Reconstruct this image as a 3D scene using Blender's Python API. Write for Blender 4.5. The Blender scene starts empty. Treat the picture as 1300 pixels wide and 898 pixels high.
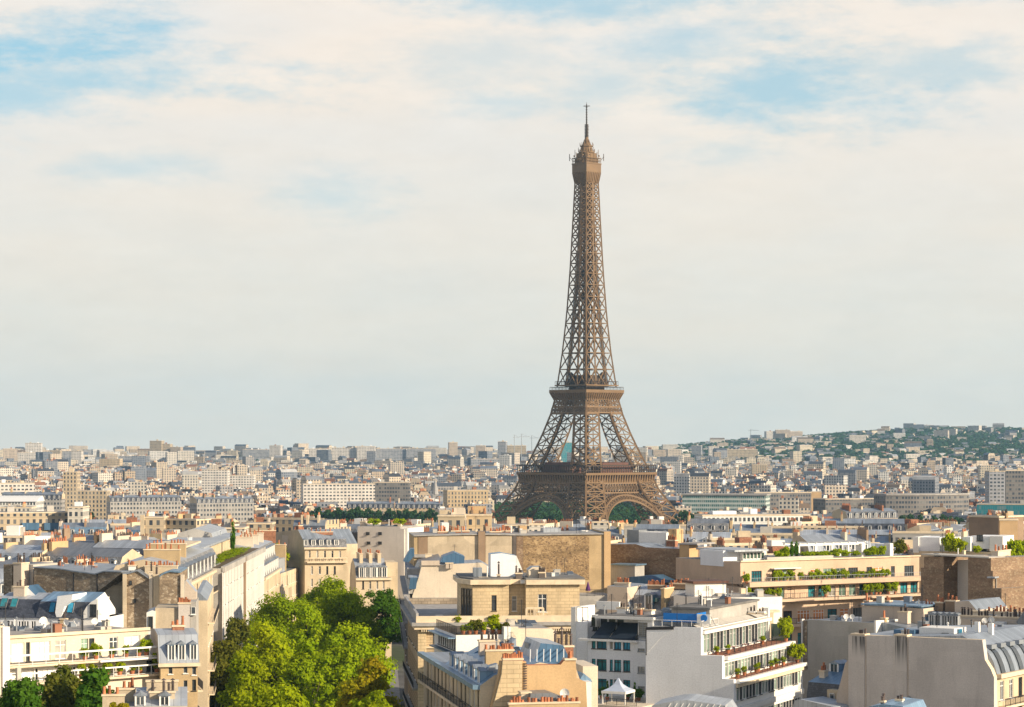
import bpy, math, random
from mathutils import Vector, Matrix
rnd = random.Random(11)
S = bpy.context.scene
COL = S.collection
R = math.radians
# ------------------------------------------------------------------ camera, sky, sun, exposure
F, H, CX, HY = 3035.0, 75.0, 650.0, 564.0        # focal length in photo pixels, eye height, principal column, horizon row
cam = bpy.data.cameras.new('camera')
co = bpy.data.objects.new('camera', cam)
COL.objects.link(co)
co.location = (0, 0, H)
co.rotation_euler = (R(90), 0, 0)
cam.sensor_width = 36
cam.lens = 36 * F / 1300
cam.shift_y = (HY - 449) / 1300
cam.clip_start, cam.clip_end = 1, 60000
S.camera = co
SUN_AZ = Vector((0.87, -0.49)).normalized()       # towards the sun, on the ground
SUN_EL = 21.0
W = bpy.data.worlds.new('World')
S.world = W
W.use_nodes = True
sun = bpy.data.lights.new('sun', 'SUN')
so = bpy.data.objects.new('sun', sun)
COL.objects.link(so)
sun.energy = 5.0
sun.color = (1.0, 0.83, 0.60)
sun.angle = R(0.55)
sd = Vector((SUN_AZ.x * math.cos(R(SUN_EL)), SUN_AZ.y * math.cos(R(SUN_EL)), math.sin(R(SUN_EL))))
so.rotation_euler = (-sd).to_track_quat('-Z', 'Y').to_euler()
S.view_settings.view_transform = 'Standard'
S.view_settings.look = 'None'
S.view_settings.exposure = 0.56
S.view_settings.gamma = 1.0
S.view_settings.use_curve_mapping = False
S.cycles.max_bounces = 5
S.cycles.diffuse_bounces = 2
S.cycles.glossy_bounces = 2
S.cycles.transmission_bounces = 3
S.cycles.transparent_max_bounces = 6
S.cycles.volume_bounces = 1
S.cycles.use_denoising = True
S.cycles.sample_clamp_indirect = 6


class NT:
    def __init__(s, t):
        s.t = t

    def n(s, ty, ins=(), **at):
        nd = s.t.nodes.new(ty)
        for k, v in at.items():
            setattr(nd, k, v)
        for k, v in (ins.items() if isinstance(ins, dict) else enumerate(ins)):
            if v is None:
                continue
            sk = nd.inputs[k]
            if isinstance(v, bpy.types.NodeSocket):
                s.t.links.new(v, sk)
            elif isinstance(v, bpy.types.Node):
                s.t.links.new(v.outputs[0], sk)
            else:
                if isinstance(v, tuple) and len(v) == 3 and sk.type == 'RGBA':
                    v = v + (1,)
                sk.default_value = v
        return nd

    def m(s, op, a, b=None, c=None, clamp=False):
        return s.n('ShaderNodeMath', (a, b, c), operation=op, use_clamp=clamp).outputs[0]

    def mr(s, v, a, b, c, d, smooth=False):
        return s.n('ShaderNodeMapRange', (v, a, b, c, d), interpolation_type='SMOOTHSTEP' if smooth else 'LINEAR').outputs[0]

    def mix(s, f, a, b, mode='MIX'):
        nd = s.n('ShaderNodeMix', data_type='RGBA', blend_type=mode)
        for k, v in ((0, f), (6, a), (7, b)):
            if isinstance(v, bpy.types.NodeSocket):
                s.t.links.new(v, nd.inputs[k])
            else:
                nd.inputs[k].default_value = v + (1,) if isinstance(v, tuple) and len(v) == 3 else v
        return nd.outputs[2]

    def sc(s, col, f):
        nd = s.n('ShaderNodeVectorMath', operation='SCALE')
        if isinstance(col, bpy.types.NodeSocket):
            s.t.links.new(col, nd.inputs[0])
        else:
            nd.inputs[0].default_value = col[:3]
        if isinstance(f, bpy.types.NodeSocket):
            s.t.links.new(f, nd.inputs['Scale'])
        else:
            nd.inputs['Scale'].default_value = f
        return nd.outputs[0]

    def noise(s, vec, scale, detail=3, rough=0.55, out=0):
        return s.n('ShaderNodeTexNoise', {'Vector': vec, 'Scale': scale, 'Detail': detail, 'Roughness': rough}).outputs[out]

    def mapv(s, vec, scale):
        return s.n('ShaderNodeMapping', {'Vector': vec, 'Scale': scale}).outputs[0]


def build_sky():
    t = NT(W.node_tree)
    W.node_tree.nodes.clear()
    sky = t.n('ShaderNodeTexSky', sky_type='NISHITA', sun_disc=False, sun_elevation=R(SUN_EL),
              sun_rotation=math.atan2(SUN_AZ.x, SUN_AZ.y), air_density=1.0, dust_density=0.6, ozone_density=1.6)
    d = t.n('ShaderNodeTexCoord').outputs['Generated']
    nrm = t.n('ShaderNodeVectorMath', (d,), operation='NORMALIZE').outputs[0]
    sp = t.n('ShaderNodeSeparateXYZ', (nrm,))
    x, y, z = sp.outputs
    # high cloud sheets, wind-drawn: stretched along the horizon
    v1 = t.mapv(nrm, (9.0, 9.0, 34.0))
    n1 = t.noise(v1, 1.0, 5, 0.6)
    v2 = t.mapv(nrm, (26.0, 26.0, 80.0))
    n2 = t.noise(v2, 1.0, 5, 0.6)
    v3 = t.mapv(nrm, (70.0, 70.0, 190.0))
    n3 = t.noise(v3, 1.0, 6, 0.65)
    wob = t.m('ADD', t.m('MULTIPLY', t.m('SUBTRACT', n1, 0.5), 3.2), t.m('MULTIPLY', t.m('SUBTRACT', n2, 0.5), 2.6))
    wob = t.m('ADD', wob, t.m('MULTIPLY', t.m('SUBTRACT', n3, 0.5), 1.9))

    def gap(px, py, rx, ry, amt):                     # a hole in the cloud sheet in that part of the sky
        cx, cz = (px - CX) / F, (HY - py) / F
        a = t.m('POWER', t.m('DIVIDE', t.m('SUBTRACT', x, cx * 0.985), rx / F), 2.0)
        b = t.m('POWER', t.m('DIVIDE', t.m('SUBTRACT', z, cz * 0.985), ry / F), 2.0)
        r = t.m('SQRT', t.m('ADD', a, b))
        r = t.m('ADD', r, wob)
        return t.mr(r, -0.1, 1.95, amt * 0.88, 0.0, True)
    g = None
    for a in ((20, 75, 190, 34, 0.95), (100, 100, 190, 24, 0.75), (0, 125, 110, 30, 0.7), (720, 2, 170, 22, 0.7), (860, 62, 120, 22, 0.55), (985, 108, 150, 42, 0.75),
              (1150, 92, 150, 26, 0.5), (640, 128, 60, 16, 0.4), (770, 105, 80, 36, 0.42), (430, 248, 60, 26, 0.33), (180, 214, 75, 18, 0.35), (920, 190, 70, 20, 0.32),
              (1260, 0, 90, 12, 0.5), (620, 75, 90, 30, 0.3)):
        q = gap(*a)
        g = q if g is None else t.m('MAXIMUM', g, q)
    # away from the view the sheet is broken at random
    el = t.mr(z, 0.0, 0.18, 0.0, 1.0, True)
    warm = t.noise(t.mapv(nrm, (5.0, 5.0, 22.0)), 1.0, 3, 0.5)
    cl = t.mix(t.mr(warm, 0.35, 0.65, 0.0, 1.0, True), (5.95, 5.75, 5.45), (6.6, 5.95, 5.25))
    # white tops near the zenith side, greyer and greener down at the horizon
    low = t.mix(t.mr(n1, 0.35, 0.7, 0.0, 1.0), (5.55, 5.5, 4.9), (6.1, 5.7, 4.85))
    cl = t.mix(el, low, cl)
    cl = t.sc(cl, t.m('MULTIPLY', t.mr(n2, 0.3, 0.7, 0.965, 1.015), t.mr(n3, 0.3, 0.7, 0.985, 1.01)))
    thin = t.m('MULTIPLY', t.mr(n1, 0.56, 0.78, 0.0, 0.32, True), el)
    g = t.m('MAXIMUM', g, t.m('MULTIPLY', thin, t.mr(n2, 0.4, 0.62, 0.1, 1.0, True)))
    blue = t.mix(0.7, sky.outputs[0], (1.15, 3.9, 5.3))
    colr = t.mix(g, cl, blue)
    # beyond the frame: cloud overhead is thinned to weaken and cool the fill light
    up = t.mr(z, 0.22, 0.6, 0.0, 0.9, True)
    colr = t.mix(up, colr, sky.outputs[0])
    bg = t.n('ShaderNodeBackground', (colr, 0.1))
    out = t.n('ShaderNodeOutputWorld', (bg,))


build_sky()

# ------------------------------------------------------------------ materials
MATS = {}


def newmat(name):
    m = bpy.data.materials.new(name)
    m.use_nodes = True
    m.node_tree.nodes.clear()
    MATS[name] = m
    return m, NT(m.node_tree)


def finish(t, col, rough=0.85, metal=0.0, bump=None, spec=0.3, bdist=0.05, bstr=0.5):
    nb = None
    if bump is not None:
        nb = t.n('ShaderNodeBump', {'Height': bump, 'Strength': bstr, 'Distance': bdist}).outputs[0]
    b = t.n('ShaderNodeBsdfPrincipled', {'Base Color': col, 'Roughness': rough, 'Metallic': metal, 'Specular IOR Level': spec, 'Normal': nb})
    t.n('ShaderNodeOutputMaterial', (b,))


def plaster(name, col, var=0.16, streak=0.22, rough=0.9, fine=0.08, objvar=0.0, dirt=(0.16, 0.13, 0.11)):
    """rendered wall: mottled, with rain streaks and fine grain"""
    m, t = newmat(name)
    uv = t.n('ShaderNodeTexCoord').outputs['UV']
    a = t.noise(t.mapv(uv, (0.22, 0.16, 1)), 1.0, 5, 0.6)
    f = t.mr(a, 0.3, 0.7, 1 - var, 1 + var * 0.6)
    b = t.noise(t.mapv(uv, (5.0, 5.0, 1)), 1.0, 2)
    f = t.m('MULTIPLY', f, t.mr(b, 0.3, 0.7, 1 - fine, 1 + fine))
    # repairs: squarish fields of slightly different render
    vo = t.n('ShaderNodeTexVoronoi', {'Vector': t.mapv(uv, (0.16, 0.22, 1)), 'Scale': 1.0}, distance='CHEBYCHEV')
    f = t.m('MULTIPLY', f, t.mr(t.n('ShaderNodeSeparateXYZ', (vo.outputs['Color'],)).outputs[0], 0, 1, 1 - var * 0.45, 1 + var * 0.25))
    c = t.sc(col, f)
    if streak:
        s = t.noise(t.mapv(uv, (1.3, 0.09, 1)), 1.0, 4, 0.65)
        k = t.mr(s, 0.52, 0.75, 0.0, streak, True)
        c = t.mix(k, c, tuple(x * 0.45 + d * 0.3 for x, d in zip(col, dirt)))
    if objvar:
        rn = t.n('ShaderNodeObjectInfo').outputs['Random']
        c = t.sc(c, t.mr(rn, 0, 1, 1 - objvar, 1 + objvar))
    finish(t, c, rough, bump=b, bdist=0.02, bstr=0.3)
    return m


def rubble(name, c1, c2, c3, scale=2.3, patch=0.0, pc=(0.5, 0.42, 0.3)):
    """rough rubble masonry: irregular stones, mortar, patches of old render"""
    m, t = newmat(name)
    uv = t.n('ShaderNodeTexCoord').outputs['UV']
    wv = t.noise(uv, 0.8, 2, out=1)
    uvw = t.n('ShaderNodeVectorMath', (uv, t.sc(wv, 0.4)), operation='ADD').outputs[0]
    mp = t.mapv(uvw, (scale * 0.62, scale, 1))
    vo = t.n('ShaderNodeTexVoronoi', {'Vector': mp, 'Scale': 1.0})
    ve = t.n('ShaderNodeTexVoronoi', {'Vector': mp, 'Scale': 1.0}, feature='DISTANCE_TO_EDGE')
    rs = t.n('ShaderNodeSeparateXYZ', (vo.outputs['Color'],))
    c = t.mix(rs.outputs[0], c1, c2)
    c = t.mix(t.mr(rs.outputs[1], 0.7, 0.95, 0, 1), c, c3)
    big = t.noise(t.mapv(uv, (0.09, 0.42, 1)), 1.0, 6, 0.65)
    c = t.sc(c, t.mr(big, 0.3, 0.7, 0.6, 1.25))
    c = t.mix(t.mr(ve.outputs[0], 0.0, 0.08, 0.55, 0.0), c, tuple(x * 0.55 for x in c1))
    if patch:
        pn = t.noise(t.mapv(uv, (0.2, 0.13, 1)), 1.0, 6, 0.65)
        c = t.mix(t.mr(pn, 0.62 - patch * 0.3, 0.68 - patch * 0.3, 0.0, 0.85, True), c, pc)
    finish(t, c, 0.95, bump=ve.outputs[0], bdist=0.08, bstr=0.6)
    return m


def ashlar(name, col, bw=1.1, bh=0.42, dark=0.55, var=0.15):
    """coursed dressed stone with joints and soot"""
    m, t = newmat(name)
    uv = t.n('ShaderNodeTexCoord').outputs['UV']
    br = t.n('ShaderNodeTexBrick', {'Vector': uv, 'Color1': tuple(x * (1 + var) for x in col), 'Color2': tuple(x * (1 - var) for x in col), 'Mortar': tuple(x * dark for x in col),
                                    'Scale': 1.0, 'Mortar Size': 0.045, 'Brick Width': bw, 'Row Height': bh, 'Mortar Smooth': 0.3})
    a = t.noise(t.mapv(uv, (0.3, 0.14, 1)), 1.0, 5, 0.62)
    c = t.sc(br.outputs[0], t.mr(a, 0.3, 0.7, 0.72, 1.15))
    s = t.noise(t.mapv(uv, (1.1, 0.07, 1)), 1.0, 4, 0.65)
    c = t.mix(t.mr(s, 0.5, 0.72, 0.0, 0.4, True), c, tuple(x * 0.42 for x in col))
    finish(t, c, 0.9, bump=br.outputs[1], bdist=-0.04, bstr=0.5)
    return m


def zinc(name, col, pitch=0.75, metal=0.25, rough=0.42, objvar=0.12):
    """standing-seam zinc sheets: each sheet weathered a little differently"""
    m, t = newmat(name)
    uv = t.n('ShaderNodeTexCoord').outputs['UV']
    u = t.n('ShaderNodeSeparateXYZ', (uv,)).outputs[0]
    q = t.m('DIVIDE', u, pitch)
    wn = t.n('ShaderNodeTexWhiteNoise', {'W': t.m('FLOOR', q)}, noise_dimensions='1D').outputs[0]
    fr = t.m('FRACT', q)
    seam = t.m('LESS_THAN', fr, 0.1)
    a = t.noise(t.mapv(uv, (0.35, 0.25, 1)), 1.0, 4, 0.6)
    f = t.m('MULTIPLY', t.mr(wn, 0, 1, 0.86, 1.12), t.mr(a, 0.3, 0.7, 0.82, 1.15))
    rn = t.n('ShaderNodeObjectInfo').outputs['Random']
    f = t.m('MULTIPLY', f, t.mr(rn, 0, 1, 1 - objvar, 1 + objvar))
    c = t.mix(t.m('MULTIPLY', seam, 0.6), t.sc(col, f), tuple(x * 0.55 for x in col))
    finish(t, c, rough, metal, bump=seam, bdist=0.05, bstr=0.6, spec=0.5)
    return m


def slate(name, col):
    m, t = newmat(name)
    uv = t.n('ShaderNodeTexCoord').outputs['UV']
    br = t.n('ShaderNodeTexBrick', {'Vector': uv, 'Color1': tuple(x * 1.35 for x in col), 'Color2': tuple(x * 0.7 for x in col), 'Mortar': tuple(x * 0.4 for x in col),
                                    'Scale': 1.0, 'Mortar Size': 0.02, 'Brick Width': 0.4, 'Row Height': 0.3})
    a = t.noise(t.mapv(uv, (0.3, 0.2, 1)), 1.0, 4, 0.6)
    c = t.sc(br.outputs[0], t.mr(a, 0.3, 0.7, 0.7, 1.35))
    finish(t, c, 0.5, 0.0, bump=br.outputs[1], bdist=-0.02, spec=0.5)
    return m


def simple(name, col, rough=0.7, metal=0.0, var=0.1, scale=1.5, spec=0.3, objvar=0.0):
    m, t = newmat(name)
    ob = t.n('ShaderNodeTexCoord').outputs['Object']
    a = t.noise(ob, scale, 4, 0.6)
    c = t.sc(col, t.mr(a, 0.3, 0.7, 1 - var, 1 + var))
    if objvar:
        rn = t.n('ShaderNodeObjectInfo').outputs['Random']
        c = t.sc(c, t.mr(rn, 0, 1, 1 - objvar, 1 + objvar))
    finish(t, c, rough, metal, spec=spec)
    return m


def glass(name, col, rough=0.08):
    m, t = newmat(name)
    ob = t.n('ShaderNodeTexCoord').outputs['Object']
    rn = t.n('ShaderNodeObjectInfo').outputs['Random']
    a = t.noise(ob, 0.9, 2)
    c = t.sc(col, t.m('MULTIPLY', t.mr(a, 0.3, 0.7, 0.7, 1.3), t.mr(rn, 0, 1, 0.6, 1.5)))
    finish(t, c, rough, 0.0, spec=0.8)
    return m


def leaf(name, c1, c2, trans=0.5):
    m, t = newmat(name)
    at = t.n('ShaderNodeAttribute', attribute_name='tint').outputs['Fac']
    rn = t.n('ShaderNodeObjectInfo').outputs['Random']
    c = t.mix(at, c1, c2)
    c = t.sc(c, t.mr(rn, 0, 1, 0.85, 1.15))
    d = t.n('ShaderNodeBsdfDiffuse', {'Color': c})
    tr = t.n('ShaderNodeBsdfTranslucent', {'Color': t.mix(0.5, c, (0.30, 0.40, 0.01), 'MIX')})
    mx = t.n('ShaderNodeMixShader', (trans, d.outputs[0], tr.outputs[0]))
    t.n('ShaderNodeOutputMaterial', (mx,))
    return m


def windowed(name, col=None, pu=2.7, pv=3.15, ww=0.42, wh=0.6, dark=(0.05, 0.06, 0.075), band=0.12, objvar=0.12, var=0.15):
    """far masonry walls: storeys of windows with sills and string courses, laid out in metres"""
    m, t = newmat(name)
    uv = t.n('ShaderNodeTexCoord').outputs['UV']
    sp = t.n('ShaderNodeSeparateXYZ', (uv,))
    if col is None:
        base = t.n('ShaderNodeAttribute', attribute_name='Col').outputs['Color']
    else:
        base = col
    a = t.noise(t.mapv(uv, (0.15, 0.1, 1)), 1.0, 4, 0.6)
    c = t.sc(base, t.mr(a, 0.3, 0.7, 1 - var, 1 + var * 0.7))
    if objvar:
        rn = t.n('ShaderNodeObjectInfo').outputs['Random']
        c = t.sc(c, t.mr(rn, 0, 1, 1 - objvar, 1 + objvar))
    qu, qv = t.m('DIVIDE', sp.outputs[0], pu), t.m('DIVIDE', sp.outputs[1], pv)
    fu, fv = t.m('FRACT', qu), t.m('FRACT', qv)
    iu = t.m('LESS_THAN', t.m('ABSOLUTE', t.m('SUBTRACT', fu, 0.5)), ww / 2)
    iv = t.m('LESS_THAN', t.m('ABSOLUTE', t.m('SUBTRACT', fv, 0.48)), wh / 2)
    nz = t.n('ShaderNodeSeparateXYZ', (t.n('ShaderNodeNewGeometry').outputs['Normal'],)).outputs[2]
    side = t.m('LESS_THAN', t.m('ABSOLUTE', nz), 0.5)
    w = t.m('MULTIPLY', t.m('MULTIPLY', iu, iv), side)
    cv = t.n('ShaderNodeCombineXYZ', (t.m('FLOOR', qu), t.m('FLOOR', qv), 0.0))
    wn = t.n('ShaderNodeTexWhiteNoise', {'Vector': cv}).outputs[0]
    pane = t.mix(t.mr(wn, 0.55, 0.9, 0.0, 0.55), dark, (0.30, 0.29, 0.26))
    bd = t.m('MULTIPLY', t.m('LESS_THAN', fv, band), side)
    c = t.mix(t.m('MULTIPLY', bd, 0.45), c, t.sc(c, 0.62))
    c = t.mix(w, c, pane)
    r = t.mr(w, 0, 1, 0.9, 0.25)
    finish(t, c, r)
    return m


def attrib(name, rough=0.85):
    m, t = newmat(name)
    base = t.n('ShaderNodeAttribute', attribute_name='Col').outputs['Color']
    ob = t.n('ShaderNodeTexCoord').outputs['Object']
    a = t.noise(ob, 0.12, 4, 0.6)
    finish(t, t.sc(base, t.mr(a, 0.3, 0.7, 0.75, 1.2)), rough)
    return m


plaster('cream', (0.60, 0.49, 0.34), var=0.2, streak=0.3)
plaster('pale_cream', (0.66, 0.57, 0.45))
plaster('pink_cream', (0.58, 0.43, 0.31), streak=0.2)
plaster('white', (0.78, 0.76, 0.72), var=0.07, streak=0.10)
plaster('shade_white', (0.80, 0.81, 0.83), var=0.07, streak=0.16)
plaster('ochre', (0.50, 0.37, 0.21), var=0.25, streak=0.25)
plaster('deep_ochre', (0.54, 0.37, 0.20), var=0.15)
plaster('pinkish', (0.60, 0.545, 0.495), var=0.14, streak=0.3)
plaster('beige', (0.56, 0.47, 0.38), var=0.12, streak=0.25)
plaster('old_plaster', (0.52, 0.43, 0.31), var=0.3, streak=0.45)
plaster('grey_plaster', (0.42, 0.40, 0.37), var=0.25, streak=0.35)
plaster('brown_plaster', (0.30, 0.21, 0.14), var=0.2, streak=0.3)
plaster('soot', (0.13, 0.11, 0.10), var=0.4, streak=0.3)
plaster('concrete', (0.50, 0.47, 0.42), var=0.15, streak=0.3)
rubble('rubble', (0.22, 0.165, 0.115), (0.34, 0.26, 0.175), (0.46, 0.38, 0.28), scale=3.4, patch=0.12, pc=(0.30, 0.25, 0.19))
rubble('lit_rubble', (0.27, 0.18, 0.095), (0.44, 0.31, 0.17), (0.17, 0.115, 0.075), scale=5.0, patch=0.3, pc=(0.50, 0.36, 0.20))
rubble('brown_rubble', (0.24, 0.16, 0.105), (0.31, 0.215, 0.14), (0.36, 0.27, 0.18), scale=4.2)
rubble('brick', (0.30, 0.13, 0.08), (0.38, 0.19, 0.11), (0.25, 0.11, 0.07), scale=5.0)
ashlar('ashlar', (0.55, 0.42, 0.26), bh=0.36, dark=0.68, var=0.1)
ashlar('ashlar_dark', (0.40, 0.33, 0.25), bh=0.5)
ashlar('ashlar_pale', (0.64, 0.50, 0.31), bw=1.4, bh=0.5, dark=0.75, var=0.08)
zinc('zinc', (0.26, 0.30, 0.355))
zinc('pale_zinc', (0.41, 0.445, 0.49))
zinc('blue_zinc', (0.20, 0.32, 0.45), metal=0.35)  # blue sky reflected by shaded zinc is put into this base colour
zinc('deep_blue_zinc', (0.075, 0.16, 0.27), metal=0.3)  # the same reflected sky, darker, in the base colour
zinc('grey_zinc', (0.22, 0.235, 0.26))
slate('slate', (0.055, 0.062, 0.082))
slate('grey_slate', (0.20, 0.20, 0.205))
simple('flat_roof', (0.17, 0.165, 0.16), 0.95, var=0.25, scale=0.35)
simple('pale_roof', (0.33, 0.31, 0.29), 0.95, var=0.2, scale=0.3)
simple('deck', (0.28, 0.12, 0.075), 0.9, var=0.2)
simple('dark_awning', (0.018, 0.028, 0.045), 0.55, var=0.2)
simple('white_paint', (0.80, 0.79, 0.76), 0.55, var=0.05)
simple('cream_stone', (0.68, 0.56, 0.40), 0.85, var=0.15, scale=0.8)
simple('grey_stone', (0.34, 0.33, 0.32), 0.85, var=0.25, scale=0.9)
simple('terracotta', (0.38, 0.145, 0.07), 0.85, var=0.2, scale=3, objvar=0.45)
simple('dark_pot', (0.09, 0.07, 0.065), 0.85, var=0.3, scale=3, objvar=0.4)
simple('dark_metal', (0.035, 0.035, 0.04), 0.5, 0.3)
simple('grey_metal', (0.28, 0.30, 0.32), 0.45, 0.5)
simple('blue_panel', (0.01, 0.17, 0.55), 0.5, var=0.06)
simple('red_paint', (0.36, 0.06, 0.04), 0.6)
simple('purple_cloth', (0.10, 0.03, 0.13), 0.9)
simple('tent_cloth', (0.42, 0.48, 0.60), 0.8, var=0.05)
simple('orange_blind', (0.52, 0.22, 0.09), 0.85, var=0.1, objvar=0.25)
simple('asphalt', (0.06, 0.06, 0.062), 0.9, var=0.2, scale=0.5)
simple('pavement', (0.22, 0.21, 0.2), 0.9, var=0.2, scale=0.8)
simple('bark', (0.10, 0.08, 0.055), 0.95, var=0.3, scale=2)
simple('iron', (0.185, 0.114, 0.057), 0.6, 0.0, var=0.12, scale=0.15)
simple('dark_iron', (0.055, 0.036, 0.024), 0.65, 0.0, var=0.15, scale=0.15)
simple('red_iron', (0.11, 0.048, 0.034), 0.6, var=0.15, scale=0.3)
simple('tyre', (0.02, 0.02, 0.02), 0.9)
simple('car_paint', (0.045, 0.05, 0.06), 0.25, 0.2, var=0.03)
simple('car_white', (0.6, 0.6, 0.6), 0.25, 0.1, var=0.03)
simple('soil', (0.12, 0.09, 0.06), 0.95)
glass('glass', (0.05, 0.06, 0.07))
glass('curtain', (0.36, 0.34, 0.30), 0.2)
glass('teal_glass', (0.03, 0.20, 0.24))
glass('blue_glass', (0.02, 0.20, 0.34))
glass('green_glass', (0.09, 0.15, 0.12))
glass('pale_green_glass', (0.24, 0.36, 0.28), 0.15)
leaf('leaf_bright', (0.26, 0.36, 0.008), (0.48, 0.52, 0.012))
leaf('leaf_mid', (0.21, 0.33, 0.008), (0.42, 0.49, 0.012))
leaf('leaf_dark', (0.04, 0.115, 0.012), (0.10, 0.20, 0.018), 0.35)
leaf('leaf_olive', (0.07, 0.09, 0.015), (0.15, 0.14, 0.02), 0.3)
leaf('leaf_orange', (0.30, 0.34, 0.010), (0.52, 0.36, 0.02))
leaf('leaf_far', (0.018, 0.058, 0.028), (0.045, 0.10, 0.034), 0.2)
windowed('mid_cream', (0.48, 0.39, 0.27), ww=0.46)
windowed('mid_white', (0.60, 0.56, 0.49), pu=2.4, ww=0.5)
windowed('mid_pink', (0.50, 0.41, 0.32))
windowed('mid_ochre', (0.53, 0.41, 0.26))
windowed('mid_grey', (0.36, 0.345, 0.325), pu=2.3, wh=0.5, ww=0.6)
windowed('office_dark', (0.19, 0.175, 0.165), pu=2.4, pv=3.4, ww=0.72, wh=0.52)
windowed('office_white', (0.66, 0.66, 0.63), pu=1.9, pv=3.3, ww=0.6, wh=0.5)
windowed('office_green', (0.52, 0.58, 0.55), pu=1.6, pv=3.4, ww=0.8, wh=0.55, dark=(0.05, 0.14, 0.14))
windowed('slab_white', (0.62, 0.58, 0.53), pu=3.2, pv=2.9, ww=0.62, wh=0.45)
windowed('slab_grey', (0.33, 0.335, 0.36), pu=3.0, pv=2.9, ww=0.66, wh=0.5)
windowed('teal_wall', (0.07, 0.27, 0.30), pu=1.5, pv=3.4, ww=0.8, wh=0.7, dark=(0.03, 0.22, 0.26))
windowed('city_wall', None, pu=3.1, pv=3.2, ww=0.5, wh=0.56, objvar=0, dark=(0.035, 0.05, 0.075))
attrib('city_roof')


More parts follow.
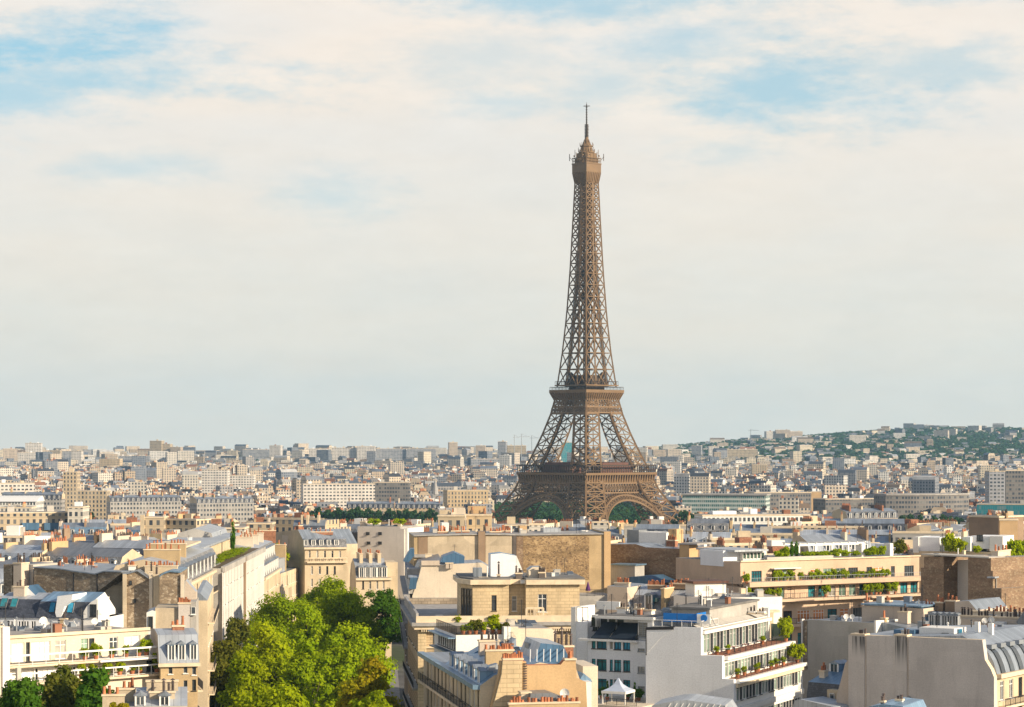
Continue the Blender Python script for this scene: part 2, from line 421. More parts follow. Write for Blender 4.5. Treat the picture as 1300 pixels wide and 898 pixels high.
# ------------------------------------------------------------------ mesh building
class MB:
    def __init__(s):
        s.v, s.f, s.m = [], [], []

    def add(s, vs, fs, mi=0):
        o = len(s.v)
        s.v += [tuple(p) for p in vs]
        s.f += [tuple(i + o for i in q) for q in fs]
        s.m += [mi] * len(fs)
        return s

    def box(s, x0, x1, y0, y1, z0, z1, mi=0):
        x0, x1 = min(x0, x1), max(x0, x1)
        y0, y1 = min(y0, y1), max(y0, y1)
        z0, z1 = min(z0, z1), max(z0, z1)
        return s.add([(x0, y0, z0), (x1, y0, z0), (x1, y1, z0), (x0, y1, z0), (x0, y0, z1), (x1, y0, z1), (x1, y1, z1), (x0, y1, z1)],
                     [(0, 3, 2, 1), (4, 5, 6, 7), (0, 1, 5, 4), (1, 2, 6, 5), (2, 3, 7, 6), (3, 0, 4, 7)], mi)

    def ex(s, poly, fn, a, b, mi=0, mi_side=None, caps=True):
        """extrude a 2-D outline between two values of the third coordinate; fn maps (u, v, w) to a point"""
        n = len(poly)
        ms = mi if mi_side is None else mi_side
        vs = [fn(u, v, a) for u, v in poly] + [fn(u, v, b) for u, v in poly]
        side = [(i, (i + 1) % n, n + (i + 1) % n, n + i) for i in range(n)]
        o = len(s.v)
        s.v += [tuple(p) for p in vs]
        if caps:
            s.f += [tuple(o + i for i in range(n))[::-1], tuple(o + n + i for i in range(n))]
            s.m += [mi, mi]
        for i, q in enumerate(side):
            s.f.append(tuple(o + k for k in q))
            s.m.append(ms[i] if isinstance(ms, (list, tuple)) else ms)
        return s

    def pxz(s, poly, y0, y1, mi=0, ms=None):
        return s.ex(poly, lambda u, v, w: (u, w, v), y1, y0, mi, ms)

    def pyz(s, poly, x0, x1, mi=0, ms=None, caps=True):
        return s.ex(poly, lambda u, v, w: (w, u, v), x0, x1, mi, ms, caps)

    def pxy(s, poly, z0, z1, mi=0, ms=None):
        return s.ex(poly, lambda u, v, w: (u, v, w), z0, z1, mi, ms)

    def beam(s, p, q, w, mi=0, h=None):
        p, q = Vector(p), Vector(q)
        d = q - p
        if d.length < 1e-6:
            return s
        d.normalize()
        a = d.cross(Vector((0, 0, 1)))
        if a.length < 1e-3:
            a = Vector((1, 0, 0))
        a.normalize()
        b = d.cross(a)
        a, b = a * w / 2, b * (h or w) / 2
        return s.add([p - a - b, p + a - b, p + a + b, p - a + b, q - a - b, q + a - b, q + a + b, q - a + b],
                     [(0, 1, 2, 3), (7, 6, 5, 4), (1, 0, 4, 5), (2, 1, 5, 6), (3, 2, 6, 7), (0, 3, 7, 4)], mi)

    def cone(s, x, y, z0, z1, r0, r1, n=8, mi=0, a0=0.0):
        c = [(math.cos(2 * math.pi * i / n + a0), math.sin(2 * math.pi * i / n + a0)) for i in range(n)]
        vs = [(x + r0 * a, y + r0 * b, z0) for a, b in c] + [(x + r1 * a, y + r1 * b, z1) for a, b in c]
        fs = [(i, (i + 1) % n, n + (i + 1) % n, n + i) for i in range(n)] + [tuple(range(n))[::-1], tuple(range(n, 2 * n))]
        return s.add(vs, fs, mi)

    def quad(s, a, b, c, d, mi=0):
        return s.add([a, b, c, d], [(0, 1, 2, 3)], mi)

    def sheet(s, fn, u0, u1, z0, z1, rects, depth=0.22, mi=0):
        """wall sheet with real openings and their reveals; fn maps (u, z, inward) to a point"""
        rs = [(max(a, u0), max(b, z0), min(c, u1), min(d, z1)) for a, b, c, d in rects]
        rs = [r for r in rs if r[2] - r[0] > 0.05 and r[3] - r[1] > 0.05]
        us = sorted(set([u0, u1] + [r[0] for r in rs] + [r[2] for r in rs]))
        zs = sorted(set([z0, z1] + [r[1] for r in rs] + [r[3] for r in rs]))
        for i in range(len(us) - 1):
            run = None
            for j in range(len(zs) - 1):
                mu, mz = (us[i] + us[i + 1]) / 2, (zs[j] + zs[j + 1]) / 2
                hole = any(r[0] < mu < r[2] and r[1] < mz < r[3] for r in rs)
                if not hole and run is None:
                    run = zs[j]
                if run is not None and (hole or j == len(zs) - 2):
                    top = zs[j] if hole else zs[j + 1]
                    s.quad(fn(us[i], run, 0), fn(us[i + 1], run, 0), fn(us[i + 1], top, 0), fn(us[i], top, 0), mi)
                    run = None
        for a, b, c, d in rs:
            k = depth
            s.quad(fn(a, b, 0), fn(a, b, k), fn(a, d, k), fn(a, d, 0), mi)
            s.quad(fn(c, b, 0), fn(c, d, 0), fn(c, d, k), fn(c, b, k), mi)
            s.quad(fn(a, b, 0), fn(c, b, 0), fn(c, b, k), fn(a, b, k), mi)
            s.quad(fn(a, d, 0), fn(a, d, k), fn(c, d, k), fn(c, d, 0), mi)
        return s

    def mesh(s, name, mats, uv=True):
        me = bpy.data.meshes.new(name)
        me.from_pydata(s.v, [], s.f)
        for m in (mats if isinstance(mats, (list, tuple)) else [mats]):
            me.materials.append(MATS[m] if isinstance(m, str) else m)
        if any(s.m):
            me.polygons.foreach_set('material_index', s.m)
        if uv:
            lay = me.uv_layers.new(name='UVMap')
            co = []
            V = s.v
            for p in me.polygons:
                n = p.normal
                if abs(n.z) > 0.985:
                    for i in p.vertices:
                        co += [V[i][0], V[i][1]]
                else:
                    l = math.hypot(n.x, n.y)
                    tx, ty = -n.y / l, n.x / l
                    k = 1.0 / max(0.25, l)
                    for i in p.vertices:
                        co += [V[i][0] * tx + V[i][1] * ty, V[i][2] * (k if l < 0.9 else 1)]
            lay.data.foreach_set('uv', co)
        me.update()
        return me


def link(name, me, parent=None, loc=None, rotz=0.0):
    o = bpy.data.objects.new(name, me)
    COL.objects.link(o)
    if parent is not None:
        o.parent = parent
    if loc is not None:
        o.location = loc
    if rotz:
        o.rotation_euler = (0, 0, rotz)
    return o


def tag(o, label=None, cat=None, group=None, kind=None):
    for k, v in (('label', label), ('category', cat), ('group', group), ('kind', kind)):
        if v:
            o[k] = v
    return o


def thing(name, loc, rotz, label, cat, group=None):
    o = link(name, None, None, loc, rotz)
    return tag(o, label, cat, group)


# ------------------------------------------------------------------ ground
def sm(a, b, x):
    t = min(1.0, max(0.0, (x - a) / (b - a)))
    return t * t * (3 - 2 * t)


def lerp(tab, x):
    if x <= tab[0][0]:
        return tab[0][1]
    for (a, p), (b, q) in zip(tab, tab[1:]):
        if x <= b:
            return p + (q - p) * (x - a) / (b - a)
    return tab[-1][1]


RIDGE = [(-400, 6), (150, 6), (240, 11), (330, 8), (380, 14), (430, 8), (600, 6), (760, 10), (820, 24), (870, 36), (900, 42), (960, 53), (1000, 57), (1040, 64), (1080, 72), (1130, 78), (1180, 85), (1300, 83), (1900, 70)]


def T(x, y):
    z = 24 - 5 * sm(380, 800, y) - 19 * sm(1000, 1420, y)
    z += 23 * sm(2300, 5600, y)
    if y > 3800:
        px = CX + F * x / y
        z += lerp(RIDGE, px) * sm(3900, 6900, y)
    if y > 7000:
        z -= 24 * ((y - 7000) / 1000.0) ** 2
    return z


def P(px, py, Y):
    return Vector(((px - CX) * Y / F, Y, H - (py - HY) * Y / F))


def PX(x, y):
    return CX + F * x / y


def PY(z, y):
    return HY + F * (H - z) / y


def build_ground():
    m, t = newmat('ground')
    ob = t.n('ShaderNodeTexCoord').outputs['Object']
    a = t.noise(ob, 0.008, 6, 0.65)
    b = t.noise(ob, 0.15, 4, 0.6)
    c = t.mix(t.mr(a, 0.45, 0.6, 0, 1, True), (0.10, 0.098, 0.095), (0.045, 0.07, 0.025))
    yy = t.n('ShaderNodeSeparateXYZ', (ob,)).outputs[1]
    c = t.mix(t.mr(yy, 3500, 5500, 0, 0.85), c, (0.035, 0.065, 0.025))
    c = t.sc(c, t.mr(b, 0.3, 0.7, 0.7, 1.3))
    finish(t, c, 0.95)
    ys = [-120, -60, 0, 60, 120, 200, 300, 400, 500, 600, 700, 800, 900, 1000, 1150, 1300, 1500, 1700, 2000, 2300]
    y = 2300
    while y < 10200:
        y += 110
        ys.append(y)
    nx = 70
    b = MB()
    for y in ys:
        for i in range(nx + 1):
            k = (i / nx * 2 - 1) * 0.36
            x = k * max(y, 0) + (i / nx * 2 - 1) * 260
            b.v.append((x, y, T(x, max(y, 1))))
    for j in range(len(ys) - 1):
        for i in range(nx):
            q = j * (nx + 1) + i
            b.f.append((q, q + 1, q + nx + 2, q + nx + 1))
            b.m.append(0)
    o = link('ground', b.mesh('ground', 'ground', uv=False))
    tag(o, kind='structure')


build_ground()


# ------------------------------------------------------------------ shared small meshes
CACHE = {}


def window_mesh(w, h, style):
    w, h = round(w * 10) / 10, round(h * 10) / 10
    key = ('win', w, h, style)
    if key in CACHE:
        return CACHE[key]
    fr, gl = {'french': ('white_paint', 'glass'), 'dark': ('dark_metal', 'glass'), 'curtain': ('white_paint', 'curtain'), 'teal': ('dark_metal', 'teal_glass'),
              'blue': ('dark_metal', 'blue_glass'), 'green': ('white_paint', 'green_glass'), 'pale': ('white_paint', 'pale_green_glass'),
              'blind': ('white_paint', 'orange_blind'), 'louvre': ('grey_metal', 'curtain'), 'wood': ('bark', 'glass'), 'white': ('white_paint', 'white_paint')}[style]
    b = MB()
    b.box(-w / 2, w / 2, 0.2, 0.26, 0, h, 1)
    t = 0.05 if style in ('green', 'pale') else min(0.09, w * 0.09)
    y0 = 0.17 if style in ('green', 'pale') else 0.12
    for x in (-w / 2 + t / 2, w / 2 - t / 2) + ((0,) if w > 0.9 else ()) + ((-w / 4, w / 4) if w > 2.2 else ()):
        b.box(x - t / 2, x + t / 2, y0, 0.199, 0, h)
    for z in (0, h - t) + ((h * 0.72,) if h > 1.6 and style != 'louvre' else ()):
        b.box(-w / 2, w / 2, y0 + 0.005, 0.195, z, z + t)
    if style == 'louvre':
        k = 0.25
        while k < h - 0.2:
            b.box(-w / 2, w / 2, 0.1, 0.18, k, k + 0.08)
            k += 0.3
    b.box(-w / 2 - 0.08, w / 2 + 0.08, -0.12, 0.12, -0.1, -0.003)
    CACHE[key] = b.mesh('window', [fr, gl], uv=False)
    return CACHE[key]


def pot_mesh(kind=0):
    key = ('pot', kind)
    if key not in CACHE:
        b = MB()
        if kind == 0:
            b.cone(0, 0, 0, 0.75, 0.17, 0.13, 7).cone(0, 0, 0.75, 0.85, 0.16, 0.16, 7)
        else:
            b.cone(0, 0, 0, 1.0, 0.14, 0.14, 7).cone(0, 0, 1.1, 1.3, 0.26, 0.03, 7).cone(0, 0, 1.0, 1.1, 0.05, 0.05, 5)
        CACHE[key] = b.mesh('chimney_pot', 'terracotta' if kind == 0 else 'dark_pot', uv=False)
    return CACHE[key]


def dish_mesh():
    if 'dish' not in CACHE:
        b = MB()
        b.cone(0, 0, 0, 0.9, 0.04, 0.04, 6)
        n = 12
        vs = []
        for r, d in ((0.0, 0.10), (0.22, 0.07), (0.42, 0.0)):
            for i in range(n):
                a = 2 * math.pi * i / n
                vs.append((r * math.cos(a), -0.1 + d, 1.0 + r * math.sin(a)))
        fs = []
        for k in range(2):
            for i in range(n):
                fs.append((k * n + i, k * n + (i + 1) % n, (k + 1) * n + (i + 1) % n, (k + 1) * n + i))
        b.add(vs, fs)
        b.beam((0, -0.1, 0.62), (0, -0.5, 0.95), 0.04)
        b.box(-0.06, 0.06, -0.56, -0.44, 0.9, 1.02)
        CACHE['dish'] = b.mesh('satellite_dish', 'white_paint', uv=False)
    return CACHE['dish']


# ------------------------------------------------------------------ leaves
def add_col(me, vals, name='tint'):
    a = me.attributes.new(name, 'FLOAT', 'FACE')
    a.data.foreach_set('value', vals)


def crown_mesh(name, rad, hgt, clumps, leaves, size, mat, seed, base=0.0, shape=1.0, cr_=(0.14, 0.27)):
    r = random.Random(seed)
    vs, fs, tint = [], [], []
    cs = []
    for _ in range(clumps):
        while True:
            x, y, z = r.uniform(-1, 1), r.uniform(-1, 1), r.uniform(-1, 1)
            d = math.sqrt(x * x + y * y + z * z)
            if 0.1 < d < 1 and (d > 0.62 or r.random() < 0.3):
                break
        wob = 0.84 + 0.3 * math.sin(3.1 * x + seed) * math.cos(2.7 * y + 1.3 * seed) + 0.12 * r.uniform(-1, 1)
        taper = 1.0 - 0.25 * max(0, z) * shape
        cs.append((x * rad * wob * taper, y * rad * wob * taper, base + hgt * (0.5 + 0.47 * z * min(1.0, wob + 0.05)), (rad * 0.6 + hgt * 0.2) * r.uniform(*cr_), r.random()))
    for cx, cy, cz, cr, ct in cs:
        for _ in range(leaves):
            a, u = r.uniform(0, 2 * math.pi), r.uniform(-0.75, 1)
            q = math.sqrt(max(0, 1 - u * u))
            k = cr * (r.uniform(0.35, 1.15))
            n = Vector((q * math.cos(a), q * math.sin(a), u))
            p = Vector((cx + n.x * k, cy + n.y * k, cz + n.z * k * 0.8))
            n = (n + Vector((r.uniform(-1, 1), r.uniform(-1, 1), r.uniform(-1, 1))) * 0.75 + Vector((0, 0, 0.3))).normalized()
            e = n.cross(Vector((r.uniform(-1, 1), r.uniform(-1, 1), r.uniform(-1, 1))))
            if e.length < 1e-3:
                continue
            e.normalize()
            g = n.cross(e)
            sz = size * r.uniform(0.6, 1.3)
            e, g = e * sz * 0.5, g * sz * 0.36
            o = len(vs)
            vs += [p - e, p + g, p + e, p - g]
            fs.append((o, o + 1, o + 2, o + 3))
            tint.append(min(1, max(0, 0.55 * ct + 0.25 * r.random() + 0.15 * (n.z))))
    me = bpy.data.meshes.new(name)
    me.from_pydata([tuple(v) for v in vs], [], fs)
    me.materials.append(MATS[mat])
    add_col(me, tint)
    me.update()
    return me, cs


def trunk_mesh(hgt, rad, cs, seed, tr=0.45):
    r = random.Random(seed)
    b = MB()
    b.cone(0, 0, -0.5, hgt * 0.35, tr, tr * 0.75, 8).cone(0, 0, hgt * 0.35, hgt * 0.62, tr * 0.74, tr * 0.4, 8)
    for c in r.sample(cs, min(14, len(cs))):
        z0 = hgt * r.uniform(0.3, 0.58)
        mid = Vector((c[0] * 0.5, c[1] * 0.5, (z0 + c[2]) / 2 + 0.6))
        b.beam((0, 0, z0), mid, tr * 0.42)
        b.beam(mid, c[:3], tr * 0.2)
    return b.mesh('trunk', 'bark', uv=False)


def tree(px, py_top, Y, wpx, hgt_m, mat, label, seed, cat='tree', group=None, clumps=150, leaves=170, size=0.5, name='plane_tree', lo=0.3):
    top = P(px, py_top, Y)
    g = T(top.x, Y)
    h = top.z - g if hgt_m is None else hgt_m
    rad = wpx * Y / F / 2
    root = thing(name, (top.x, Y, g), rnd.uniform(0, 6.28), label, cat, group)
    me, cs = crown_mesh('crown', rad, h * (1 - lo) , clumps, leaves, size, mat, seed, base=h * lo)
    link('crown', me, root)
    link('trunk', trunk_mesh(h, rad, cs, seed, 0.02 * h), root)
    return root


def shrub_mesh(kind, mat):
    key = ('shrub', kind, mat)
    if key not in CACHE:
        if kind == 'round':
            me, _ = crown_mesh('foliage', 0.5, 1.0, 26, 40, 0.17, mat, 5, cr_=(0.3, 0.45))
        elif kind == 'tall':
            me, _ = crown_mesh('foliage', 0.22, 1.0, 24, 36, 0.12, mat, 9, shape=2.5, cr_=(0.4, 0.6))
        else:
            me, _ = crown_mesh('foliage', 0.5, 0.7, 26, 30, 0.2, mat, 7, cr_=(0.3, 0.45))
        CACHE[key] = me
    return CACHE[key]


# ------------------------------------------------------------------ buildings
FOOT = []                                          # ground plans already taken: (cx, cy, half length, half depth, angle)


class Bd:
    """one building: an Empty at the foot of its front wall's first corner; local x runs along that wall, y into the building"""

    def __init__(s, name, label, L, Rr, cat='building', group=None, depth=15.0, reserve=True):
        s.L, s.R = L, Rr
        ax, bx = (L[0] - CX) * L[1] / F, (Rr[0] - CX) * Rr[1] / F
        s.a = (ax, L[1])
        dx, dy = bx - ax, Rr[1] - L[1]
        s.W = math.hypot(dx, dy)
        s.d = (dx / s.W, dy / s.W)
        s.n = (-s.d[1], s.d[0])
        s.rot = math.atan2(dy, dx)
        s.g = min(T(ax, L[1]), T(bx, Rr[1])) - 0.3
        s.root = thing(name, (ax, L[1], s.g), s.rot, label, cat, group)
        if reserve:
            FOOT.append((ax + s.d[0] * s.W / 2 + s.n[0] * depth / 2, L[1] + s.d[1] * s.W / 2 + s.n[1] * depth / 2, s.W / 2, depth / 2, s.rot))

    def T(s, px, v=0.0):
        k = (px - CX) / F
        return (k * (s.a[1] + v * s.n[1]) - s.a[0] - v * s.n[0]) / (s.d[0] - k * s.d[1])

    def Z(s, px, py, v=0.0, t=None):
        t = s.T(px, v) if t is None else t
        Y = s.a[1] + t * s.d[1] + v * s.n[1]
        return H - (py - HY) * Y / F - s.g

    def q(s, px, py, v=0.0):
        t = s.T(px, v)
        return (t, s.Z(px, py, v, t))

    def rq(s, px0, py0, px1, py1, v=0.0):
        """pixel rectangle on the plane at depth v -> (t0, z0, t1, z1)"""
        t0, t1 = s.T(px0, v), s.T(px1, v)
        pm = (px0 + px1) / 2
        return (t0, s.Z(pm, py1, v), t1, s.Z(pm, py0, v))

    def side(s, px, py, t):
        """point on the side wall plane at local x = t seen at a pixel -> (v, z)"""
        k = (px - CX) / F
        v = (s.a[0] + t * s.d[0] - k * (s.a[1] + t * s.d[1])) / (k * s.n[1] - s.n[0])
        return (v, s.Z(px, py, v, t))

    def world(s, t, v, z=0.0):
        return Vector((s.a[0] + s.d[0] * t + s.n[0] * v, s.a[1] + s.d[1] * t + s.n[1] * v, s.g + z))

    def part(s, name, mb, mats, parent=None, label=None, uv=True):
        o = link(name, mb.mesh(name, mats, uv), parent or s.root)
        if label:
            o['label'] = label
        return o

    def win(s, t, z, w, h, style='french', v=0.0, rot=0.0, parent=None):
        return link('window', window_mesh(w, h, style), parent or s.root, (t, v, z), rot)

    def body(s, t0, t1, v0, v1, z0, z1, mat, front=(), right=(), left=(), style=('french', 'french', 'curtain', 'dark'), roof=None, name='wall', top=True, depth=0.22):
        """closed walls with openings in front / right / left (t or v, z0, t or v, z1[, style]) and a window in each"""
        b = MB()
        b.sheet(lambda u, z, k: (u, v0 + k, z), t0, t1, z0, z1, [r[:4] for r in front], depth)
        b.sheet(lambda u, z, k: (t1 - k, u, z), v0, v1, z0, z1, [r[:4] for r in right], depth)
        b.sheet(lambda u, z, k: (t0 + k, v0 + v1 - u, z), v0, v1, z0, z1, [(v0 + v1 - r[2], r[1], v0 + v1 - r[0], r[3]) for r in left], depth)
        b.quad((t1, v1, z0), (t0, v1, z0), (t0, v1, z1), (t1, v1, z1))
        if top:
            b.quad((t0, v0, z1), (t1, v0, z1), (t1, v1, z1), (t0, v1, z1), 1)
        w = s.part(name, b, [mat, roof or 'flat_roof'])
        for lst, rz in ((front, 0), (right, R(90)), (left, R(-90))):
            for r in lst:
                st = r[4] if len(r) > 4 else rnd.choice(style)
                c, ww, hh = (r[0] + r[2]) / 2, r[2] - r[0], r[3] - r[1]
                loc = {0: (c, v0), R(90): (t1, c), R(-90): (t0, c)}[rz]
                s.win(loc[0], r[1], ww, hh, st, loc[1], rz)
        return w

    def grid(s, t0, t1, n, rows, frac=0.42, styles=None):
        """n evenly spaced openings in each row (z0, z1)"""
        out = []
        st = (t1 - t0) / n
        for z0, z1 in rows:
            for i in range(n):
                c = t0 + st * (i + 0.5)
                r = (c - st * frac / 2, z0, c + st * frac / 2, z1)
                out.append(r + ((rnd.choice(styles),) if styles else ()))
        return out

    def wall_poly(s, pts, v, depth, mat, name='wall', roof='flat_roof', px=True, parent=None, label=None):
        poly = [s.q(x, y, v) for x, y in pts] if px else pts
        # outline seen from the front, given clockwise or not: make it counter-clockwise in (x, z)
        ar = sum(a[0] * b[1] - b[0] * a[1] for a, b in zip(poly, poly[1:] + poly[:1]))
        if ar < 0:
            poly = poly[::-1]
        n = len(poly)
        ms = []
        for i in range(n):
            a, b = poly[i], poly[(i + 1) % n]
            up = (a[0] - b[0]) / max(1e-6, math.hypot(a[0] - b[0], a[1] - b[1]))
            ms.append(1 if up > 0.35 else 0)
        b = MB().pxz(poly, v, v + depth, 0, ms)
        return s.part(name, b, [mat, roof], parent, label)

    def box(s, name, t0, t1, v0, v1, z0, z1, mat, parent=None, label=None):
        return s.part(name, MB().box(t0, t1, v0, v1, z0, z1), mat, parent, label)

    def pbox(s, name, px0, py0, px1, py1, v0, v1, mat, parent=None, label=None):
        t0, z0, t1, z1 = s.rq(px0, py0, px1, py1, v0)
        return s.box(name, t0, t1, v0, v1, z0, z1, mat, parent, label)

    def mansard(s, t0, t1, v0, v1, z0, zb, zt, inset=1.5, low='slate', top='zinc', gable='cream', name='roof', over=0.0):
        vm = (v0 + v1) / 2
        poly = [(v0 - over, z0), (v0 + inset, zb), (vm, zt), (v1 - inset, zb), (v1 + over, z0)]
        b = MB().pyz(poly, t0, t1, 2, [0, 1, 1, 0, 2])
        return s.part(name, b, [low, top, gable])

    def dormer(s, t, v, z, w, h, dep, mat='pale_zinc', style='french', parent=None, rot=0.0, round_=False):
        key = ('dormer', round(w, 1), round(h, 1), round(dep, 1), mat, style, round_)
        if key not in CACHE:
            b = MB()
            fr, gl = ('white_paint', 'glass') if style != 'wood' else ('cream_stone', 'glass')
            b.box(-w / 2, w / 2, 0, dep, 0, h, 0)
            if round_:
                b.pxz([(-w / 2 - 0.12, h + 0.003), (w / 2 + 0.12, h + 0.003), (w / 2 * 0.8, h + 0.3), (0, h + 0.45), (-w / 2 * 0.8, h + 0.3)], -0.15, dep, 1)
            else:
                b.pxz([(-w / 2 - 0.15, h + 0.003), (w / 2 + 0.15, h + 0.003), (0, h + 0.42)], -0.15, dep, 1)
            k = w * 0.16
            b.box(-w / 2 + k, w / 2 - k, -0.03, -0.002, 0.12, h - 0.12, 3)
            b.box(-0.04, 0.04, -0.07, -0.032, 0.12, h - 0.12, 2)
            for x in (-w / 2 + k / 2, w / 2 - k / 2):
                b.box(x - k / 2, x + k / 2, -0.09, -0.003, 0, h - 0.02, 2)
            CACHE[key] = b.mesh('dormer', [mat, 'zinc', fr, gl])
        return link('dormer', CACHE[key], parent or s.root, (t, v, z), rot)

    def chimney(s, t0, t1, v0, v1, z0, z1, n, mat='ochre', kind=0, parent=None, hs=1.0, label=None):
        b = MB().box(t0, t1, v0, v1, z0, z1).box(t0 - 0.1, t1 + 0.1, v0 - 0.1, v1 + 0.1, z1 + 0.003, z1 + 0.2, 1)
        c = s.part('chimney', b, [mat, 'cream_stone'], parent, label)
        al = abs(t1 - t0) >= abs(v1 - v0)
        for i in range(n):
            if n > 3 and rnd.random() < 0.2:
                continue
            k = (i + 0.5) / n + rnd.uniform(-0.3, 0.3) / n
            p = (t0 + (t1 - t0) * k, (v0 + v1) / 2) if al else ((t0 + t1) / 2, v0 + (v1 - v0) * k)
            o = link('chimney_pot', pot_mesh(kind), c, (p[0], p[1], z1 + 0.2))
            f = rnd.choice([0.5, 0.7, 0.8, 0.9, 1.0, 1.25]) * hs
            o.scale = (1.1, 1.1, f)
        return c

    def pchim(s, px0, py0, px1, py1, v0, dv, n, mat='ochre', kind=0, hs=1.0, label=None):
        t0, z0, t1, z1 = s.rq(px0, py0, px1, py1, v0)
        return s.chimney(t0, t1, v0, v0 + dv, z0, z1, n, mat, kind, None, hs, label)

    def rail(s, pts, z, h=1.0, mat='dark_metal', step=1.4, bars=0.0, thick=0.05, name='railing', top=None):
        """railing along a polyline of (t, v) points"""
        b = MB()
        for (a, c), (d, e) in zip(pts, pts[1:]):
            L = math.hypot(d - a, e - c)
            n = max(1, int(L / step))
            b.beam((a, c, z + h), (d, e, z + h), top or thick * 1.3)
            b.beam((a, c, z + h * 0.12), (d, e, z + h * 0.12), thick * 0.8)
            for i in range(n + 1):
                k = i / n
                x, y = a + (d - a) * k, c + (e - c) * k
                b.beam((x, y, z), (x, y, z + h), thick)
            if bars:
                m = int(L / bars)
                for i in range(m):
                    k = (i + 0.5) / m
                    x, y = a + (d - a) * k, c + (e - c) * k
                    b.beam((x, y, z + h * 0.12), (x, y, z + h), thick * 0.45)
        return s.part(name, b, mat, uv=False)

    def shrubs(s, spots, label, kind='round', mat='leaf_mid', group=None, cat='plant', pot=True, name='potted_shrub'):
        """plants standing on this building: (t, v, z, width, height) each, things of their own"""
        for t, v, z, w, h in spots:
            p = s.world(t, v, z)
            o = thing(name, p, rnd.uniform(0, 6.28), label, cat, group)
            f = link('foliage', shrub_mesh(kind, mat), o, (0, 0, 0.35 if pot else 0))
            f.scale = (w, w, h)
            if pot:
                if 'plantpot' not in CACHE:
                    CACHE['plantpot'] = MB().cone(0, 0, 0, 0.5, 0.22, 0.32, 8).mesh('pot', 'terracotta', uv=False)
                link('pot', CACHE['plantpot'], o)

    def clutter(s, t0, t1, v0, v1, z, n, antennas=2):
        """small fixtures standing on a roof: vents, hatches, pipes, aerials"""
        for _ in range(n):
            t, v = rnd.uniform(t0, t1), rnd.uniform(v0, v1)
            k = rnd.random()
            if k < 0.35:
                w, d, h = rnd.uniform(0.4, 1.3), rnd.uniform(0.4, 1.3), rnd.uniform(0.3, 1.1)
                s.part('roof_vent', MB().box(t - w / 2, t + w / 2, v, v + d, z, z + h).box(t - w / 2 - 0.06, t + w / 2 + 0.06, v - 0.06, v + d + 0.06, z + h + 0.003, z + h + 0.08), rnd.choice(['grey_metal', 'white_paint', 'zinc', 'concrete', 'cream_stone', 'brick']), uv=False)
            elif k < 0.7:
                h = rnd.uniform(0.5, 1.5)
                s.part('vent_pipe', MB().cone(t, v, z, z + h, 0.1, 0.1, 6).cone(t, v, z + h + 0.1, z + h + 0.3, 0.22, 0.04, 6).cone(t, v, z + h, z + h + 0.1, 0.03, 0.03, 5), rnd.choice(['grey_metal', 'dark_metal', 'white_paint']), uv=False)
            else:
                w, d = rnd.uniform(0.7, 1.3), rnd.uniform(0.9, 1.6)
                s.part('roof_hatch', MB().add([(t, v, z), (t + w, v, z), (t + w, v + d, z), (t, v + d, z), (t, v, z + 0.15), (t + w, v, z + 0.15), (t + w, v + d, z + 0.5), (t, v + d, z + 0.5)], [(4, 5, 6, 7)], 1).add([(t, v, z), (t + w, v, z), (t + w, v + d, z), (t, v + d, z), (t, v, z + 0.15), (t + w, v, z + 0.15), (t + w, v + d, z + 0.5), (t, v + d, z + 0.5)], [(0, 1, 5, 4), (1, 2, 6, 5), (2, 3, 7, 6), (3, 0, 4, 7)], 0), ['zinc', 'glass'], uv=False)
        for _ in range(antennas):
            t, v, h = rnd.uniform(t0, t1), rnd.uniform(v0, v1), rnd.uniform(2.0, 4.0)
            b = MB().beam((t, v, z), (t, v, z + h), 0.06)
            for j in range(rnd.randint(3, 6)):
                w = 0.25 + 0.09 * j
                b.beam((t - w, v, z + h - 0.12 - j * 0.16), (t + w, v, z + h - 0.12 - j * 0.16), 0.035)
            s.part('antenna', b, 'dark_metal', uv=False)

    def dishes(s, spots, label, group):
        for t, v, z in spots:
            o = link('satellite_dish', dish_mesh(), None, s.world(t, v, z), rnd.uniform(-0.6, 0.5))
            o.scale = (rnd.uniform(0.9, 1.3),) * 3
            tag(o, label, 'satellite dish', group)


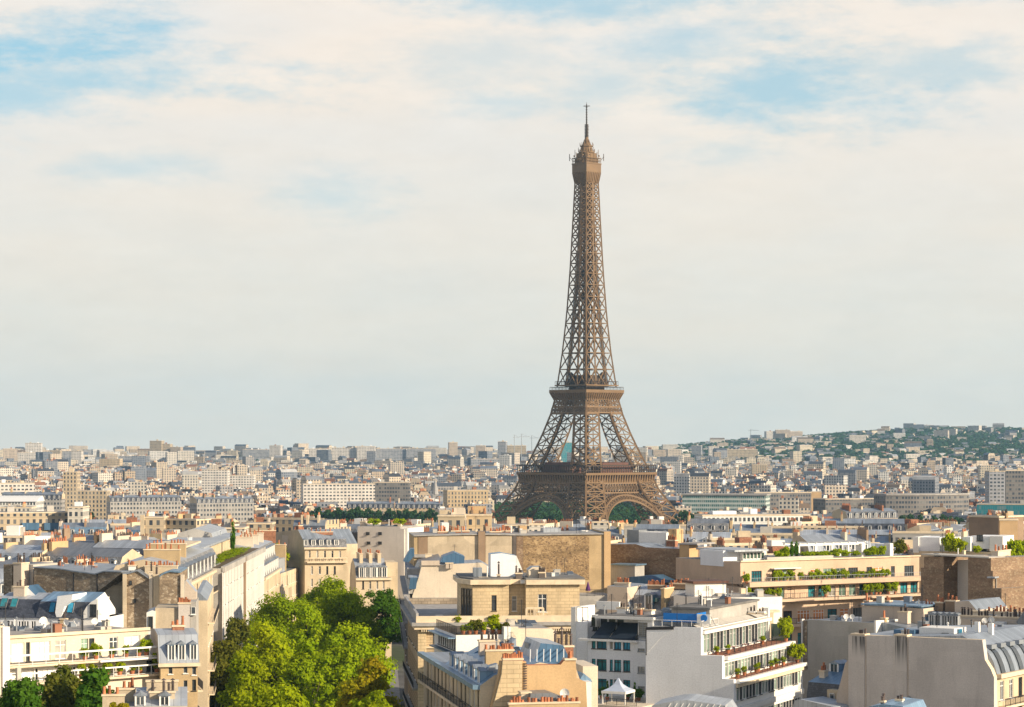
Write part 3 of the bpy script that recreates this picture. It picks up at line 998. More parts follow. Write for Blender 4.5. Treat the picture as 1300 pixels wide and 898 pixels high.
# ------------------------------------------------------------------ the tower
def build_tower():
    Y = 1710.0
    p = P(744.7, 600, Y)
    root = thing('lattice_tower', (p.x, Y, 0.0), R(45 - 2.2), 'tall brown iron lattice tower rising over the city roofs on four arched legs', 'tower')
    O = [(0, 62.4), (15, 53), (24, 47), (30, 43.6), (43, 36.0), (57.6, 31.2), (60, 30.0), (80, 22.9), (97, 17.9), (107, 16.0), (116, 14.9), (140, 12.3), (167, 10.1), (200, 8.3), (240, 6.7), (261, 5.9), (276, 5.5)]
    Wd = [(0, 25), (30, 19), (57, 15), (60, 14.4), (97, 12.2), (107, 11.4), (116, 9.6), (140, 8.3), (167, 7.4), (190, 7.4), (276, 5.3)]
    o = lambda z: lerp(O, z)
    inn = lambda z: max(0.35, o(z) - lerp(Wd, z))

    def put(name, b, mats='iron', parent=None):
        return link(name, b.mesh(name, mats, uv=False), parent or root)

    def leg(sx, sy, zs, ch, dg, name, sub=False):
        b = MB()
        c = lambda a, d, z: Vector((sx * (o(z) if a else inn(z)), sy * (o(z) if d else inn(z)), z))
        cs = [(1, 1), (0, 1), (0, 0), (1, 0)]
        for z0, z1 in zip(zs, zs[1:]):
            zm = (z0 + z1) / 2
            for k in range(4):
                A, B = cs[k], cs[(k + 1) % 4]
                b.beam(c(*A, z0), c(*A, z1), ch * (1.0 if A == (1, 1) else 0.85))
                b.beam(c(*A, z1), c(*B, z1), dg * 1.1)
                b.beam(c(*A, z0), c(*B, z1), dg)
                b.beam(c(*B, z0), c(*A, z1), dg)
                if sub:
                    b.beam(c(*A, zm), c(*B, zm), dg * 0.8)
                    m0, m1 = (c(*A, z0) + c(*B, z0)) / 2, (c(*A, z1) + c(*B, z1)) / 2
                    b.beam(m0, m1, dg * 0.7)
        # inner stair and lift track
        for z0, z1 in zip(zs, zs[1:]):
            mid = lambda z: Vector((sx * (o(z) + inn(z)) / 2, sy * (o(z) + inn(z)) / 2, z))
            if inn(z0) > 1:
                b.beam(mid(z0), mid(z1), ch * 1.5, 1)
                m0, m1, e = mid(z0), mid(z1), 1.6
                for dx, dy in ((e, 0), (-e, 0), (0, e), (0, -e)):
                    b.beam(m0 + Vector((dx, dy, 0)), m1 + Vector((dx, dy, 0)), 0.5, 1)
        return put(name, b, ['iron', 'dark_iron'])
    lo = [0, 9, 18, 27, 35, 42, 48, 54]
    up = [57, 66, 74, 82, 89.5, 96.5, 102, 107, 112]
    for sx in (-1, 1):
        for sy in (-1, 1):
            leg(sx, sy, lo, 1.4, 0.64, 'leg', True)
            leg(sx, sy, up, 1.3, 0.6, 'upper_leg', True)
    # the slender upper shaft: panels that get shorter going up
    zs, h = [116.0], 12.4
    while zs[-1] < 262:
        zs.append(min(264.0, zs[-1] + h))
        h *= 0.94
    for sx in (-1, 1):
        for sy in (-1, 1):
            leg(sx, sy, zs, 1.0, 0.52, 'spire_leg')
    for k in range(4):
        ca, sa = [(1, 0), (0, 1), (-1, 0), (0, -1)][k]
        rt = lambda x, y, z: Vector((x * ca - y * sa, x * sa + y * ca, z))
        b = MB()
        for z0, z1 in zip(zs, zs[1:]):
            i0, i1, o0, o1 = inn(z0), inn(z1), o(z0), o(z1)
            b.beam(rt(-i1, -o1, z1), rt(i1, -o1, z1), 0.6)
            if i0 > 1.2:
                b.beam(rt(-i0, -o0, z0), rt(i1, -o1, z1), 0.5)
                b.beam(rt(i0, -o0, z0), rt(-i1, -o1, z1), 0.5)
        put('cross_bracing', b)
    b = MB()
    for x in (-1, 1):
        for y in (-1, 1):
            b.beam((x * 1.5, y * 1.5, 116), (x * 1.3, y * 1.3, 268), 0.85)
    z = 118
    while z < 266:
        for x in (-1, 1):
            b.beam((x * 1.5, -1.5, z), (x * 1.5, 1.5, z + 1.6), 0.5)
            b.beam((-1.5, x * 1.5, z), (1.5, x * 1.5, z + 1.6), 0.5)
        z += 3.2
    b.box(-3.9, 3.9, -3.9, 3.9, 194, 197)
    b.box(-2.6, 2.6, -2.6, 2.6, 197.2, 199)
    put('elevator_shaft', b, 'dark_iron')

    def ring(b, h0, z0, h1, z1, t, mi=0):
        """four-sided band leaning from half-width h0 at z0 to h1 at z1, t thick"""
        for k in range(4):
            ca, sa = [(1, 0), (0, 1), (-1, 0), (0, -1)][k]
            rt = lambda x, y, z: (x * ca - y * sa, x * sa + y * ca, z)
            b.add([rt(-h0, -h0, z0), rt(h0, -h0, z0), rt(h1, -h1, z1), rt(-h1, -h1, z1), rt(-h0 + t, -h0 + t, z0), rt(h0 - t, -h0 + t, z0), rt(h1 - t, -h1 + t, z1), rt(-h1 + t, -h1 + t, z1)],
                  [(0, 1, 2, 3), (5, 4, 7, 6), (3, 2, 6, 7), (1, 0, 4, 5)], mi)

    def lattice(b, h0, z0, h1, z1, n, w, mi=0, cross=True):
        for k in range(4):
            ca, sa = [(1, 0), (0, 1), (-1, 0), (0, -1)][k]
            rt = lambda x, y, z: Vector((x * ca - y * sa, x * sa + y * ca, z))
            for i in range(n):
                a0, a1 = -h0 + 2 * h0 * i / n, -h0 + 2 * h0 * (i + 1) / n
                c0, c1 = -h1 + 2 * h1 * i / n, -h1 + 2 * h1 * (i + 1) / n
                b.beam(rt(a0, -h0, z0), rt(c0, -h1, z1), w)
                if cross:
                    b.beam(rt(a0, -h0, z0), rt(c1, -h1, z1), w * 0.8)
                    b.beam(rt(a1, -h0, z0), rt(c0, -h1, z1), w * 0.8)

    def deck(b, ho, hi, z0, z1, mi=0):
        for k in range(4):
            ca, sa = [(1, 0), (0, 1), (-1, 0), (0, -1)][k]
            rt = lambda x, y: (x * ca - y * sa, x * sa + y * ca)
            b.pxy([rt(-ho, -ho), rt(ho, -ho), rt(hi, -hi), rt(-hi, -hi)], z0, z1, mi)
    # first platform
    fp = link('first_platform', None, root)
    b = MB()
    deck(b, 35.3, 15, 53.2, 54.2)
    ring(b, 33.6, 47.6, 34.0, 53.19, 0.6)
    put('deck', b, 'iron', fp)
    b = MB()
    for k in range(4):                              # consoles under the gallery
        ca, sa = [(1, 0), (0, 1), (-1, 0), (0, -1)][k]
        rt = lambda x, y, z: (x * ca - y * sa, x * sa + y * ca, z)
        n = 27
        for i in range(n + 1):
            x = -33.9 + 67.8 * i / n
            vs = [rt(x + e, yy, zz) for e in (-0.42, 0.42) for yy, zz in ((-33.5, 47.6), (-34.2, 49.0), (-35.4, 53.19), (-33.9, 53.19))]
            b.add(vs, [(0, 1, 2, 3)[::-1], (4, 5, 6, 7), (0, 1, 5, 4), (1, 2, 6, 5), (2, 3, 7, 6), (3, 0, 4, 7)])
    ring(b, 35.5, 53.3, 35.6, 54.9, 0.5)
    put('console_frieze', b, 'iron', fp)
    b = MB()
    lattice(b, 34.9, 54.9, 34.9, 59.6, 30, 0.34, cross=False)
    ring(b, 35.2, 59.5, 35.2, 60.3, 0.9)
    ring(b, 35.1, 56.2, 35.1, 56.6, 0.25)
    put('gallery_railing', b, 'dark_iron', fp)
    b = MB()
    lattice(b, 34.4, 41.2, 33.8, 47.2, 26, 0.42)
    ring(b, 34.6, 40.2, 34.5, 41.3, 0.9)
    ring(b, 34.0, 46.9, 33.8, 47.7, 0.8)
    put('lattice_girder', b, 'iron', fp)
    for k in range(4):                              # pavilions between the legs
        b = MB()
        a = math.pi / 2 * k
        b.pxy([(math.cos(a) * x - math.sin(a) * y, math.sin(a) * x + math.cos(a) * y) for x, y in ((-16, -30), (16, -30), (16, -21), (-16, -21))], 54.3, 60.2)
        b.pxy([(math.cos(a) * x - math.sin(a) * y, math.sin(a) * x + math.cos(a) * y) for x, y in ((-13, -29), (13, -29), (13, -22), (-13, -22))], 60.3, 62.0)
        put('pavilion', b, 'red_iron', fp)
    # arches
    for k in range(4):
        ca, sa = [(1, 0), (0, 1), (-1, 0), (0, -1)][k]
        rt = lambda x, y, z: Vector((x * ca - y * sa, x * sa + y * ca, z))
        b = MB()
        n = 34
        Ro, Ri, zc = 38.2, 34.6, 1.0
        prev = None
        for i in range(n + 1):
            th = R(4) + (math.pi - R(8)) * i / n
            zo, zi = zc + Ro * math.sin(th), zc + Ri * math.sin(th)
            po, pi_ = rt(-Ro * math.cos(th), -(o(zo) - 0.2), zo), rt(-Ri * math.cos(th), -(o(zi) - 0.2), zi)
            qo, qi = rt(-Ro * math.cos(th), -(o(zo) - 3.4), zo), rt(-Ri * math.cos(th), -(o(zi) - 3.4), zi)
            b.beam(po, pi_, 0.5)
            b.beam(pi_, qi, 0.4)
            if prev:
                a0, a1, a2, a3 = prev
                b.beam(a0, po, 1.1)
                b.beam(a1, pi_, 1.3)
                b.beam(a2, qo, 0.7)
                b.beam(a3, qi, 0.8)
                b.beam(a0, pi_, 0.4)
                b.beam(a1, po, 0.4)
            prev = (po, pi_, qo, qi)
        for i in range(-13, 14):                    # spandrel ties up to the girder
            x = i * 2.5
            if abs(x) < Ro:
                z = zc + math.sqrt(Ro * Ro - x * x)
                if z < 39:
                    b.beam(rt(x, -(o(z) - 0.2), z), rt(x, -34.5, 40.4), 0.36)
                    x2 = x + (2.5 if x < 0 else -2.5)
                    b.beam(rt(x, -(o(z) - 0.2), z), rt(x2, -34.5, 40.4), 0.3)
        put('arch', b, 'iron')
    # second platform
    sp = link('second_platform', None, root)
    b = MB()
    deck(b, 18.9, 5, 112.2, 113.4)
    ring(b, 16.6, 107.4, 18.6, 111.4, 0.5)
    ring(b, 18.9, 111.4, 19.0, 113.6, 0.6)
    deck(b, 16.2, 4, 116.4, 117.2)
    put('deck', b, 'iron', sp)
    b = MB()
    for k in range(4):
        ca, sa = [(1, 0), (0, 1), (-1, 0), (0, -1)][k]
        rt = lambda x, y, z: Vector((x * ca - y * sa, x * sa + y * ca, z))
        for i in range(17):
            x = -16.4 + 32.8 * i / 16
            b.beam(rt(x, -16.6, 106.5), rt(x * 1.12, -18.9, 111.6), 0.6)
    put('console_frieze', b, 'iron', sp)
    b = MB()
    lattice(b, 17.3, 101.6, 16.4, 106.6, 12, 0.4)
    ring(b, 16.7, 106.4, 16.6, 107.5, 0.8)
    ring(b, 17.6, 100.9, 17.5, 101.9, 0.8)
    lattice(b, 18.2, 97.6, 17.7, 101.0, 22, 0.28)
    ring(b, 18.4, 96.9, 18.3, 97.8, 0.8)
    put('lattice_girder', b, 'iron', sp)
    b = MB()
    lattice(b, 18.6, 113.6, 18.6, 115.6, 26, 0.18, cross=False)
    ring(b, 18.7, 115.5, 18.7, 115.8, 0.25)
    lattice(b, 15.9, 117.2, 15.9, 119.6, 20, 0.18, cross=False)
    ring(b, 16.0, 119.5, 16.0, 119.8, 0.25)
    put('gallery_railing', b, 'dark_iron', sp)
    b = MB()
    b.box(-10.5, 10.5, -10.5, 10.5, 117.3, 121.8)
    b.box(-8.5, 8.5, -8.5, 8.5, 121.9, 124.2)
    b.pxy([(-9, -9), (9, -9), (9, 9), (-9, 9)], 113.5, 116.3)
    for x, y in ((-1, -1), (1, -1), (-1, 1), (1, 1)):
        b.cone(x * 8, y * 8, 124.3, 126.4, 2.6, 0.8, 8)
    put('pavilion', b, 'dark_iron', sp)
    # third platform and head
    tp = link('top_platform', None, root)
    b = MB()
    deck(b, 7.2, 1, 268.2, 269)
    ring(b, 5.9, 262, 7.1, 268.1, 0.35)
    ring(b, 7.3, 269, 7.35, 274.8, 0.4)
    deck(b, 7.6, 1, 274.9, 275.6)
    put('deck', b, 'iron', tp)
    b = MB()
    for k in range(4):
        ca, sa = [(1, 0), (0, 1), (-1, 0), (0, -1)][k]
        rt = lambda x, y, z: Vector((x * ca - y * sa, x * sa + y * ca, z))
        for i in range(9):
            x = -5.9 + 11.8 * i / 8
            b.beam(rt(x, -6.0, 261), rt(x * 1.2, -7.3, 269), 0.55)
        for i in range(11):
            x = -7 + 14 * i / 10
            b.beam(rt(x, -7.3, 275.6), rt(x, -7.3, 279.4), 0.28)
        b.beam(rt(-7.3, -7.3, 279.4), rt(7.3, -7.3, 279.4), 0.4)
        b.beam(rt(-7.3, -7.3, 277.4), rt(7.3, -7.3, 277.4), 0.28)
        for x in (-1, 1):
            b.beam(rt(7.2 * x, -7.2, 278), rt(8.8 * x, -8.8, 280.5), 0.3)
            b.beam(rt(8.6 * x, -8.6, 277.5), rt(8.6 * x, -8.6, 282.5), 0.35)
            b.beam(rt(3 * x, -7.3, 279), rt(3 * x, -7.6, 283.5), 0.3)
            b.beam(rt(5.5 * x, -6.3, 279), rt(5.5 * x, -6.3, 285.5), 0.25)
            b.beam(rt(7.3 * x, -4.5, 281), rt(8.6 * x, -4.5, 281), 0.5)
    put('gallery_railing', b, 'iron', tp)
    b = MB()
    b.box(-6.0, 6.0, -6.0, 6.0, 275.7, 279.2)
    b.pxy([(-5, -5), (5, -5), (5, 5), (-5, 5)], 279.3, 283.0)
    b.cone(0, 0, 283.05, 284.0, 6.2, 6.2, 8, 0, R(22.5))
    b.cone(0, 0, 284.05, 287.6, 4.6, 4.3, 8, 0, R(22.5))
    b.cone(0, 0, 287.65, 288.2, 5.0, 5.0, 8, 0, R(22.5))
    b.cone(0, 0, 288.25, 291.2, 3.7, 1.9, 8, 0, R(22.5))
    b.cone(0, 0, 291.25, 294.5, 1.6, 1.3, 8)
    for i in range(14):
        a = 6.283 * i / 14
        b.beam((5.9 * math.cos(a), 5.9 * math.sin(a), 284), (5.9 * math.cos(a), 5.9 * math.sin(a), 285.6 + (i % 3) * 0.8), 0.22)
        b.beam((4.8 * math.cos(a), 4.8 * math.sin(a), 288.2), (4.8 * math.cos(a), 4.8 * math.sin(a), 289.6 + (i % 2)), 0.2)
    for i in range(8):
        a = math.pi / 4 * i
        b.beam((5.4 * math.cos(a), 5.4 * math.sin(a), 283), (1.4 * math.cos(a), 1.4 * math.sin(a), 293), 0.4)
    put('dome', b, 'iron', tp)
    b = MB()
    b.cone(0, 0, 294, 304, 0.95, 0.8, 8)
    for i in range(9):
        z = 294.6 + i * 1.05
        b.cone(0, 0, z, z + 0.45, 1.55, 1.55, 8)
    b.cone(0, 0, 304, 318.2, 0.5, 0.36, 6)
    for i in range(7):
        b.cone(0, 0, 305 + i * 1.8, 305.4 + i * 1.8, 0.75, 0.75, 6)
    b.beam((-1.6, -1.6, 316.6), (1.6, 1.6, 316.6), 0.5)
    b.beam((-1.6, 1.6, 316.8), (1.6, -1.6, 316.8), 0.5)
    b.cone(0, 0, 318.2, 319.6, 0.16, 0.1, 6)
    put('antenna', b, 'dark_iron', tp)
    FOOT.append((p.x, Y, 66, 66, R(45)))


build_tower()


# ------------------------------------------------------------------ avenue
def strip(name, pts, z, mat, w=None):
    """ribbon on the ground along (x, y) pairs of left and right edges"""
    b = MB()
    for (l0, r0, y0), (l1, r1, y1) in zip(pts, pts[1:]):
        b.quad((l0, y0, T(0, y0) + z), (r0, y0, T(0, y0) + z), (r1, y1, T(0, y1) + z), (l1, y1, T(0, y1) + z))
    o = link(name, b.mesh(name, mat))
    return tag(o, kind='structure')


AX = lambda y: -27 - 0.055 * (y - 300)              # middle line of the avenue
ays = [60, 200, 300, 400, 470, 520, 560]
strip('avenue', [(AX(y) - 8.5, AX(y) + 8.5, y) for y in ays], 0.02, 'asphalt')
for sgn in (-1, 1):
    b = MB()
    for y0, y1 in zip(ays, ays[1:]):
        for (xa, xb) in ((8.5, 14.5),):
            e = [sorted((AX(y) + sgn * xa, AX(y) + sgn * xb)) for y in (y0, y1)]
            z0, z1 = T(0, y0), T(0, y1)
            v = [(e[0][0], y0, z0), (e[0][1], y0, z0), (e[1][1], y1, z1), (e[1][0], y1, z1)]
            b.add([(x, y, z + 0.01) for x, y, z in v] + [(x, y, z + 0.14) for x, y, z in v], [(4, 5, 6, 7), (0, 1, 5, 4), (1, 2, 6, 5), (2, 3, 7, 6), (3, 0, 4, 7)])
    tag(link('pavement', b.mesh('pavement', 'pavement')), kind='structure')
b = MB()
for y in range(120, 520, 6):
    x = AX(y)
    b.quad((x - 0.08, y, T(0, y) + 0.03), (x + 0.08, y, T(0, y) + 0.03), (x - 0.08 - 0.165, y + 3, T(0, y + 3) + 0.03), (x - 0.245 + 0.16, y + 3, T(0, y + 3) + 0.03))
tag(link('road_marking', b.mesh('road_marking', 'white_paint')), kind='structure')


def car(x, y, ang, paint, label, group='cars parked under the avenue trees'):
    r = thing('parked_car', (x, y, T(x, y) + 0.03), ang, label, 'car', group)
    b = MB()
    b.pxz([(-2.1, 0.35), (2.1, 0.35), (2.15, 0.7), (1.95, 0.92), (1.0, 1.0), (-1.75, 1.02), (-2.15, 0.85)], -0.86, 0.86)
    b.pxz([(-1.7, 1.023), (1.0, 1.003), (0.45, 1.45), (-1.2, 1.47)], -0.74, 0.74)
    link('body', b.mesh('body', paint, uv=False), r)
    b = MB()
    b.pxz([(-1.45, 1.06), (0.78, 1.05), (0.38, 1.40), (-1.12, 1.41)], -0.755, 0.755)
    link('side_window', b.mesh('side_window', 'glass', uv=False), r)
    b = MB().quad((0.99, -0.66, 1.04), (0.99, 0.66, 1.04), (0.5, 0.62, 1.42), (0.5, -0.62, 1.42))
    link('windscreen', b.mesh('windscreen', 'glass', uv=False), r)
    if 'wheel' not in CACHE:
        n = 14
        w = MB()
        w.ex([(0.32 * math.cos(2 * math.pi * i / n), 0.32 * math.sin(2 * math.pi * i / n)) for i in range(n)], lambda u, v, k: (u, k, v), -0.1, 0.1)
        w.ex([(0.19 * math.cos(2 * math.pi * i / n), 0.19 * math.sin(2 * math.pi * i / n)) for i in range(n)], lambda u, v, k: (u, k, v), -0.11, 0.11, 1)
        CACHE['wheel'] = w.mesh('wheel', ['tyre', 'grey_metal'], uv=False)
    for wx in (-1.3, 1.3):
        for wy in (-0.8, 0.8):
            link('wheel', CACHE['wheel'], r, (wx, wy, 0.32))
    for wy in (-0.62, 0.62):
        link('headlight', MB().box(2.1, 2.17, wy - 0.15, wy + 0.15, 0.62, 0.76).mesh('headlight', 'white_paint', uv=False), r)


for (px, Y, paint, lab) in ((277, 330, 'car_paint', 'dark parked car in the shade at the foot of the sunlit street fronts'), (281, 312, 'car_white', 'pale grey parked car in the shade under the olive green tree'),
                            (499, 355, 'blue_panel', 'blue car parked close to the long shaded stone front'), (402, 262, 'car_white', 'white car on the roadway seen through the gap between the front trees')):
    car((px - CX) * Y / F, Y, R(96), paint, lab)

# ------------------------------------------------------------------ avenue trees
AT = 'plane trees along the avenue'
tree(345, 784, 345, 84, None, 'leaf_bright', 'yellow-green plane tree beside the white pilastered front, lit all over', 1, group=AT)
tree(312, 812, 318, 64, None, 'leaf_bright', 'yellow-green plane tree leaning over the olive tree', 21, group=AT, clumps=110)
tree(362, 744, 430, 104, None, 'leaf_mid', 'broad green plane tree rising just below the low house with white balconies', 2, group=AT)
tree(442, 738, 440, 104, None, 'leaf_mid', 'widest mid-green plane tree in front of the yellow mansard house', 3, group=AT)
tree(418, 727, 500, 90, None, 'leaf_mid', 'darker green plane tree at the far end of the avenue under the dormer house', 4, group=AT)
tree(487, 738, 500, 50, None, 'leaf_dark', 'dark shaded plane tree against the far end of the long stone front', 5, group=AT, clumps=100)
tree(447, 790, 365, 100, None, 'leaf_mid', 'green plane tree with a sunlit top beside the long shaded stone front', 6, group=AT)
tree(385, 806, 335, 70, None, 'leaf_mid', 'green plane tree mid-avenue between the brightest tree and the shaded one', 7, group=AT, clumps=110)
tree(345, 852, 272, 118, None, 'leaf_bright', 'big yellow-green plane tree cut by the bottom edge of the view', 8, group=AT, clumps=200)
tree(464, 834, 296, 96, None, 'leaf_orange', 'plane tree with orange turning leaves at its top', 9, group=AT)
tree(482, 868, 262, 92, None, 'leaf_bright', 'bright green plane tree below the orange-topped one', 10, group=AT)
tree(284, 806, 345, 44, None, 'leaf_olive', 'olive green shaded tree against the foot of the left street fronts', 12, group=AT, clumps=100)
tree(395, 765, 395, 70, None, 'leaf_mid', 'green plane tree filling the hollow between the two broad ones', 13, group=AT, clumps=110)
tree(300, 780, 395, 40, None, 'leaf_olive', 'small olive tree hard against the pilastered white front', 14, group=AT, clumps=80)
GT = 'dark trees in front of the cream terraces'
tree(28, 860, 250, 86, None, 'leaf_dark', 'dark green tree furthest from the avenue in front of the cream terraces', 15, group=GT, lo=0.6)
tree(76, 847, 256, 74, None, 'leaf_olive', 'dark tree with rusty brown patches between its two green neighbours', 16, group=GT, lo=0.6)
tree(122, 850, 252, 76, None, 'leaf_dark', 'glossy dark green tree beside the small yellow bush', 17, group=GT, lo=0.6)
tree(150, 880, 244, 26, None, 'leaf_orange', 'small yellow tree at the bottom beside the zinc dormer roof', 18, cat='tree', clumps=30, name='small_tree', lo=0.75)

# ------------------------------------------------------------------ left side of the avenue
# stepped cream terraces
A = Bd('terraced_apartment_building', 'cream apartment building with two long planted terraces and white railings above dark trees', (-12, 268), (203, 283), depth=14)
zA = lambda py, px=100: A.Z(px, py)
r1, r2, r3 = zA(808), zA(840), zA(862)
ww = []
for a, c, st in ((15, 31, 'white'), (33, 38, 'dark'), (40, 64, 'white'), (70, 84, 'curtain'), (103, 112, 'pale'), (113, 120, 'dark'), (139, 150, 'french'), (158, 178, 'white'), (184, 192, 'curtain')):
    ww.append((A.T(a, 2.5), r2 + 0.15, A.T(c, 2.5), r1 - 0.55, st))
A.body(-0.0, A.W, 2.5, 14, r2, r1, 'pale_cream', ww, style=('curtain',), roof='pale_roof', name='upper_storey')
ww = []
for a, c, st in ((15, 43, 'white'), (45, 48, 'dark'), (50, 74, 'white'), (88, 98, 'french'), (112, 128, 'white'), (140, 152, 'curtain'), (160, 176, 'white'), (186, 198, 'dark')):
    ww.append((A.T(a, 1.2), r3 + 0.15, A.T(c, 1.2), r2 - 0.6, st))
A.body(-0.02, A.W + 0.02, 1.2, 14.02, r3, r2 - 0.24, 'white', ww, style=('curtain',), name='middle_storey', top=False)
A.body(-0.04, A.W + 0.04, 0.0, 14.04, 0, r3 - 0.24, 'pale_cream', A.grid(1, A.W - 1, 7, [(r3 - 3.3 - 3 * k, r3 - 1.2 - 3 * k) for k in range(1, 4)], 0.5), name='lower_storey', top=False)
A.box('terrace_slab', -0.3, A.W * 0.62, -0.3, 14.1, r2 - 0.236, r2 - 0.004, 'cream_stone')
A.box('terrace_slab', A.W * 0.62 + 0.01, A.W + 0.3, -0.6, 14.1, r2 - 0.236, r2 - 0.004, 'white')
A.box('terrace_slab', -0.3, A.W + 0.3, -0.9, 14.2, r3 - 0.236, r3 - 0.004, 'cream_stone')
A.box('parapet', -0.1, A.W + 0.1, 2.2, 2.6, r1 + 0.003, r1 + 0.35, 'cream_stone')
A.rail([(0, -0.2), (A.W, -0.5)], r2, 1.15, 'white_paint', 1.7, top=0.2)
A.rail([(0, -0.8), (A.W, -0.8)], r3, 1.1, 'white_paint', 1.7, top=0.16)
A.pbox('chimney', 3.5, 796, 12.5, 880, -2.6, -1.4, 'white', label='tall white chimney shaft')
A.pchim(-2, 797, 3.2, 880, -2.4, 1.2, 2, 'beige', 1)
A.pbox('vent_pipe', 22, 848, 27, 870, -1.6, -1.2, 'concrete')
for px in (60, 75, 128, 136):
    A.pbox('roof_block', px, 796 if px > 100 else 799, px + rnd.uniform(4, 8), 806, 6, 7.5, rnd.choice(['beige', 'cream_stone', 'concrete', 'brick']))
A.dishes([(A.T(px, 8), 8 + rnd.uniform(-2, 2), r1) for px in (16, 48, 58, 64, 84, 108, 118)], 'small white satellite dish among the clutter on the cream terrace roof', 'satellite dishes on the cream terrace roof')
TG = 'potted plants on the cream terraces'
A.shrubs([(A.T(px, 0.6), 0.6, r2, w, h) for px, w, h in ((108, 0.9, 1.2), (122, 1.3, 1.7), (142, 0.7, 1.0), (160, 0.9, 1.2), (176, 0.6, 1.0), (186, 1.4, 1.8))], 'round green shrub behind the upper white railing of the cream terraces', group=TG)
A.shrubs([(A.T(px, 0.0), 0.0, r3, w, h) for px, w, h in ((103, 0.9, 1.7), (118, 1.0, 1.4), (136, 1.1, 1.6), (152, 1.1, 1.6), (168, 0.6, 0.8), (178, 0.7, 0.8), (199, 1.4, 2.2))], 'leafy shrub behind the lower white railing of the cream terraces', mat='leaf_bright', group=TG + ', lower')

# small roofs and pot-lined walls below the terraces
A2 = Bd('low_zinc_house', 'low house with pale zinc roofs and two walls topped by pots below the cream terraces', (146, 246), (238, 247), depth=11)
for a, c, y0, y1, v, n, k in ((130, 158, 884, 898, 0, 5, 0), (186, 226, 866, 884, 5, 0, 0), (190, 222, 880, 893, 3, 6, 1), (148, 172, 876, 898, 6.0, 4, 0)):
    A2.pchim(a, y0, c, y1 + 6, v, 0.7, n, 'old_plaster', k, 1.0)
A2.body(0, A2.W, 0.9, 11, 0, A2.Z(200, 897, 0.9), 'beige', A2.grid(0.5, A2.W - 0.5, 3, [(14, 16), (17, 19)]), roof='zinc')
t0, t1 = A2.T(172, 3), A2.T(238, 3)
A2.mansard(t0, t1, 1.0, 11, A2.Z(200, 897, 0.9), A2.Z(200, 890, 0.9), A2.Z(200, 886, 0.9) + 0.6, 2.2, 'pale_zinc', 'pale_zinc', 'beige')
for px in (178, 209):
    A2.dormer(A2.T(px, 1.2), 1.2, A2.Z(px, 896, 1.2), 1.1, 1.0, 2.0)

# corner house with pale mansard and blue dormers
D = Bd('corner_mansard_house', 'yellow corner house with pale zinc mansard and blue-cheeked dormers beside the cream terraces', (204, 280), (251, 281), depth=11)
ze = D.Z(225, 842)
D.body(0, D.W, 0, 13, 0, ze, 'ochre', [(D.T(a), D.Z(a, c), D.T(b2), D.Z(a, e)) for a, e, b2, c in ((214, 846, 219, 856), (233, 843, 238, 855), (244, 841, 249, 857), (214, 868, 219, 880), (233, 864, 238, 878), (244, 863, 249, 877))],
       right=[(v, z, v + 1.1, z + 2.1) for v in (1.5, 4.5, 7.5, 10.5) for z in (ze - 3.2, ze - 6.6, ze - 10, ze - 13.4)])
zt = D.Z(225, 803)
rf = D.mansard(-0.2, D.W + 0.2, 0, 13, ze + 0.003, ze + 3.2, zt, 1.6, 'pale_zinc', 'pale_zinc', 'beige')
for a in (218, 231, 246):
    D.dormer(D.T(a), 0.25, ze + 0.25, 0.9, 1.9, 2.2, 'blue_zinc', parent=rf)
D.box('cornice', -0.3, D.W + 0.3, -0.4, 0.0, ze - 0.4, ze, 'cream_stone')
for k in range(3):
    D.box('balcony_slab', D.W, D.W + 0.7, 0.5, 12.5, ze - 3.5 - 3.4 * k, ze - 3.3 - 3.4 * k, 'cream_stone')
    D.rail([(D.W + 0.65, 0.5), (D.W + 0.65, 12.5)], ze - 3.3 - 3.4 * k, 1.0, 'dark_metal', 1.5, 0.22)
D.pchim(219, 796, 234, 806, 5, 1.2, 6, 'brick', 0)

# narrow sunlit street fronts running towards the bottom of the avenue
D3 = Bd('street_front_house', 'narrow cream street front with black balconies seen almost edge-on above the parked cars', (263.5, 330), (271, 362), depth=3)
ze = D3.Z(268, 752)
ff = D3.grid(1, D3.W - 1, 10, [(ze - 3.2 - 3.3 * k, ze - 1.0 - 3.3 * k) for k in range(6)], 0.36)
D3.body(0, D3.W, 0, 1.6, 0, ze, 'cream', ff)
for k in (0, 2, 3, 4):
    D3.box('balcony_slab', 2, D3.W - 2, -0.9, 0, ze - 3.4 - 3.3 * k, ze - 3.2 - 3.3 * k, 'cream_stone')
    D3.rail([(2, -0.85), (D3.W - 2, -0.85)], ze - 3.2 - 3.3 * k, 1.0, 'dark_metal', 2.0, 0.3)
D3.part('roof', MB().pyz([(0, ze + 0.003), (1.6, ze + 0.003), (1.6, ze + 1.0), (1.0, ze + 1.0)], 0, D3.W), 'zinc')

# small yard structures in front of the rubble walls
C2 = Bd('yard_lodge', 'small ochre yard wall with a white doorway lodge under the rubble gables', (186, 318), (249, 318.6), depth=9)
C2.pbox('wall', 197, 772, 226, 812, 0.6, 9, 'old_plaster')
C2.wall_poly([(186, 812), (186, 778), (193, 775), (197, 776), (197, 812)], 0, 7, 'white', roof='zinc', name='lodge')
C2.win(C2.T(191.3), C2.Z(191, 798), 0.6, 1.6, 'wood', -0.27)
C2.pchim(226.5, 767, 241, 812, 0.2, 1.4, 7, 'pinkish', 0, 0.8)
C2.pbox('wall', 241.5, 764, 249, 812, 0.4, 9, 'grey_plaster')
C2.win(C2.T(245.4, 0.4), C2.Z(245, 780, 0.4), 0.65, 1.0, 'french', 0.13)
C2.wall_poly([(233, 766), (249, 766), (249, 752), (236, 737)], 5, 4, 'beige', roof='pale_zinc', name='gable')

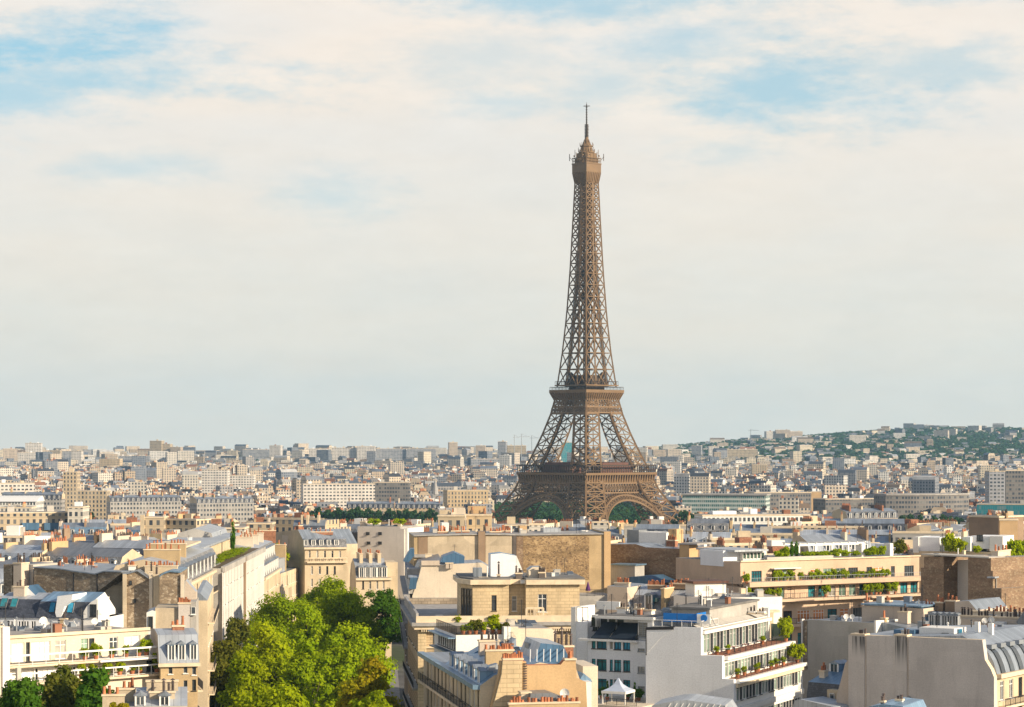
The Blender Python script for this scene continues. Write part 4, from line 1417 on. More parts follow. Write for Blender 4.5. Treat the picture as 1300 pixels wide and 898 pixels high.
# slate roofed white house
C = Bd('slate_roof_house', 'white house with dark slate roofs and skylights set against the rubble wall', (-14, 390), (124, 386), depth=11)
ze, zr = C.Z(60, 785), C.Z(60, 762)
C.body(0, C.W, 0, 13, 0, ze, 'shade_white', [(C.T(a), C.Z(a, 800), C.T(a + 2.2), C.Z(a, 789), 'dark') for a in (14, 20, 23.5, 27, 30.5, 34, 40, 43)] + [(C.T(56), C.Z(58, 794), C.T(61), C.Z(58, 790), 'dark'), (C.T(88), C.Z(90, 798), C.T(94), C.Z(90, 791), 'dark')], top=False)
zb = C.Z(60, 763)
b = MB().pyz([(-0.3, ze + 0.003), (3.2, zb), (8, zb + 0.8), (13, ze + 0.003)], 0, C.T(46), 2, [0, 1, 1, 2])
C.part('roof', b, ['slate', 'pale_zinc', 'shade_white'], label='slate slope with two green-lit skylights')
for a, c in ((2, 768), (15, 769)):
    t = C.T(a, 1.5)
    C.part('skylight', MB().add([(t, 0.85, ze + 1.75), (t + 0.95, 0.85, ze + 1.75), (t + 0.95, 1.75, ze + 3.0), (t, 1.75, ze + 3.0)], [(0, 1, 2, 3)]).add([(t - 0.1, 0.8, ze + 1.72), (t + 1.05, 0.8, ze + 1.72), (t + 1.05, 1.78, ze + 3.02), (t - 0.1, 1.78, ze + 3.02), (t - 0.1, 0.9, ze + 1.5), (t + 1.05, 0.9, ze + 1.5), (t + 1.05, 1.88, ze + 2.8), (t - 0.1, 1.88, ze + 2.8)], [(0, 4, 5, 1), (1, 5, 6, 2), (2, 6, 7, 3), (3, 7, 4, 0)], 1), ['teal_glass', 'grey_metal'], uv=False)
b = MB().pyz([(-0.3, ze + 0.003), (1.6, zb - 0.2), (7, zb + 1.1), (13, ze + 0.003)], C.T(46) + 0.02, C.W - 1.6, 2, [0, 1, 1, 2])
C.part('roof', b, ['slate', 'blue_zinc', 'shade_white'], label='steep slate slope with blue zinc top')
for a in (63, 86):
    t = C.T(a, 0.6)
    C.part('skylight', MB().add([(t, 0.28, ze + 1.0), (t + 0.85, 0.28, ze + 1.0), (t + 0.85, 1.05, ze + 2.5), (t, 1.05, ze + 2.5)], [(0, 1, 2, 3)]).add([(t - 0.1, 0.24, ze + 0.95), (t + 0.95, 0.24, ze + 0.95), (t + 0.95, 1.08, ze + 2.55), (t - 0.1, 1.08, ze + 2.55), (t - 0.1, 0.5, ze + 0.8), (t + 0.95, 0.5, ze + 0.8), (t + 0.95, 1.3, ze + 2.4), (t - 0.1, 1.3, ze + 2.4)], [(0, 4, 5, 1), (1, 5, 6, 2), (2, 6, 7, 3), (3, 7, 4, 0)], 1), ['blue_glass', 'pale_zinc'], uv=False)
C.wall_poly([(72, 785), (70, 778), (73, 757), (92, 755), (91, 762), (82, 770), (77, 785)], -0.15, 6, 'shade_white', roof='pale_zinc', name='dividing_wall')
C.wall_poly([(106, 800), (106, 777), (110, 770), (116, 764), (124, 760), (124, 800)], -0.25, 5, 'white', roof='pale_zinc', name='end_wall')
C.win(C.T(118.5, -0.25), C.Z(118, 783, -0.25), 1.1, 2.0, 'dark', -0.52)
C.pbox('terrace', -14, 801, 124, 812, -5, -0.3, 'pale_roof')
C.pchim(76, 787, 83, 800, -1.6, 0.9, 1, 'ochre', 1)
C.pchim(17, 746, 31, 764, 5, 1.4, 3, 'beige', 1)
C.wall_poly([(31, 764), (31, 744), (33, 744), (46, 757), (46, 764)], 6, 5, 'shade_white', roof='deep_blue_zinc', name='rear_roof')

# rubble party walls
B0 = Bd('rubble_gable_house', 'house with a long rubble party wall and dipping zinc edge behind slate roofs', (43, 405), (155.5, 398), depth=16)
B0.wall_poly([(43, 815), (43, 721), (78, 723), (92, 725.5), (121, 729.5), (133, 726), (155.3, 727)], 0, 16, 'rubble', roof='zinc')
B0.part('roof_edge', MB().pxz([B0.q(x, y) for x, y in ((43, 721), (78, 723), (92, 725.5), (121, 729.5), (133, 726), (155.3, 727), (155.3, 725.6), (133, 724.6), (121, 728), (92, 724), (78, 721.6), (43, 719.6))][::-1], -0.3, 16.2), 'zinc')
for px in (92.5, 122.5):
    B0.pbox('downpipe', px, 728, px + 1.0, 800, -0.15, -0.02, 'dark_metal')
B0.pchim(17, 716, 27, 744, -1, 2.2, 4, 'beige', 1)
B0.pbox('base_wall', 14, 744, 30, 770, -1.4, 2.4, 'old_plaster')
B0.pbox('pier', 4.5, 717, 15.5, 765, -0.2, 5, 'rubble')
B0.pbox('rear_block', 30, 717, 42, 765, 1.5, 9, 'concrete')
B0.pchim(70, 722, 78, 731, 5, 1.2, 3, 'cream', 0)
for a, n in ((92, 3), (104, 6)):
    B0.pchim(a, 719, a + 14, 732, 7 + n / 2, 1.2, n + 2, 'pale_cream', 0)
B1 = Bd('rubble_gable_house', 'house showing a pointed rubble gable with two tiny openings between pale flues', (155.7, 397.5), (195, 397.7), depth=14)
B1.pbox('flue', 155.7, 729, 160.4, 815, -0.5, 0, 'old_plaster', label='brown stained flue strip')
B1.wall_poly([(155.7, 815), (155.7, 729.5), (163, 729), (174.5, 725.5), (189, 735), (189, 815)], 0.02, 14, 'rubble', roof='zinc')
B1.part('roof_edge', MB().pxz([B1.q(x, y) for x, y in ((155.7, 729.2), (163, 728.8), (174.5, 725.3), (189, 734.8), (189, 733), (174.5, 723.8), (163, 727.2), (155.7, 727.6))][::-1], -0.3, 14.2), 'zinc')
for a, c in ((166, 738), (171, 761)):
    B1.win(B1.T(a), B1.Z(a, c + 4), 0.4, 0.6, 'dark', -0.25)
B1.pchim(189.2, 727, 193.6, 815, -0.4, 1.2, 1, 'pale_cream', 1)
B1.pchim(194.6, 731, 202.2, 815, -0.5, 1.2, 2, 'cream', 1)
B1.pchim(163, 719, 172, 729, 4, 1.0, 4, 'white', 0)
B2 = Bd('rubble_gable_house', 'house showing a narrow rubble gable under a curved zinc roof beside the flower-pot chimney', (202.4, 395), (235, 395.2), depth=13)
B2.wall_poly([(202.4, 815), (202.4, 733), (208, 729), (216, 726.5), (229, 727.5), (229, 815)], 0, 13, 'rubble', roof='zinc')
B2.part('roof_edge', MB().pxz([B2.q(x, y) for x, y in ((202.4, 732.6), (208, 728.8), (216, 726.3), (229, 727.2), (229, 725.4), (216, 724.4), (208, 727), (202.4, 731))][::-1], -0.3, 13.2), 'blue_zinc')
B2.pbox('flue', 229.2, 730, 233.5, 815, -0.35, 0.6, 'pale_cream')
B2.pbox('flue', 233.6, 738, 238, 815, -0.1, 8, 'grey_plaster')

# chimney block with long row of pots, street house with mansard behind
E0 = Bd('cream_street_house', 'cream street house with pot-lined chimney wall, grey mansard and small pergola on top', (232, 402), (283, 470), depth=13)
ze = E0.Z(250, 734)
E0.body(0, E0.W, 0, 13, 0, ze, 'cream', E0.grid(4, E0.W - 0.5, 12, [(ze - 3.6 - 3.4 * k, ze - 1.0 - 3.4 * k) for k in range(4)], 0.4))
E0.box('cornice', 0, E0.W + 0.1, -0.6, 0, ze - 0.5, ze, 'cream_stone')
E0.box('balcony_slab', 3, E0.W - 1, -0.9, 0, ze - 4.1, ze - 3.9, 'cream_stone')
E0.rail([(3, -0.85), (E0.W - 1, -0.85)], ze - 3.9, 1.0, 'dark_metal', 2, 0.3)
rf = E0.mansard(0.5, E0.W, 0.3, 13, ze + 0.003, ze + 3.3, ze + 4.3, 1.7, 'grey_slate', 'pale_zinc', 'cream')
for i in range(9):
    E0.dormer(6 + i * 6.4, 0.5, ze + 0.2, 1.2, 2.3, 2.4, 'grey_slate', parent=rf)
E0.chimney(-1.2, -0.05, 0.8, 6.2, 0, ze + 3.2, 11, 'cream', 0)
E0.chimney(11, 12, 1.8, 8, ze + 2, ze + 5.4, 9, 'ochre', 0)
E0.chimney(26, 27, 2.5, 9, ze + 3, ze + 5.8, 11, 'ochre', 0)
E0.box('roof_terrace', 30, 56, 3, 10, ze + 4.9, ze + 5.2, 'cream_stone')

# white pilastered fronts with a planted roof
E2 = Bd('pilastered_building', 'tall pale building with close white pilasters and a grassy roof terrace above the avenue', (282.5, 452), (334.5, 540), depth=17)
ze = E2.Z(300, 713)
nn = 30
E2.body(0, E2.W, 0.001, 17, 0, ze, 'grey_plaster', E2.grid(0, E2.W, nn, [(ze - 3.6 - 3.5 * k, ze - 1.2 - 3.5 * k) for k in range(3)], 0.42, ('dark', 'curtain')), roof='soil')
for i in range(nn + 1):
    if i not in (14, 15):
        t = E2.W * i / nn
        E2.box('pilaster', t - 0.5, t + 0.5, -0.1, 0, 0, ze - 0.8, 'white')
E2.box('cornice', 0, E2.W * 14 / nn, -0.5, 0.3, ze - 0.79, ze + 0.3, 'grey_plaster')
E2.box('cornice', E2.W * 15.2 / nn, E2.W, -0.5, 0.3, ze - 0.79, ze + 0.3, 'grey_plaster')
E2.box('joint', E2.W * 14.2 / nn, E2.W * 15 / nn, -0.3, 0.0, 0, ze, 'brown_plaster')
me, _ = crown_mesh('lawn', 1.0, 1.0, 150, 60, 0.05, 'leaf_mid', 77)
o = link('roof_garden', me, None, E2.world(E2.W * 0.45, 2.6, ze + 0.1), E2.rot)
o.scale = (E2.W * 0.46, 2.4, 1.6)
tag(o, 'strip of low green planting along the roof edge of the pilastered building', 'roof garden')
E2.box('penthouse', 14, E2.W - 6, 6, 15, ze, ze + 3.2, 'cream')
E2.box('penthouse_roof', 10, E2.W - 4, 4.6, 16, ze + 3.2, ze + 3.6, 'pale_zinc')
E2.shrubs([(E2.W * 0.62, 3.6, ze, 2.2, 7.0)], 'dark columnar cypress standing on the roof of the pilastered building', 'tall', 'leaf_dark', pot=False, name='cypress_tree', cat='tree')
E2.mansard(E2.W * 0.66, E2.W, 7, 17, ze + 0.3, ze + 4.5, ze + 5.5, 1.5, 'pale_zinc', 'pale_zinc', 'grey_plaster')

# ornate grey mansard then low house with white balconies
E3 = Bd('ornate_mansard_house', 'house with two rows of pale dormers in a grey mansard beside the pilastered front', (335, 545), (355, 590), depth=13)
ze = E3.Z(340, 731)
E3.body(0, E3.W, 0, 13, 0, ze, 'cream', E3.grid(1, E3.W - 1, 12, [(ze - 3.6 - 3.4 * k, ze - 1.0 - 3.4 * k) for k in range(3)], 0.4))
rf = E3.mansard(0, E3.W, 0, 13, ze + 0.003, ze + 6.6, ze + 7.4, 1.8, 'grey_slate', 'pale_zinc', 'grey_plaster')
for i in range(8):
    for j in range(2):
        E3.dormer(3 + i * 5.4, 0.1 + j * 0.9, ze + 0.3 + 3.2 * j, 1.5, 2.4, 2.4, 'white', parent=rf)
E3.box('cornice', 0, E3.W, -0.5, 0, ze - 0.5, ze, 'cream_stone')
for t in (6, 20, 33):
    E3.chimney(t, t + 1, 3, 10, ze + 5, ze + 9, 8, 'pale_cream', 0)
E4 = Bd('low_balcony_house', 'low street house with white balcony bands and roof greenery before the yellow house', (356, 595), (389, 640), depth=13)
ze = E4.Z(372, 723)
E4.body(0, E4.W, 0, 13, 0, ze, 'cream', E4.grid(1, E4.W - 14, 10, [(ze - 3.4 - 3.3 * k, ze - 1.0 - 3.3 * k) for k in range(4)], 0.4), roof='grey_zinc')
for k in range(3):
    E4.box('balcony_slab', E4.W - 13, E4.W, -2.2, 0, ze - 1.2 - 4.0 * k, ze - 0.2 - 4.0 * k, 'white')
E4.box('dormer_row', 2, 14, 1, 4, ze, ze + 3.4, 'pale_zinc')
E4.chimney(15, 16, 1, 8, ze, ze + 6.5, 6, 'ochre', 0)
o = link('roof_garden', crown_mesh('foliage', 1, 1, 60, 70, 0.09, 'leaf_bright', 61)[0], None, E4.world(27, 6, ze), E4.rot)
o.scale = (10.5, 4.5, 6.5)
tag(o, 'bright green bushy planting on the roof between the ornate mansard and the yellow house', 'roof garden')

# yellow house facing us at the far end, and its dormered neighbour
Fh = Bd('yellow_mansard_house', 'yellow stone house with five small round dormers in a grey mansard above the trees', (387, 620), (440, 622), depth=15)
ze = Fh.Z(415, 695)
Fh.body(0, Fh.W, 0, 15, 0, ze, 'cream', [(Fh.T(x - 1.3), Fh.Z(x, 708.5), Fh.T(x + 1.3), Fh.Z(x, 699.5)) for x in (393, 403, 412.5, 422, 431.5)] + [(Fh.T(x - 1.3), Fh.Z(x, y + 10), Fh.T(x + 1.3), Fh.Z(x, y)) for x in (385.5, 396, 406, 415.5, 425) if x > 388 for y in (719, 735)])
rf = Fh.mansard(-0.1, Fh.W + 0.1, 0, 15, ze + 0.003, Fh.Z(415, 684.5, 1.8), Fh.Z(415, 683, 1.8), 1.8, 'grey_slate', 'pale_zinc', 'white')
for x in (388.5, 398, 408, 417.5, 427):
    Fh.dormer(Fh.T(x, 0.5), 0.4, ze + 0.5, 1.1, 1.4, 2.0, 'white', parent=rf, round_=True)
Fh.box('cornice', -0.2, Fh.W + 0.2, -0.6, 0, ze - 0.5, ze, 'cream_stone')
zz = Fh.Z(415, 713)
Fh.box('balcony_slab', 0.5, Fh.W + 0.2, -1.0, 0, zz - 0.35, zz, 'cream_stone')
Fh.rail([(0.5, -0.9), (Fh.W, -0.9)], zz, 1.0, 'cream_stone', 1.5, 0.5, 0.14, name='balustrade')
Fh.chimney(2, 8, 6, 7, ze + 3, Fh.Z(415, 677), 5, 'brick', 0)
Fh.chimney(-12, -7, 6, 7, ze, Fh.Z(395, 675), 6, 'brick', 0)
Fg = Bd('blank_gable_house', 'house with a broad olive-ochre blank gable beside the yellow mansard house', (344, 640), (388, 621), depth=15)
Fg.wall_poly([(344, 760), (344, 681), (350, 676), (378, 672.5), (388, 692), (388, 760)], 0, 15, 'old_plaster', roof='zinc')
Fg.pbox('plaster_patch', 358, 680, 366, 694, -0.06, 0.0, 'beige')
Fg.pchim(375, 668, 379, 678, 2, 1.2, 2, 'brick', 0)
Fg.chimney(3, 9, 5, 6, 18, Fg.Z(352, 672, 5), 7, 'brick', 0)
G = Bd('dormer_row_house', 'lower house with four tall cream dormers and raised party walls beside the yellow mansard house', (452, 577), (497, 578.5), depth=14)
ze = G.Z(475, 734)
G.body(0, G.W, 0, 14, 0, ze, 'cream', [(G.T(x - 1.2), G.Z(x, 748), G.T(x + 1.2), G.Z(x, 738)) for x in (461, 470, 479, 487)])
G.box('cornice', -0.1, G.W + 0.1, -0.6, 0, ze - 0.5, ze, 'cream_stone')
rf = G.mansard(0, G.W - 1, 0.1, 14, ze + 0.003, G.Z(475, 718, 2.4), G.Z(475, 710, 2.4), 2.4, 'grey_slate', 'pale_zinc', 'cream')
for x in (459, 467, 475, 482, 488):
    G.dormer(G.T(x, 0.3), 0.2, ze + 0.15, 1.3, 2.4, 2.4, 'cream', parent=rf, round_=True)
for x in (456, 468, 479):
    t = G.T(x, 5)
    G.chimney(t, t + 0.8, 4, 11, ze + 2, G.Z(x, 703.5, 5), 5, 'cream', 0)
G.pbox('side_house', 490, 714, 505, 760, 2, 12, 'cream')
Hh = Bd('blank_grey_house', 'big smooth grey-pink blank wall with four tiny windows beyond the avenue trees', (454, 640), (512, 636), depth=14)
Hh.wall_poly([(454, 760), (454, 668.5), (507, 669), (509, 672), (513, 672), (513, 760)], 0, 14, 'pinkish', roof='pale_roof')
for x, y in ((467, 678), (482.5, 678), (468, 690), (482.5, 690)):
    Hh.win(Hh.T(x), Hh.Z(x, y + 1), 1.0, 0.7, 'dark', -0.27)
Hh.pbox('side_wing', 513.2, 671, 517.5, 760, 0.5, 13, 'white')
Hh.wall_poly([(438, 690), (447, 676), (454, 676), (454, 690)], 2, 9, 'slate', roof='slate', name='slate_roof')
Hh.pbox('rear_wing', 440, 690, 454, 740, 2.1, 11, 'mid_grey')
Hh.pchim(457, 663, 464, 668.6, 5, 1.2, 3, 'beige', 1)
Hh.shrubs([(Hh.T(x, 4), 4, Hh.Z(x, 668), 3.2, 2.0) for x in (476, 508)], 'green bush growing on the flat roof of the grey-pink blank house', group='bushes on the grey-pink house', pot=False, name='roof_shrub')


# ------------------------------------------------------------------ right side of the avenue
# long shaded stone front with ornate roof, ending in the corner mansion
J = Bd('corner_stone_mansion', 'ornate limestone corner mansion with set-back upper storey, rounded cornice and planted ledge', (533, 371), (737, 373.2), depth=42)
zc = J.Z(600, 790)
uu = [(J.T(549.5), J.Z(553, 818), J.T(557), J.Z(553, 798), 'wood'), (J.T(550), J.Z(553, 846), J.T(558.5), J.Z(553, 829), 'curtain')]
uu += [(J.T(x), J.Z(x, 845), J.T(x + 7.5), J.Z(x, 826), 'french') for x in (580, 610, 640, 668, 706)]
lf = [(v, z, v + 1.5, z + h) for v in [2.2 + 3.6 * i for i in range(11)] for z, h in ((zc - 5.2, 3.0), (zc - 10.2, 3.4), (zc - 15.2, 3.4))]
J.body(0, J.W, 0, 42, 0, zc, 'ashlar', uu, left=lf, style=('wood', 'dark', 'french'), roof='grey_zinc', depth=0.4)
J.box('cornice', -0.9, J.W + 0.3, -0.9, 42, zc - 1.05, zc - 0.5, 'cream_stone')
J.box('cornice', -1.3, J.W + 0.3, -1.3, 42, zc - 0.5, zc + 0.002, 'grey_stone')
b = MB()
n = 72
for i in range(n):
    t = 0.2 + (J.W - 0.4) * i / n
    b.box(t, t + 0.17, -0.85, -0.02, zc - 1.42, zc - 1.06)
J.part('bracket_row', b, 'cream_stone')
J.box('parapet', -0.6, J.W, -0.5, -0.1, zc + 0.004, zc + 1.0, 'cream_stone')
J.box('parapet', -0.6, -0.2, -0.098, 42, zc + 0.004, zc + 1.45, 'grey_stone')
J.box('string_course', -0.25, J.W, -0.25, 0, J.Z(553, 823), J.Z(553, 821), 'cream_stone')
J.box('pilaster', -0.3, 1.0, -0.3, -0.001, 0, zc - 1.43, 'ashlar_pale')
zb2 = J.Z(548, 862)
J.box('balcony_slab', 0.2, J.T(560), -1.5, 0, zb2 - 0.5, zb2, 'grey_stone')
J.rail([(0.3, -1.4), (J.T(559.5), -1.4)], zb2, 1.1, 'dark_metal', 1.2, 0.15)
for k in range(2):
    zz = zc - 10.4 - 5 * k
    J.box('balcony_slab', -1.0, 0, 1.5, 40, zz - 0.3, zz, 'grey_stone')
    J.rail([(-0.95, 1.5), (-0.95, 40)], zz, 1.0, 'dark_metal', 2.2, 0.4)
# upper storey: three bays with a chamfered corner
zu0, zu1 = zc + 0.003, J.Z(640, 742, 5)
tl, tA, tB, tR = J.T(600, 5), J.T(646, 5), J.T(667, 5), J.T(735, 5)
J.body(tl, tA, 5, 20, zu0, zu1, 'ashlar_pale', [(J.T(624, 5), J.Z(627, 776, 5), J.T(630.5, 5), J.Z(627, 756, 5), 'wood')], name='upper_storey', roof='flat_roof')
J.body(tA + 0.01, tB, 6.6, 20.02, zu0, zu1, 'ashlar_pale', [(J.T(650, 6.6), J.Z(652, 776, 6.6), J.T(656, 6.6), J.Z(652, 757, 6.6), 'curtain')], name='upper_storey', roof='flat_roof')
J.body(tB + 0.01, tR, 4.2, 20.04, zu0, zu1, 'ashlar_pale', [(J.T(683, 4.2), J.Z(688, 777, 4.2), J.T(694, 4.2), J.Z(688, 754.5, 4.2), 'french')], name='upper_storey', roof='flat_roof')
t0 = J.T(586, 9)
J.part('corner_bay', MB().pxy([(tl - 0.01, 5), (tl - 0.01, 20), (t0, 20), (t0, 9)], zu0, zu1), 'ashlar_pale')
for i in range(4):
    k = (i + 0.5) / 4
    x, y = tl + (t0 - tl) * k, 5 + 4 * k
    a = math.atan2(4, t0 - tl)
    L_ = math.hypot(4, tl - t0)
    J.win(x - 0.27 * 4 / L_, zu0 + 0.6, 0.75, zu1 - zu0 - 1.4, 'wood', y - 0.27 * (tl - t0) / L_, a + math.pi)
cor = [(t0 - 0.7, 20.1), (t0 - 0.7, 8.6), (tl - 0.4, 4.2), (tA + 0.2, 4.2), (tA + 0.4, 5.6), (tB - 0.2, 5.6), (tB, 3.4), (tR + 0.8, 3.4), (tR + 0.8, 20.1)]
J.part('roof_cornice', MB().pxy(cor[::-1], zu1 + 0.003, zu1 + 0.75), 'cream_stone')
ins = [(x + (0.5 if i < 3 else 0), y + 0.5) for i, (x, y) in enumerate(cor)]
J.part('roof', MB().pxy(ins[::-1], zu1 + 0.753, zu1 + 1.0), 'flat_roof')
zt = zu1 + 1.003
J.wall_poly([(623, 738), (623, 704), (637, 702.5), (656, 706), (656, 738)], 9, 5, 'shade_white', roof='blue_zinc', name='lift_house')
J.wall_poly([(656.3, 738), (656.3, 707), (669, 738)], 9.1, 3, 'white', roof='white', name='sloping_wall')
J.wall_poly([(672, 740), (671, 724), (676, 720), (688, 720), (693, 724), (694, 740)], 6, 4, 'pale_cream', roof='zinc', name='vaulted_skylight')
J.pchim(684, 728, 692, 740, 4.8, 0.9, 4, 'soot', 1, 0.8)
J.pchim(631.5, 731, 635, 739, 5.4, 0.6, 1, 'soot', 1, 1.6)
J.pchim(655, 729, 663, 738, 5.8, 0.9, 3, 'soot', 1, 0.7)
J.pbox('roof_hatch', 608, 733, 620, 739, 7, 8.5, 'cream_stone')
J.pbox('roof_hatch', 661, 737, 666.5, 741, 4.6, 5.2, 'white')
J.box('dome_vent', J.T(601, 9), J.T(612, 9), 9, 10.6, zt, zt + 1.4, 'zinc')
t0, t1 = J.T(584, 4.0), J.T(734, 3.5)
J.rail([(J.T(668, 3.3), 3.3), (J.T(690, 3.3), 3.3)], zc + 0.3, 1.6, 'cream_stone', 1.3, 0.4, 0.2, name='balustrade')
J.shrubs([(J.T(px, -0.6), -0.4, zc - 0.2, w, h) for px, w, h in ((581, 1.1, 1.4), (628, 1.9, 1.5))], 'yellow-green shrub on the cornice ledge of the stone mansion', 'round', 'leaf_bright', 'shrubs on the mansion ledge', pot=False, name='ledge_shrub')

# party wall behind the mansion with the ornate street roof
I2 = Bd('ornate_avenue_house', 'long shaded avenue house with ornate mansard and cream gable above the mansion terrace', (519, 417), (645, 418), depth=62)
I2.wall_poly([(523.5, 800), (523.5, 757), (531, 735), (536, 716), (560, 717), (612, 714.5), (628, 724), (642, 738), (642, 800)], 2, 12, 'pale_cream', roof='zinc', name='gable_wall')
zc2 = I2.Z(519, 760)
ll = [(v, z, v + 1.5, z + 2.6) for v in [1.5 + 3.7 * i for i in range(16)] for z in (zc2 - 4.0, zc2 - 8.4, zc2 - 13)]
I2.body(0, 11, 14.1, 62, 0, zc2, 'ashlar_dark', left=ll, style=('dark', 'wood', 'french'), roof='grey_zinc')
I2.body(0, 11, 0.01, 1.99, 0, zc2, 'ashlar_dark', roof='grey_zinc')
I2.box('street_wall', 0, 1.2, 2.0, 14.09, 0, zc2, 'ashlar_dark')
I2.box('cornice', -0.9, 0.2, 0, 62, zc2 + 0.003, zc2 + 0.6, 'grey_stone')
b = MB().pxz([(0.2, zc2 + 0.61), (2.2, zc2 + 5.2), (6, zc2 + 6.2), (10.8, zc2 + 0.61)], 14.2, 62, 1, [1, 1, 0, 0])
rf = I2.part('roof', b, ['grey_slate', 'grey_zinc'])
for i in range(14):
    I2.dormer(0.1, 3 + i * 4.2, zc2 + 0.7, 1.7, 2.8, 2.0, 'grey_plaster', rot=R(-90), parent=rf, round_=True)
for k in range(2):
    zz = zc2 - 4.2 - 4.4 * k
    I2.box('balcony_slab', -1.0, 0, 0.5, 60, zz - 0.3, zz, 'grey_stone')
    I2.rail([(-0.95, 0.5), (-0.95, 60)], zz, 1.0, 'dark_metal', 2.4, 0.45)
I2.wall_poly([(559, 714), (562, 707), (577, 701.5), (590, 707), (589, 716)], 4, 7, 'deep_blue_zinc', roof='deep_blue_zinc', name='blue_roof')
I2.pbox('parapet', 535, 712, 558, 718, 1.6, 2.0, 'beige')
I2.wall_poly([(519, 748), (521, 734), (530, 734), (528, 748)], -0.5, 3, 'deep_blue_zinc', roof='blue_zinc', name='blue_mansard')
I2.wall_poly([(512, 713), (521, 697), (526, 697), (526, 706), (519, 714)], 12, 5, 'deep_blue_zinc', roof='deep_blue_zinc', name='blue_mansard')
I2.pbox('turret', 517, 722, 536, 735, 6, 10, 'grey_stone')
for px in (566, 571):
    I2.pchim(px, 716, px + 4, 722, 1.2, 0.7, 0, 'beige')

# tall rubble wall block
K = Bd('tall_party_wall_block', 'tall block with a vast golden stone party wall, dark chimney strip and painted dark gap', (525.5, 452), (775.5, 456), depth=15)
K.wall_poly([(525.5, 830), (525.5, 681), (608, 679), (665, 680), (766, 678.5), (766, 675), (775.3, 675), (775.3, 830)], 0, 15, 'ochre', roof='pale_roof')
K.pbox('plaster_panel', 543, 681, 607, 760, -0.12, 0, 'old_plaster')
K.pbox('blind_recess', 531, 682, 543, 704, -0.1, 0, 'brown_plaster')
K.pbox('sill', 526, 704, 550, 708, -0.5, 0, 'grey_stone')
K.pbox('chimney_strip', 607.3, 675, 616, 775, -0.6, 2, 'brown_plaster', label='dark brown chimney strip')
K.pbox('plaster_panel', 616.3, 681, 651, 770, -0.15, 0, 'old_plaster')
K.pbox('chimney_strip', 651.3, 680, 655.5, 790, -0.3, 0, 'soot')  # dark gap between the walls, put in as a raised black strip
K.pbox('stone_panel', 655.7, 681, 664, 790, -0.12, 0, 'brown_rubble')
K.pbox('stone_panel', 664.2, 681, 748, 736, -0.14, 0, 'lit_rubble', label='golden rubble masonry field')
K.pbox('pier', 767, 675, 775, 800, -0.35, 0, 'deep_ochre')
K.part('coping', MB().pxz([K.q(x, y) for x, y in ((525, 681), (608, 679), (665, 680), (766, 678.5), (766, 677.2), (665, 678.6), (608, 677.4), (525, 679.6))][::-1], -0.4, 15.2), 'grey_stone')
for a, c, y, n in ((556, 572, 676, 6), (573, 596, 675, 9), (622, 636, 676, 6), (637, 650, 675, 6)):
    K.pchim(a, y, c, 681, 4 + rnd.uniform(0, 4), 1.1, n, 'brick', 0)
for a in (561, 660):
    K.pbox('roof_block', a, 664 if a < 600 else 668, a + 9, 680, 9, 13, 'white' if a < 600 else 'deep_ochre')
K.pbox('roof_shed', 690, 671, 712, 680, 8, 13, 'pale_zinc')
K.pbox('terrace', 735, 756, 775, 790, -9, -0.4, 'grey_plaster')
zz = K.Z(755, 757, -9)
K.rail([(K.T(735, -9), -9), (K.T(775, -9), -9)], zz, 1.2, 'dark_metal', 1.4, 0.35)
o = thing('closed_parasol', K.world(K.T(746.5, -7), -7, zz), 0, 'closed purple parasol standing on the small terrace below the golden wall', 'parasol')
link('pole', MB().cone(0, 0, 0, 2.5, 0.04, 0.04, 6).mesh('pole', 'dark_metal', uv=False), o)
link('canopy', MB().cone(0, 0, 0.9, 1.3, 0.5, 0.42, 8).cone(0, 0, 1.301, 2.6, 0.42, 0.05, 8).mesh('canopy', 'purple_cloth', uv=False), o)

# house with blue zinc roofs and ochre chimney wall at the bottom
Lh = Bd('blue_zinc_house', 'house with blue zinc roofs, ochre gable and stone chimney breast below the white penthouse', (618, 258), (746, 260), depth=46)
Lh.wall_poly([(618, 960), (624, 898), (634, 856), (636, 840), (668, 840), (668, 845), (712, 844), (716, 839), (731, 839), (732, 861), (744, 866), (748, 960)], 0, 1.2, 'deep_ochre', roof='terracotta', name='gable_wall')
Lh.wall_poly([(618, 960), (626, 898), (637, 856), (638.5, 839), (663, 839), (663, 960)], -0.5, 0.49, 'ashlar_pale', roof='terracotta', name='chimney_strip', label='pale stone chimney breast')
Lh.chimney(Lh.T(639), Lh.T(663), -0.3, 0.8, Lh.Z(650, 840), Lh.Z(650, 838), 9, 'ashlar_pale', 0, None, 0.7)
for i in range(17):
    z = Lh.Z(665, 893 - i * 3.1)
    Lh.box('rung', Lh.T(664), Lh.T(668.5), -0.22, -0.01, z, z + 0.12, 'dark_pot') if i % 1 == 0 else None
Lh.chimney(Lh.T(718), Lh.T(731), 0, 1.2, Lh.Z(724, 840), Lh.Z(724, 838.5), 3, 'deep_ochre', 0, None, 0.7)
zl = Lh.Z(640, 872)
tw = Lh.T(612, 0)
lv = [(v, zl - 3.0 - 3.4 * k, v + 1.2, zl - 0.6 - 3.4 * k) for v in [2 + 2.9 * i for i in range(14)] for k in range(4)]
Lh.body(tw, Lh.W - 0.4, 1.3, 44, 0, zl, 'cream', left=lv, roof='zinc', style=('dark', 'french', 'wood'))
Lh.box('cornice', tw - 0.8, tw, 1.3, 44, zl - 0.4, zl + 0.1, 'blue_zinc')
Lh.box('balcony_slab', tw - 0.9, tw, 2, 43, zl - 3.6, zl - 3.3, 'cream_stone')
Lh.rail([(tw - 0.85, 2), (tw - 0.85, 43)], zl - 3.3, 1.0, 'dark_metal', 2, 0.3)
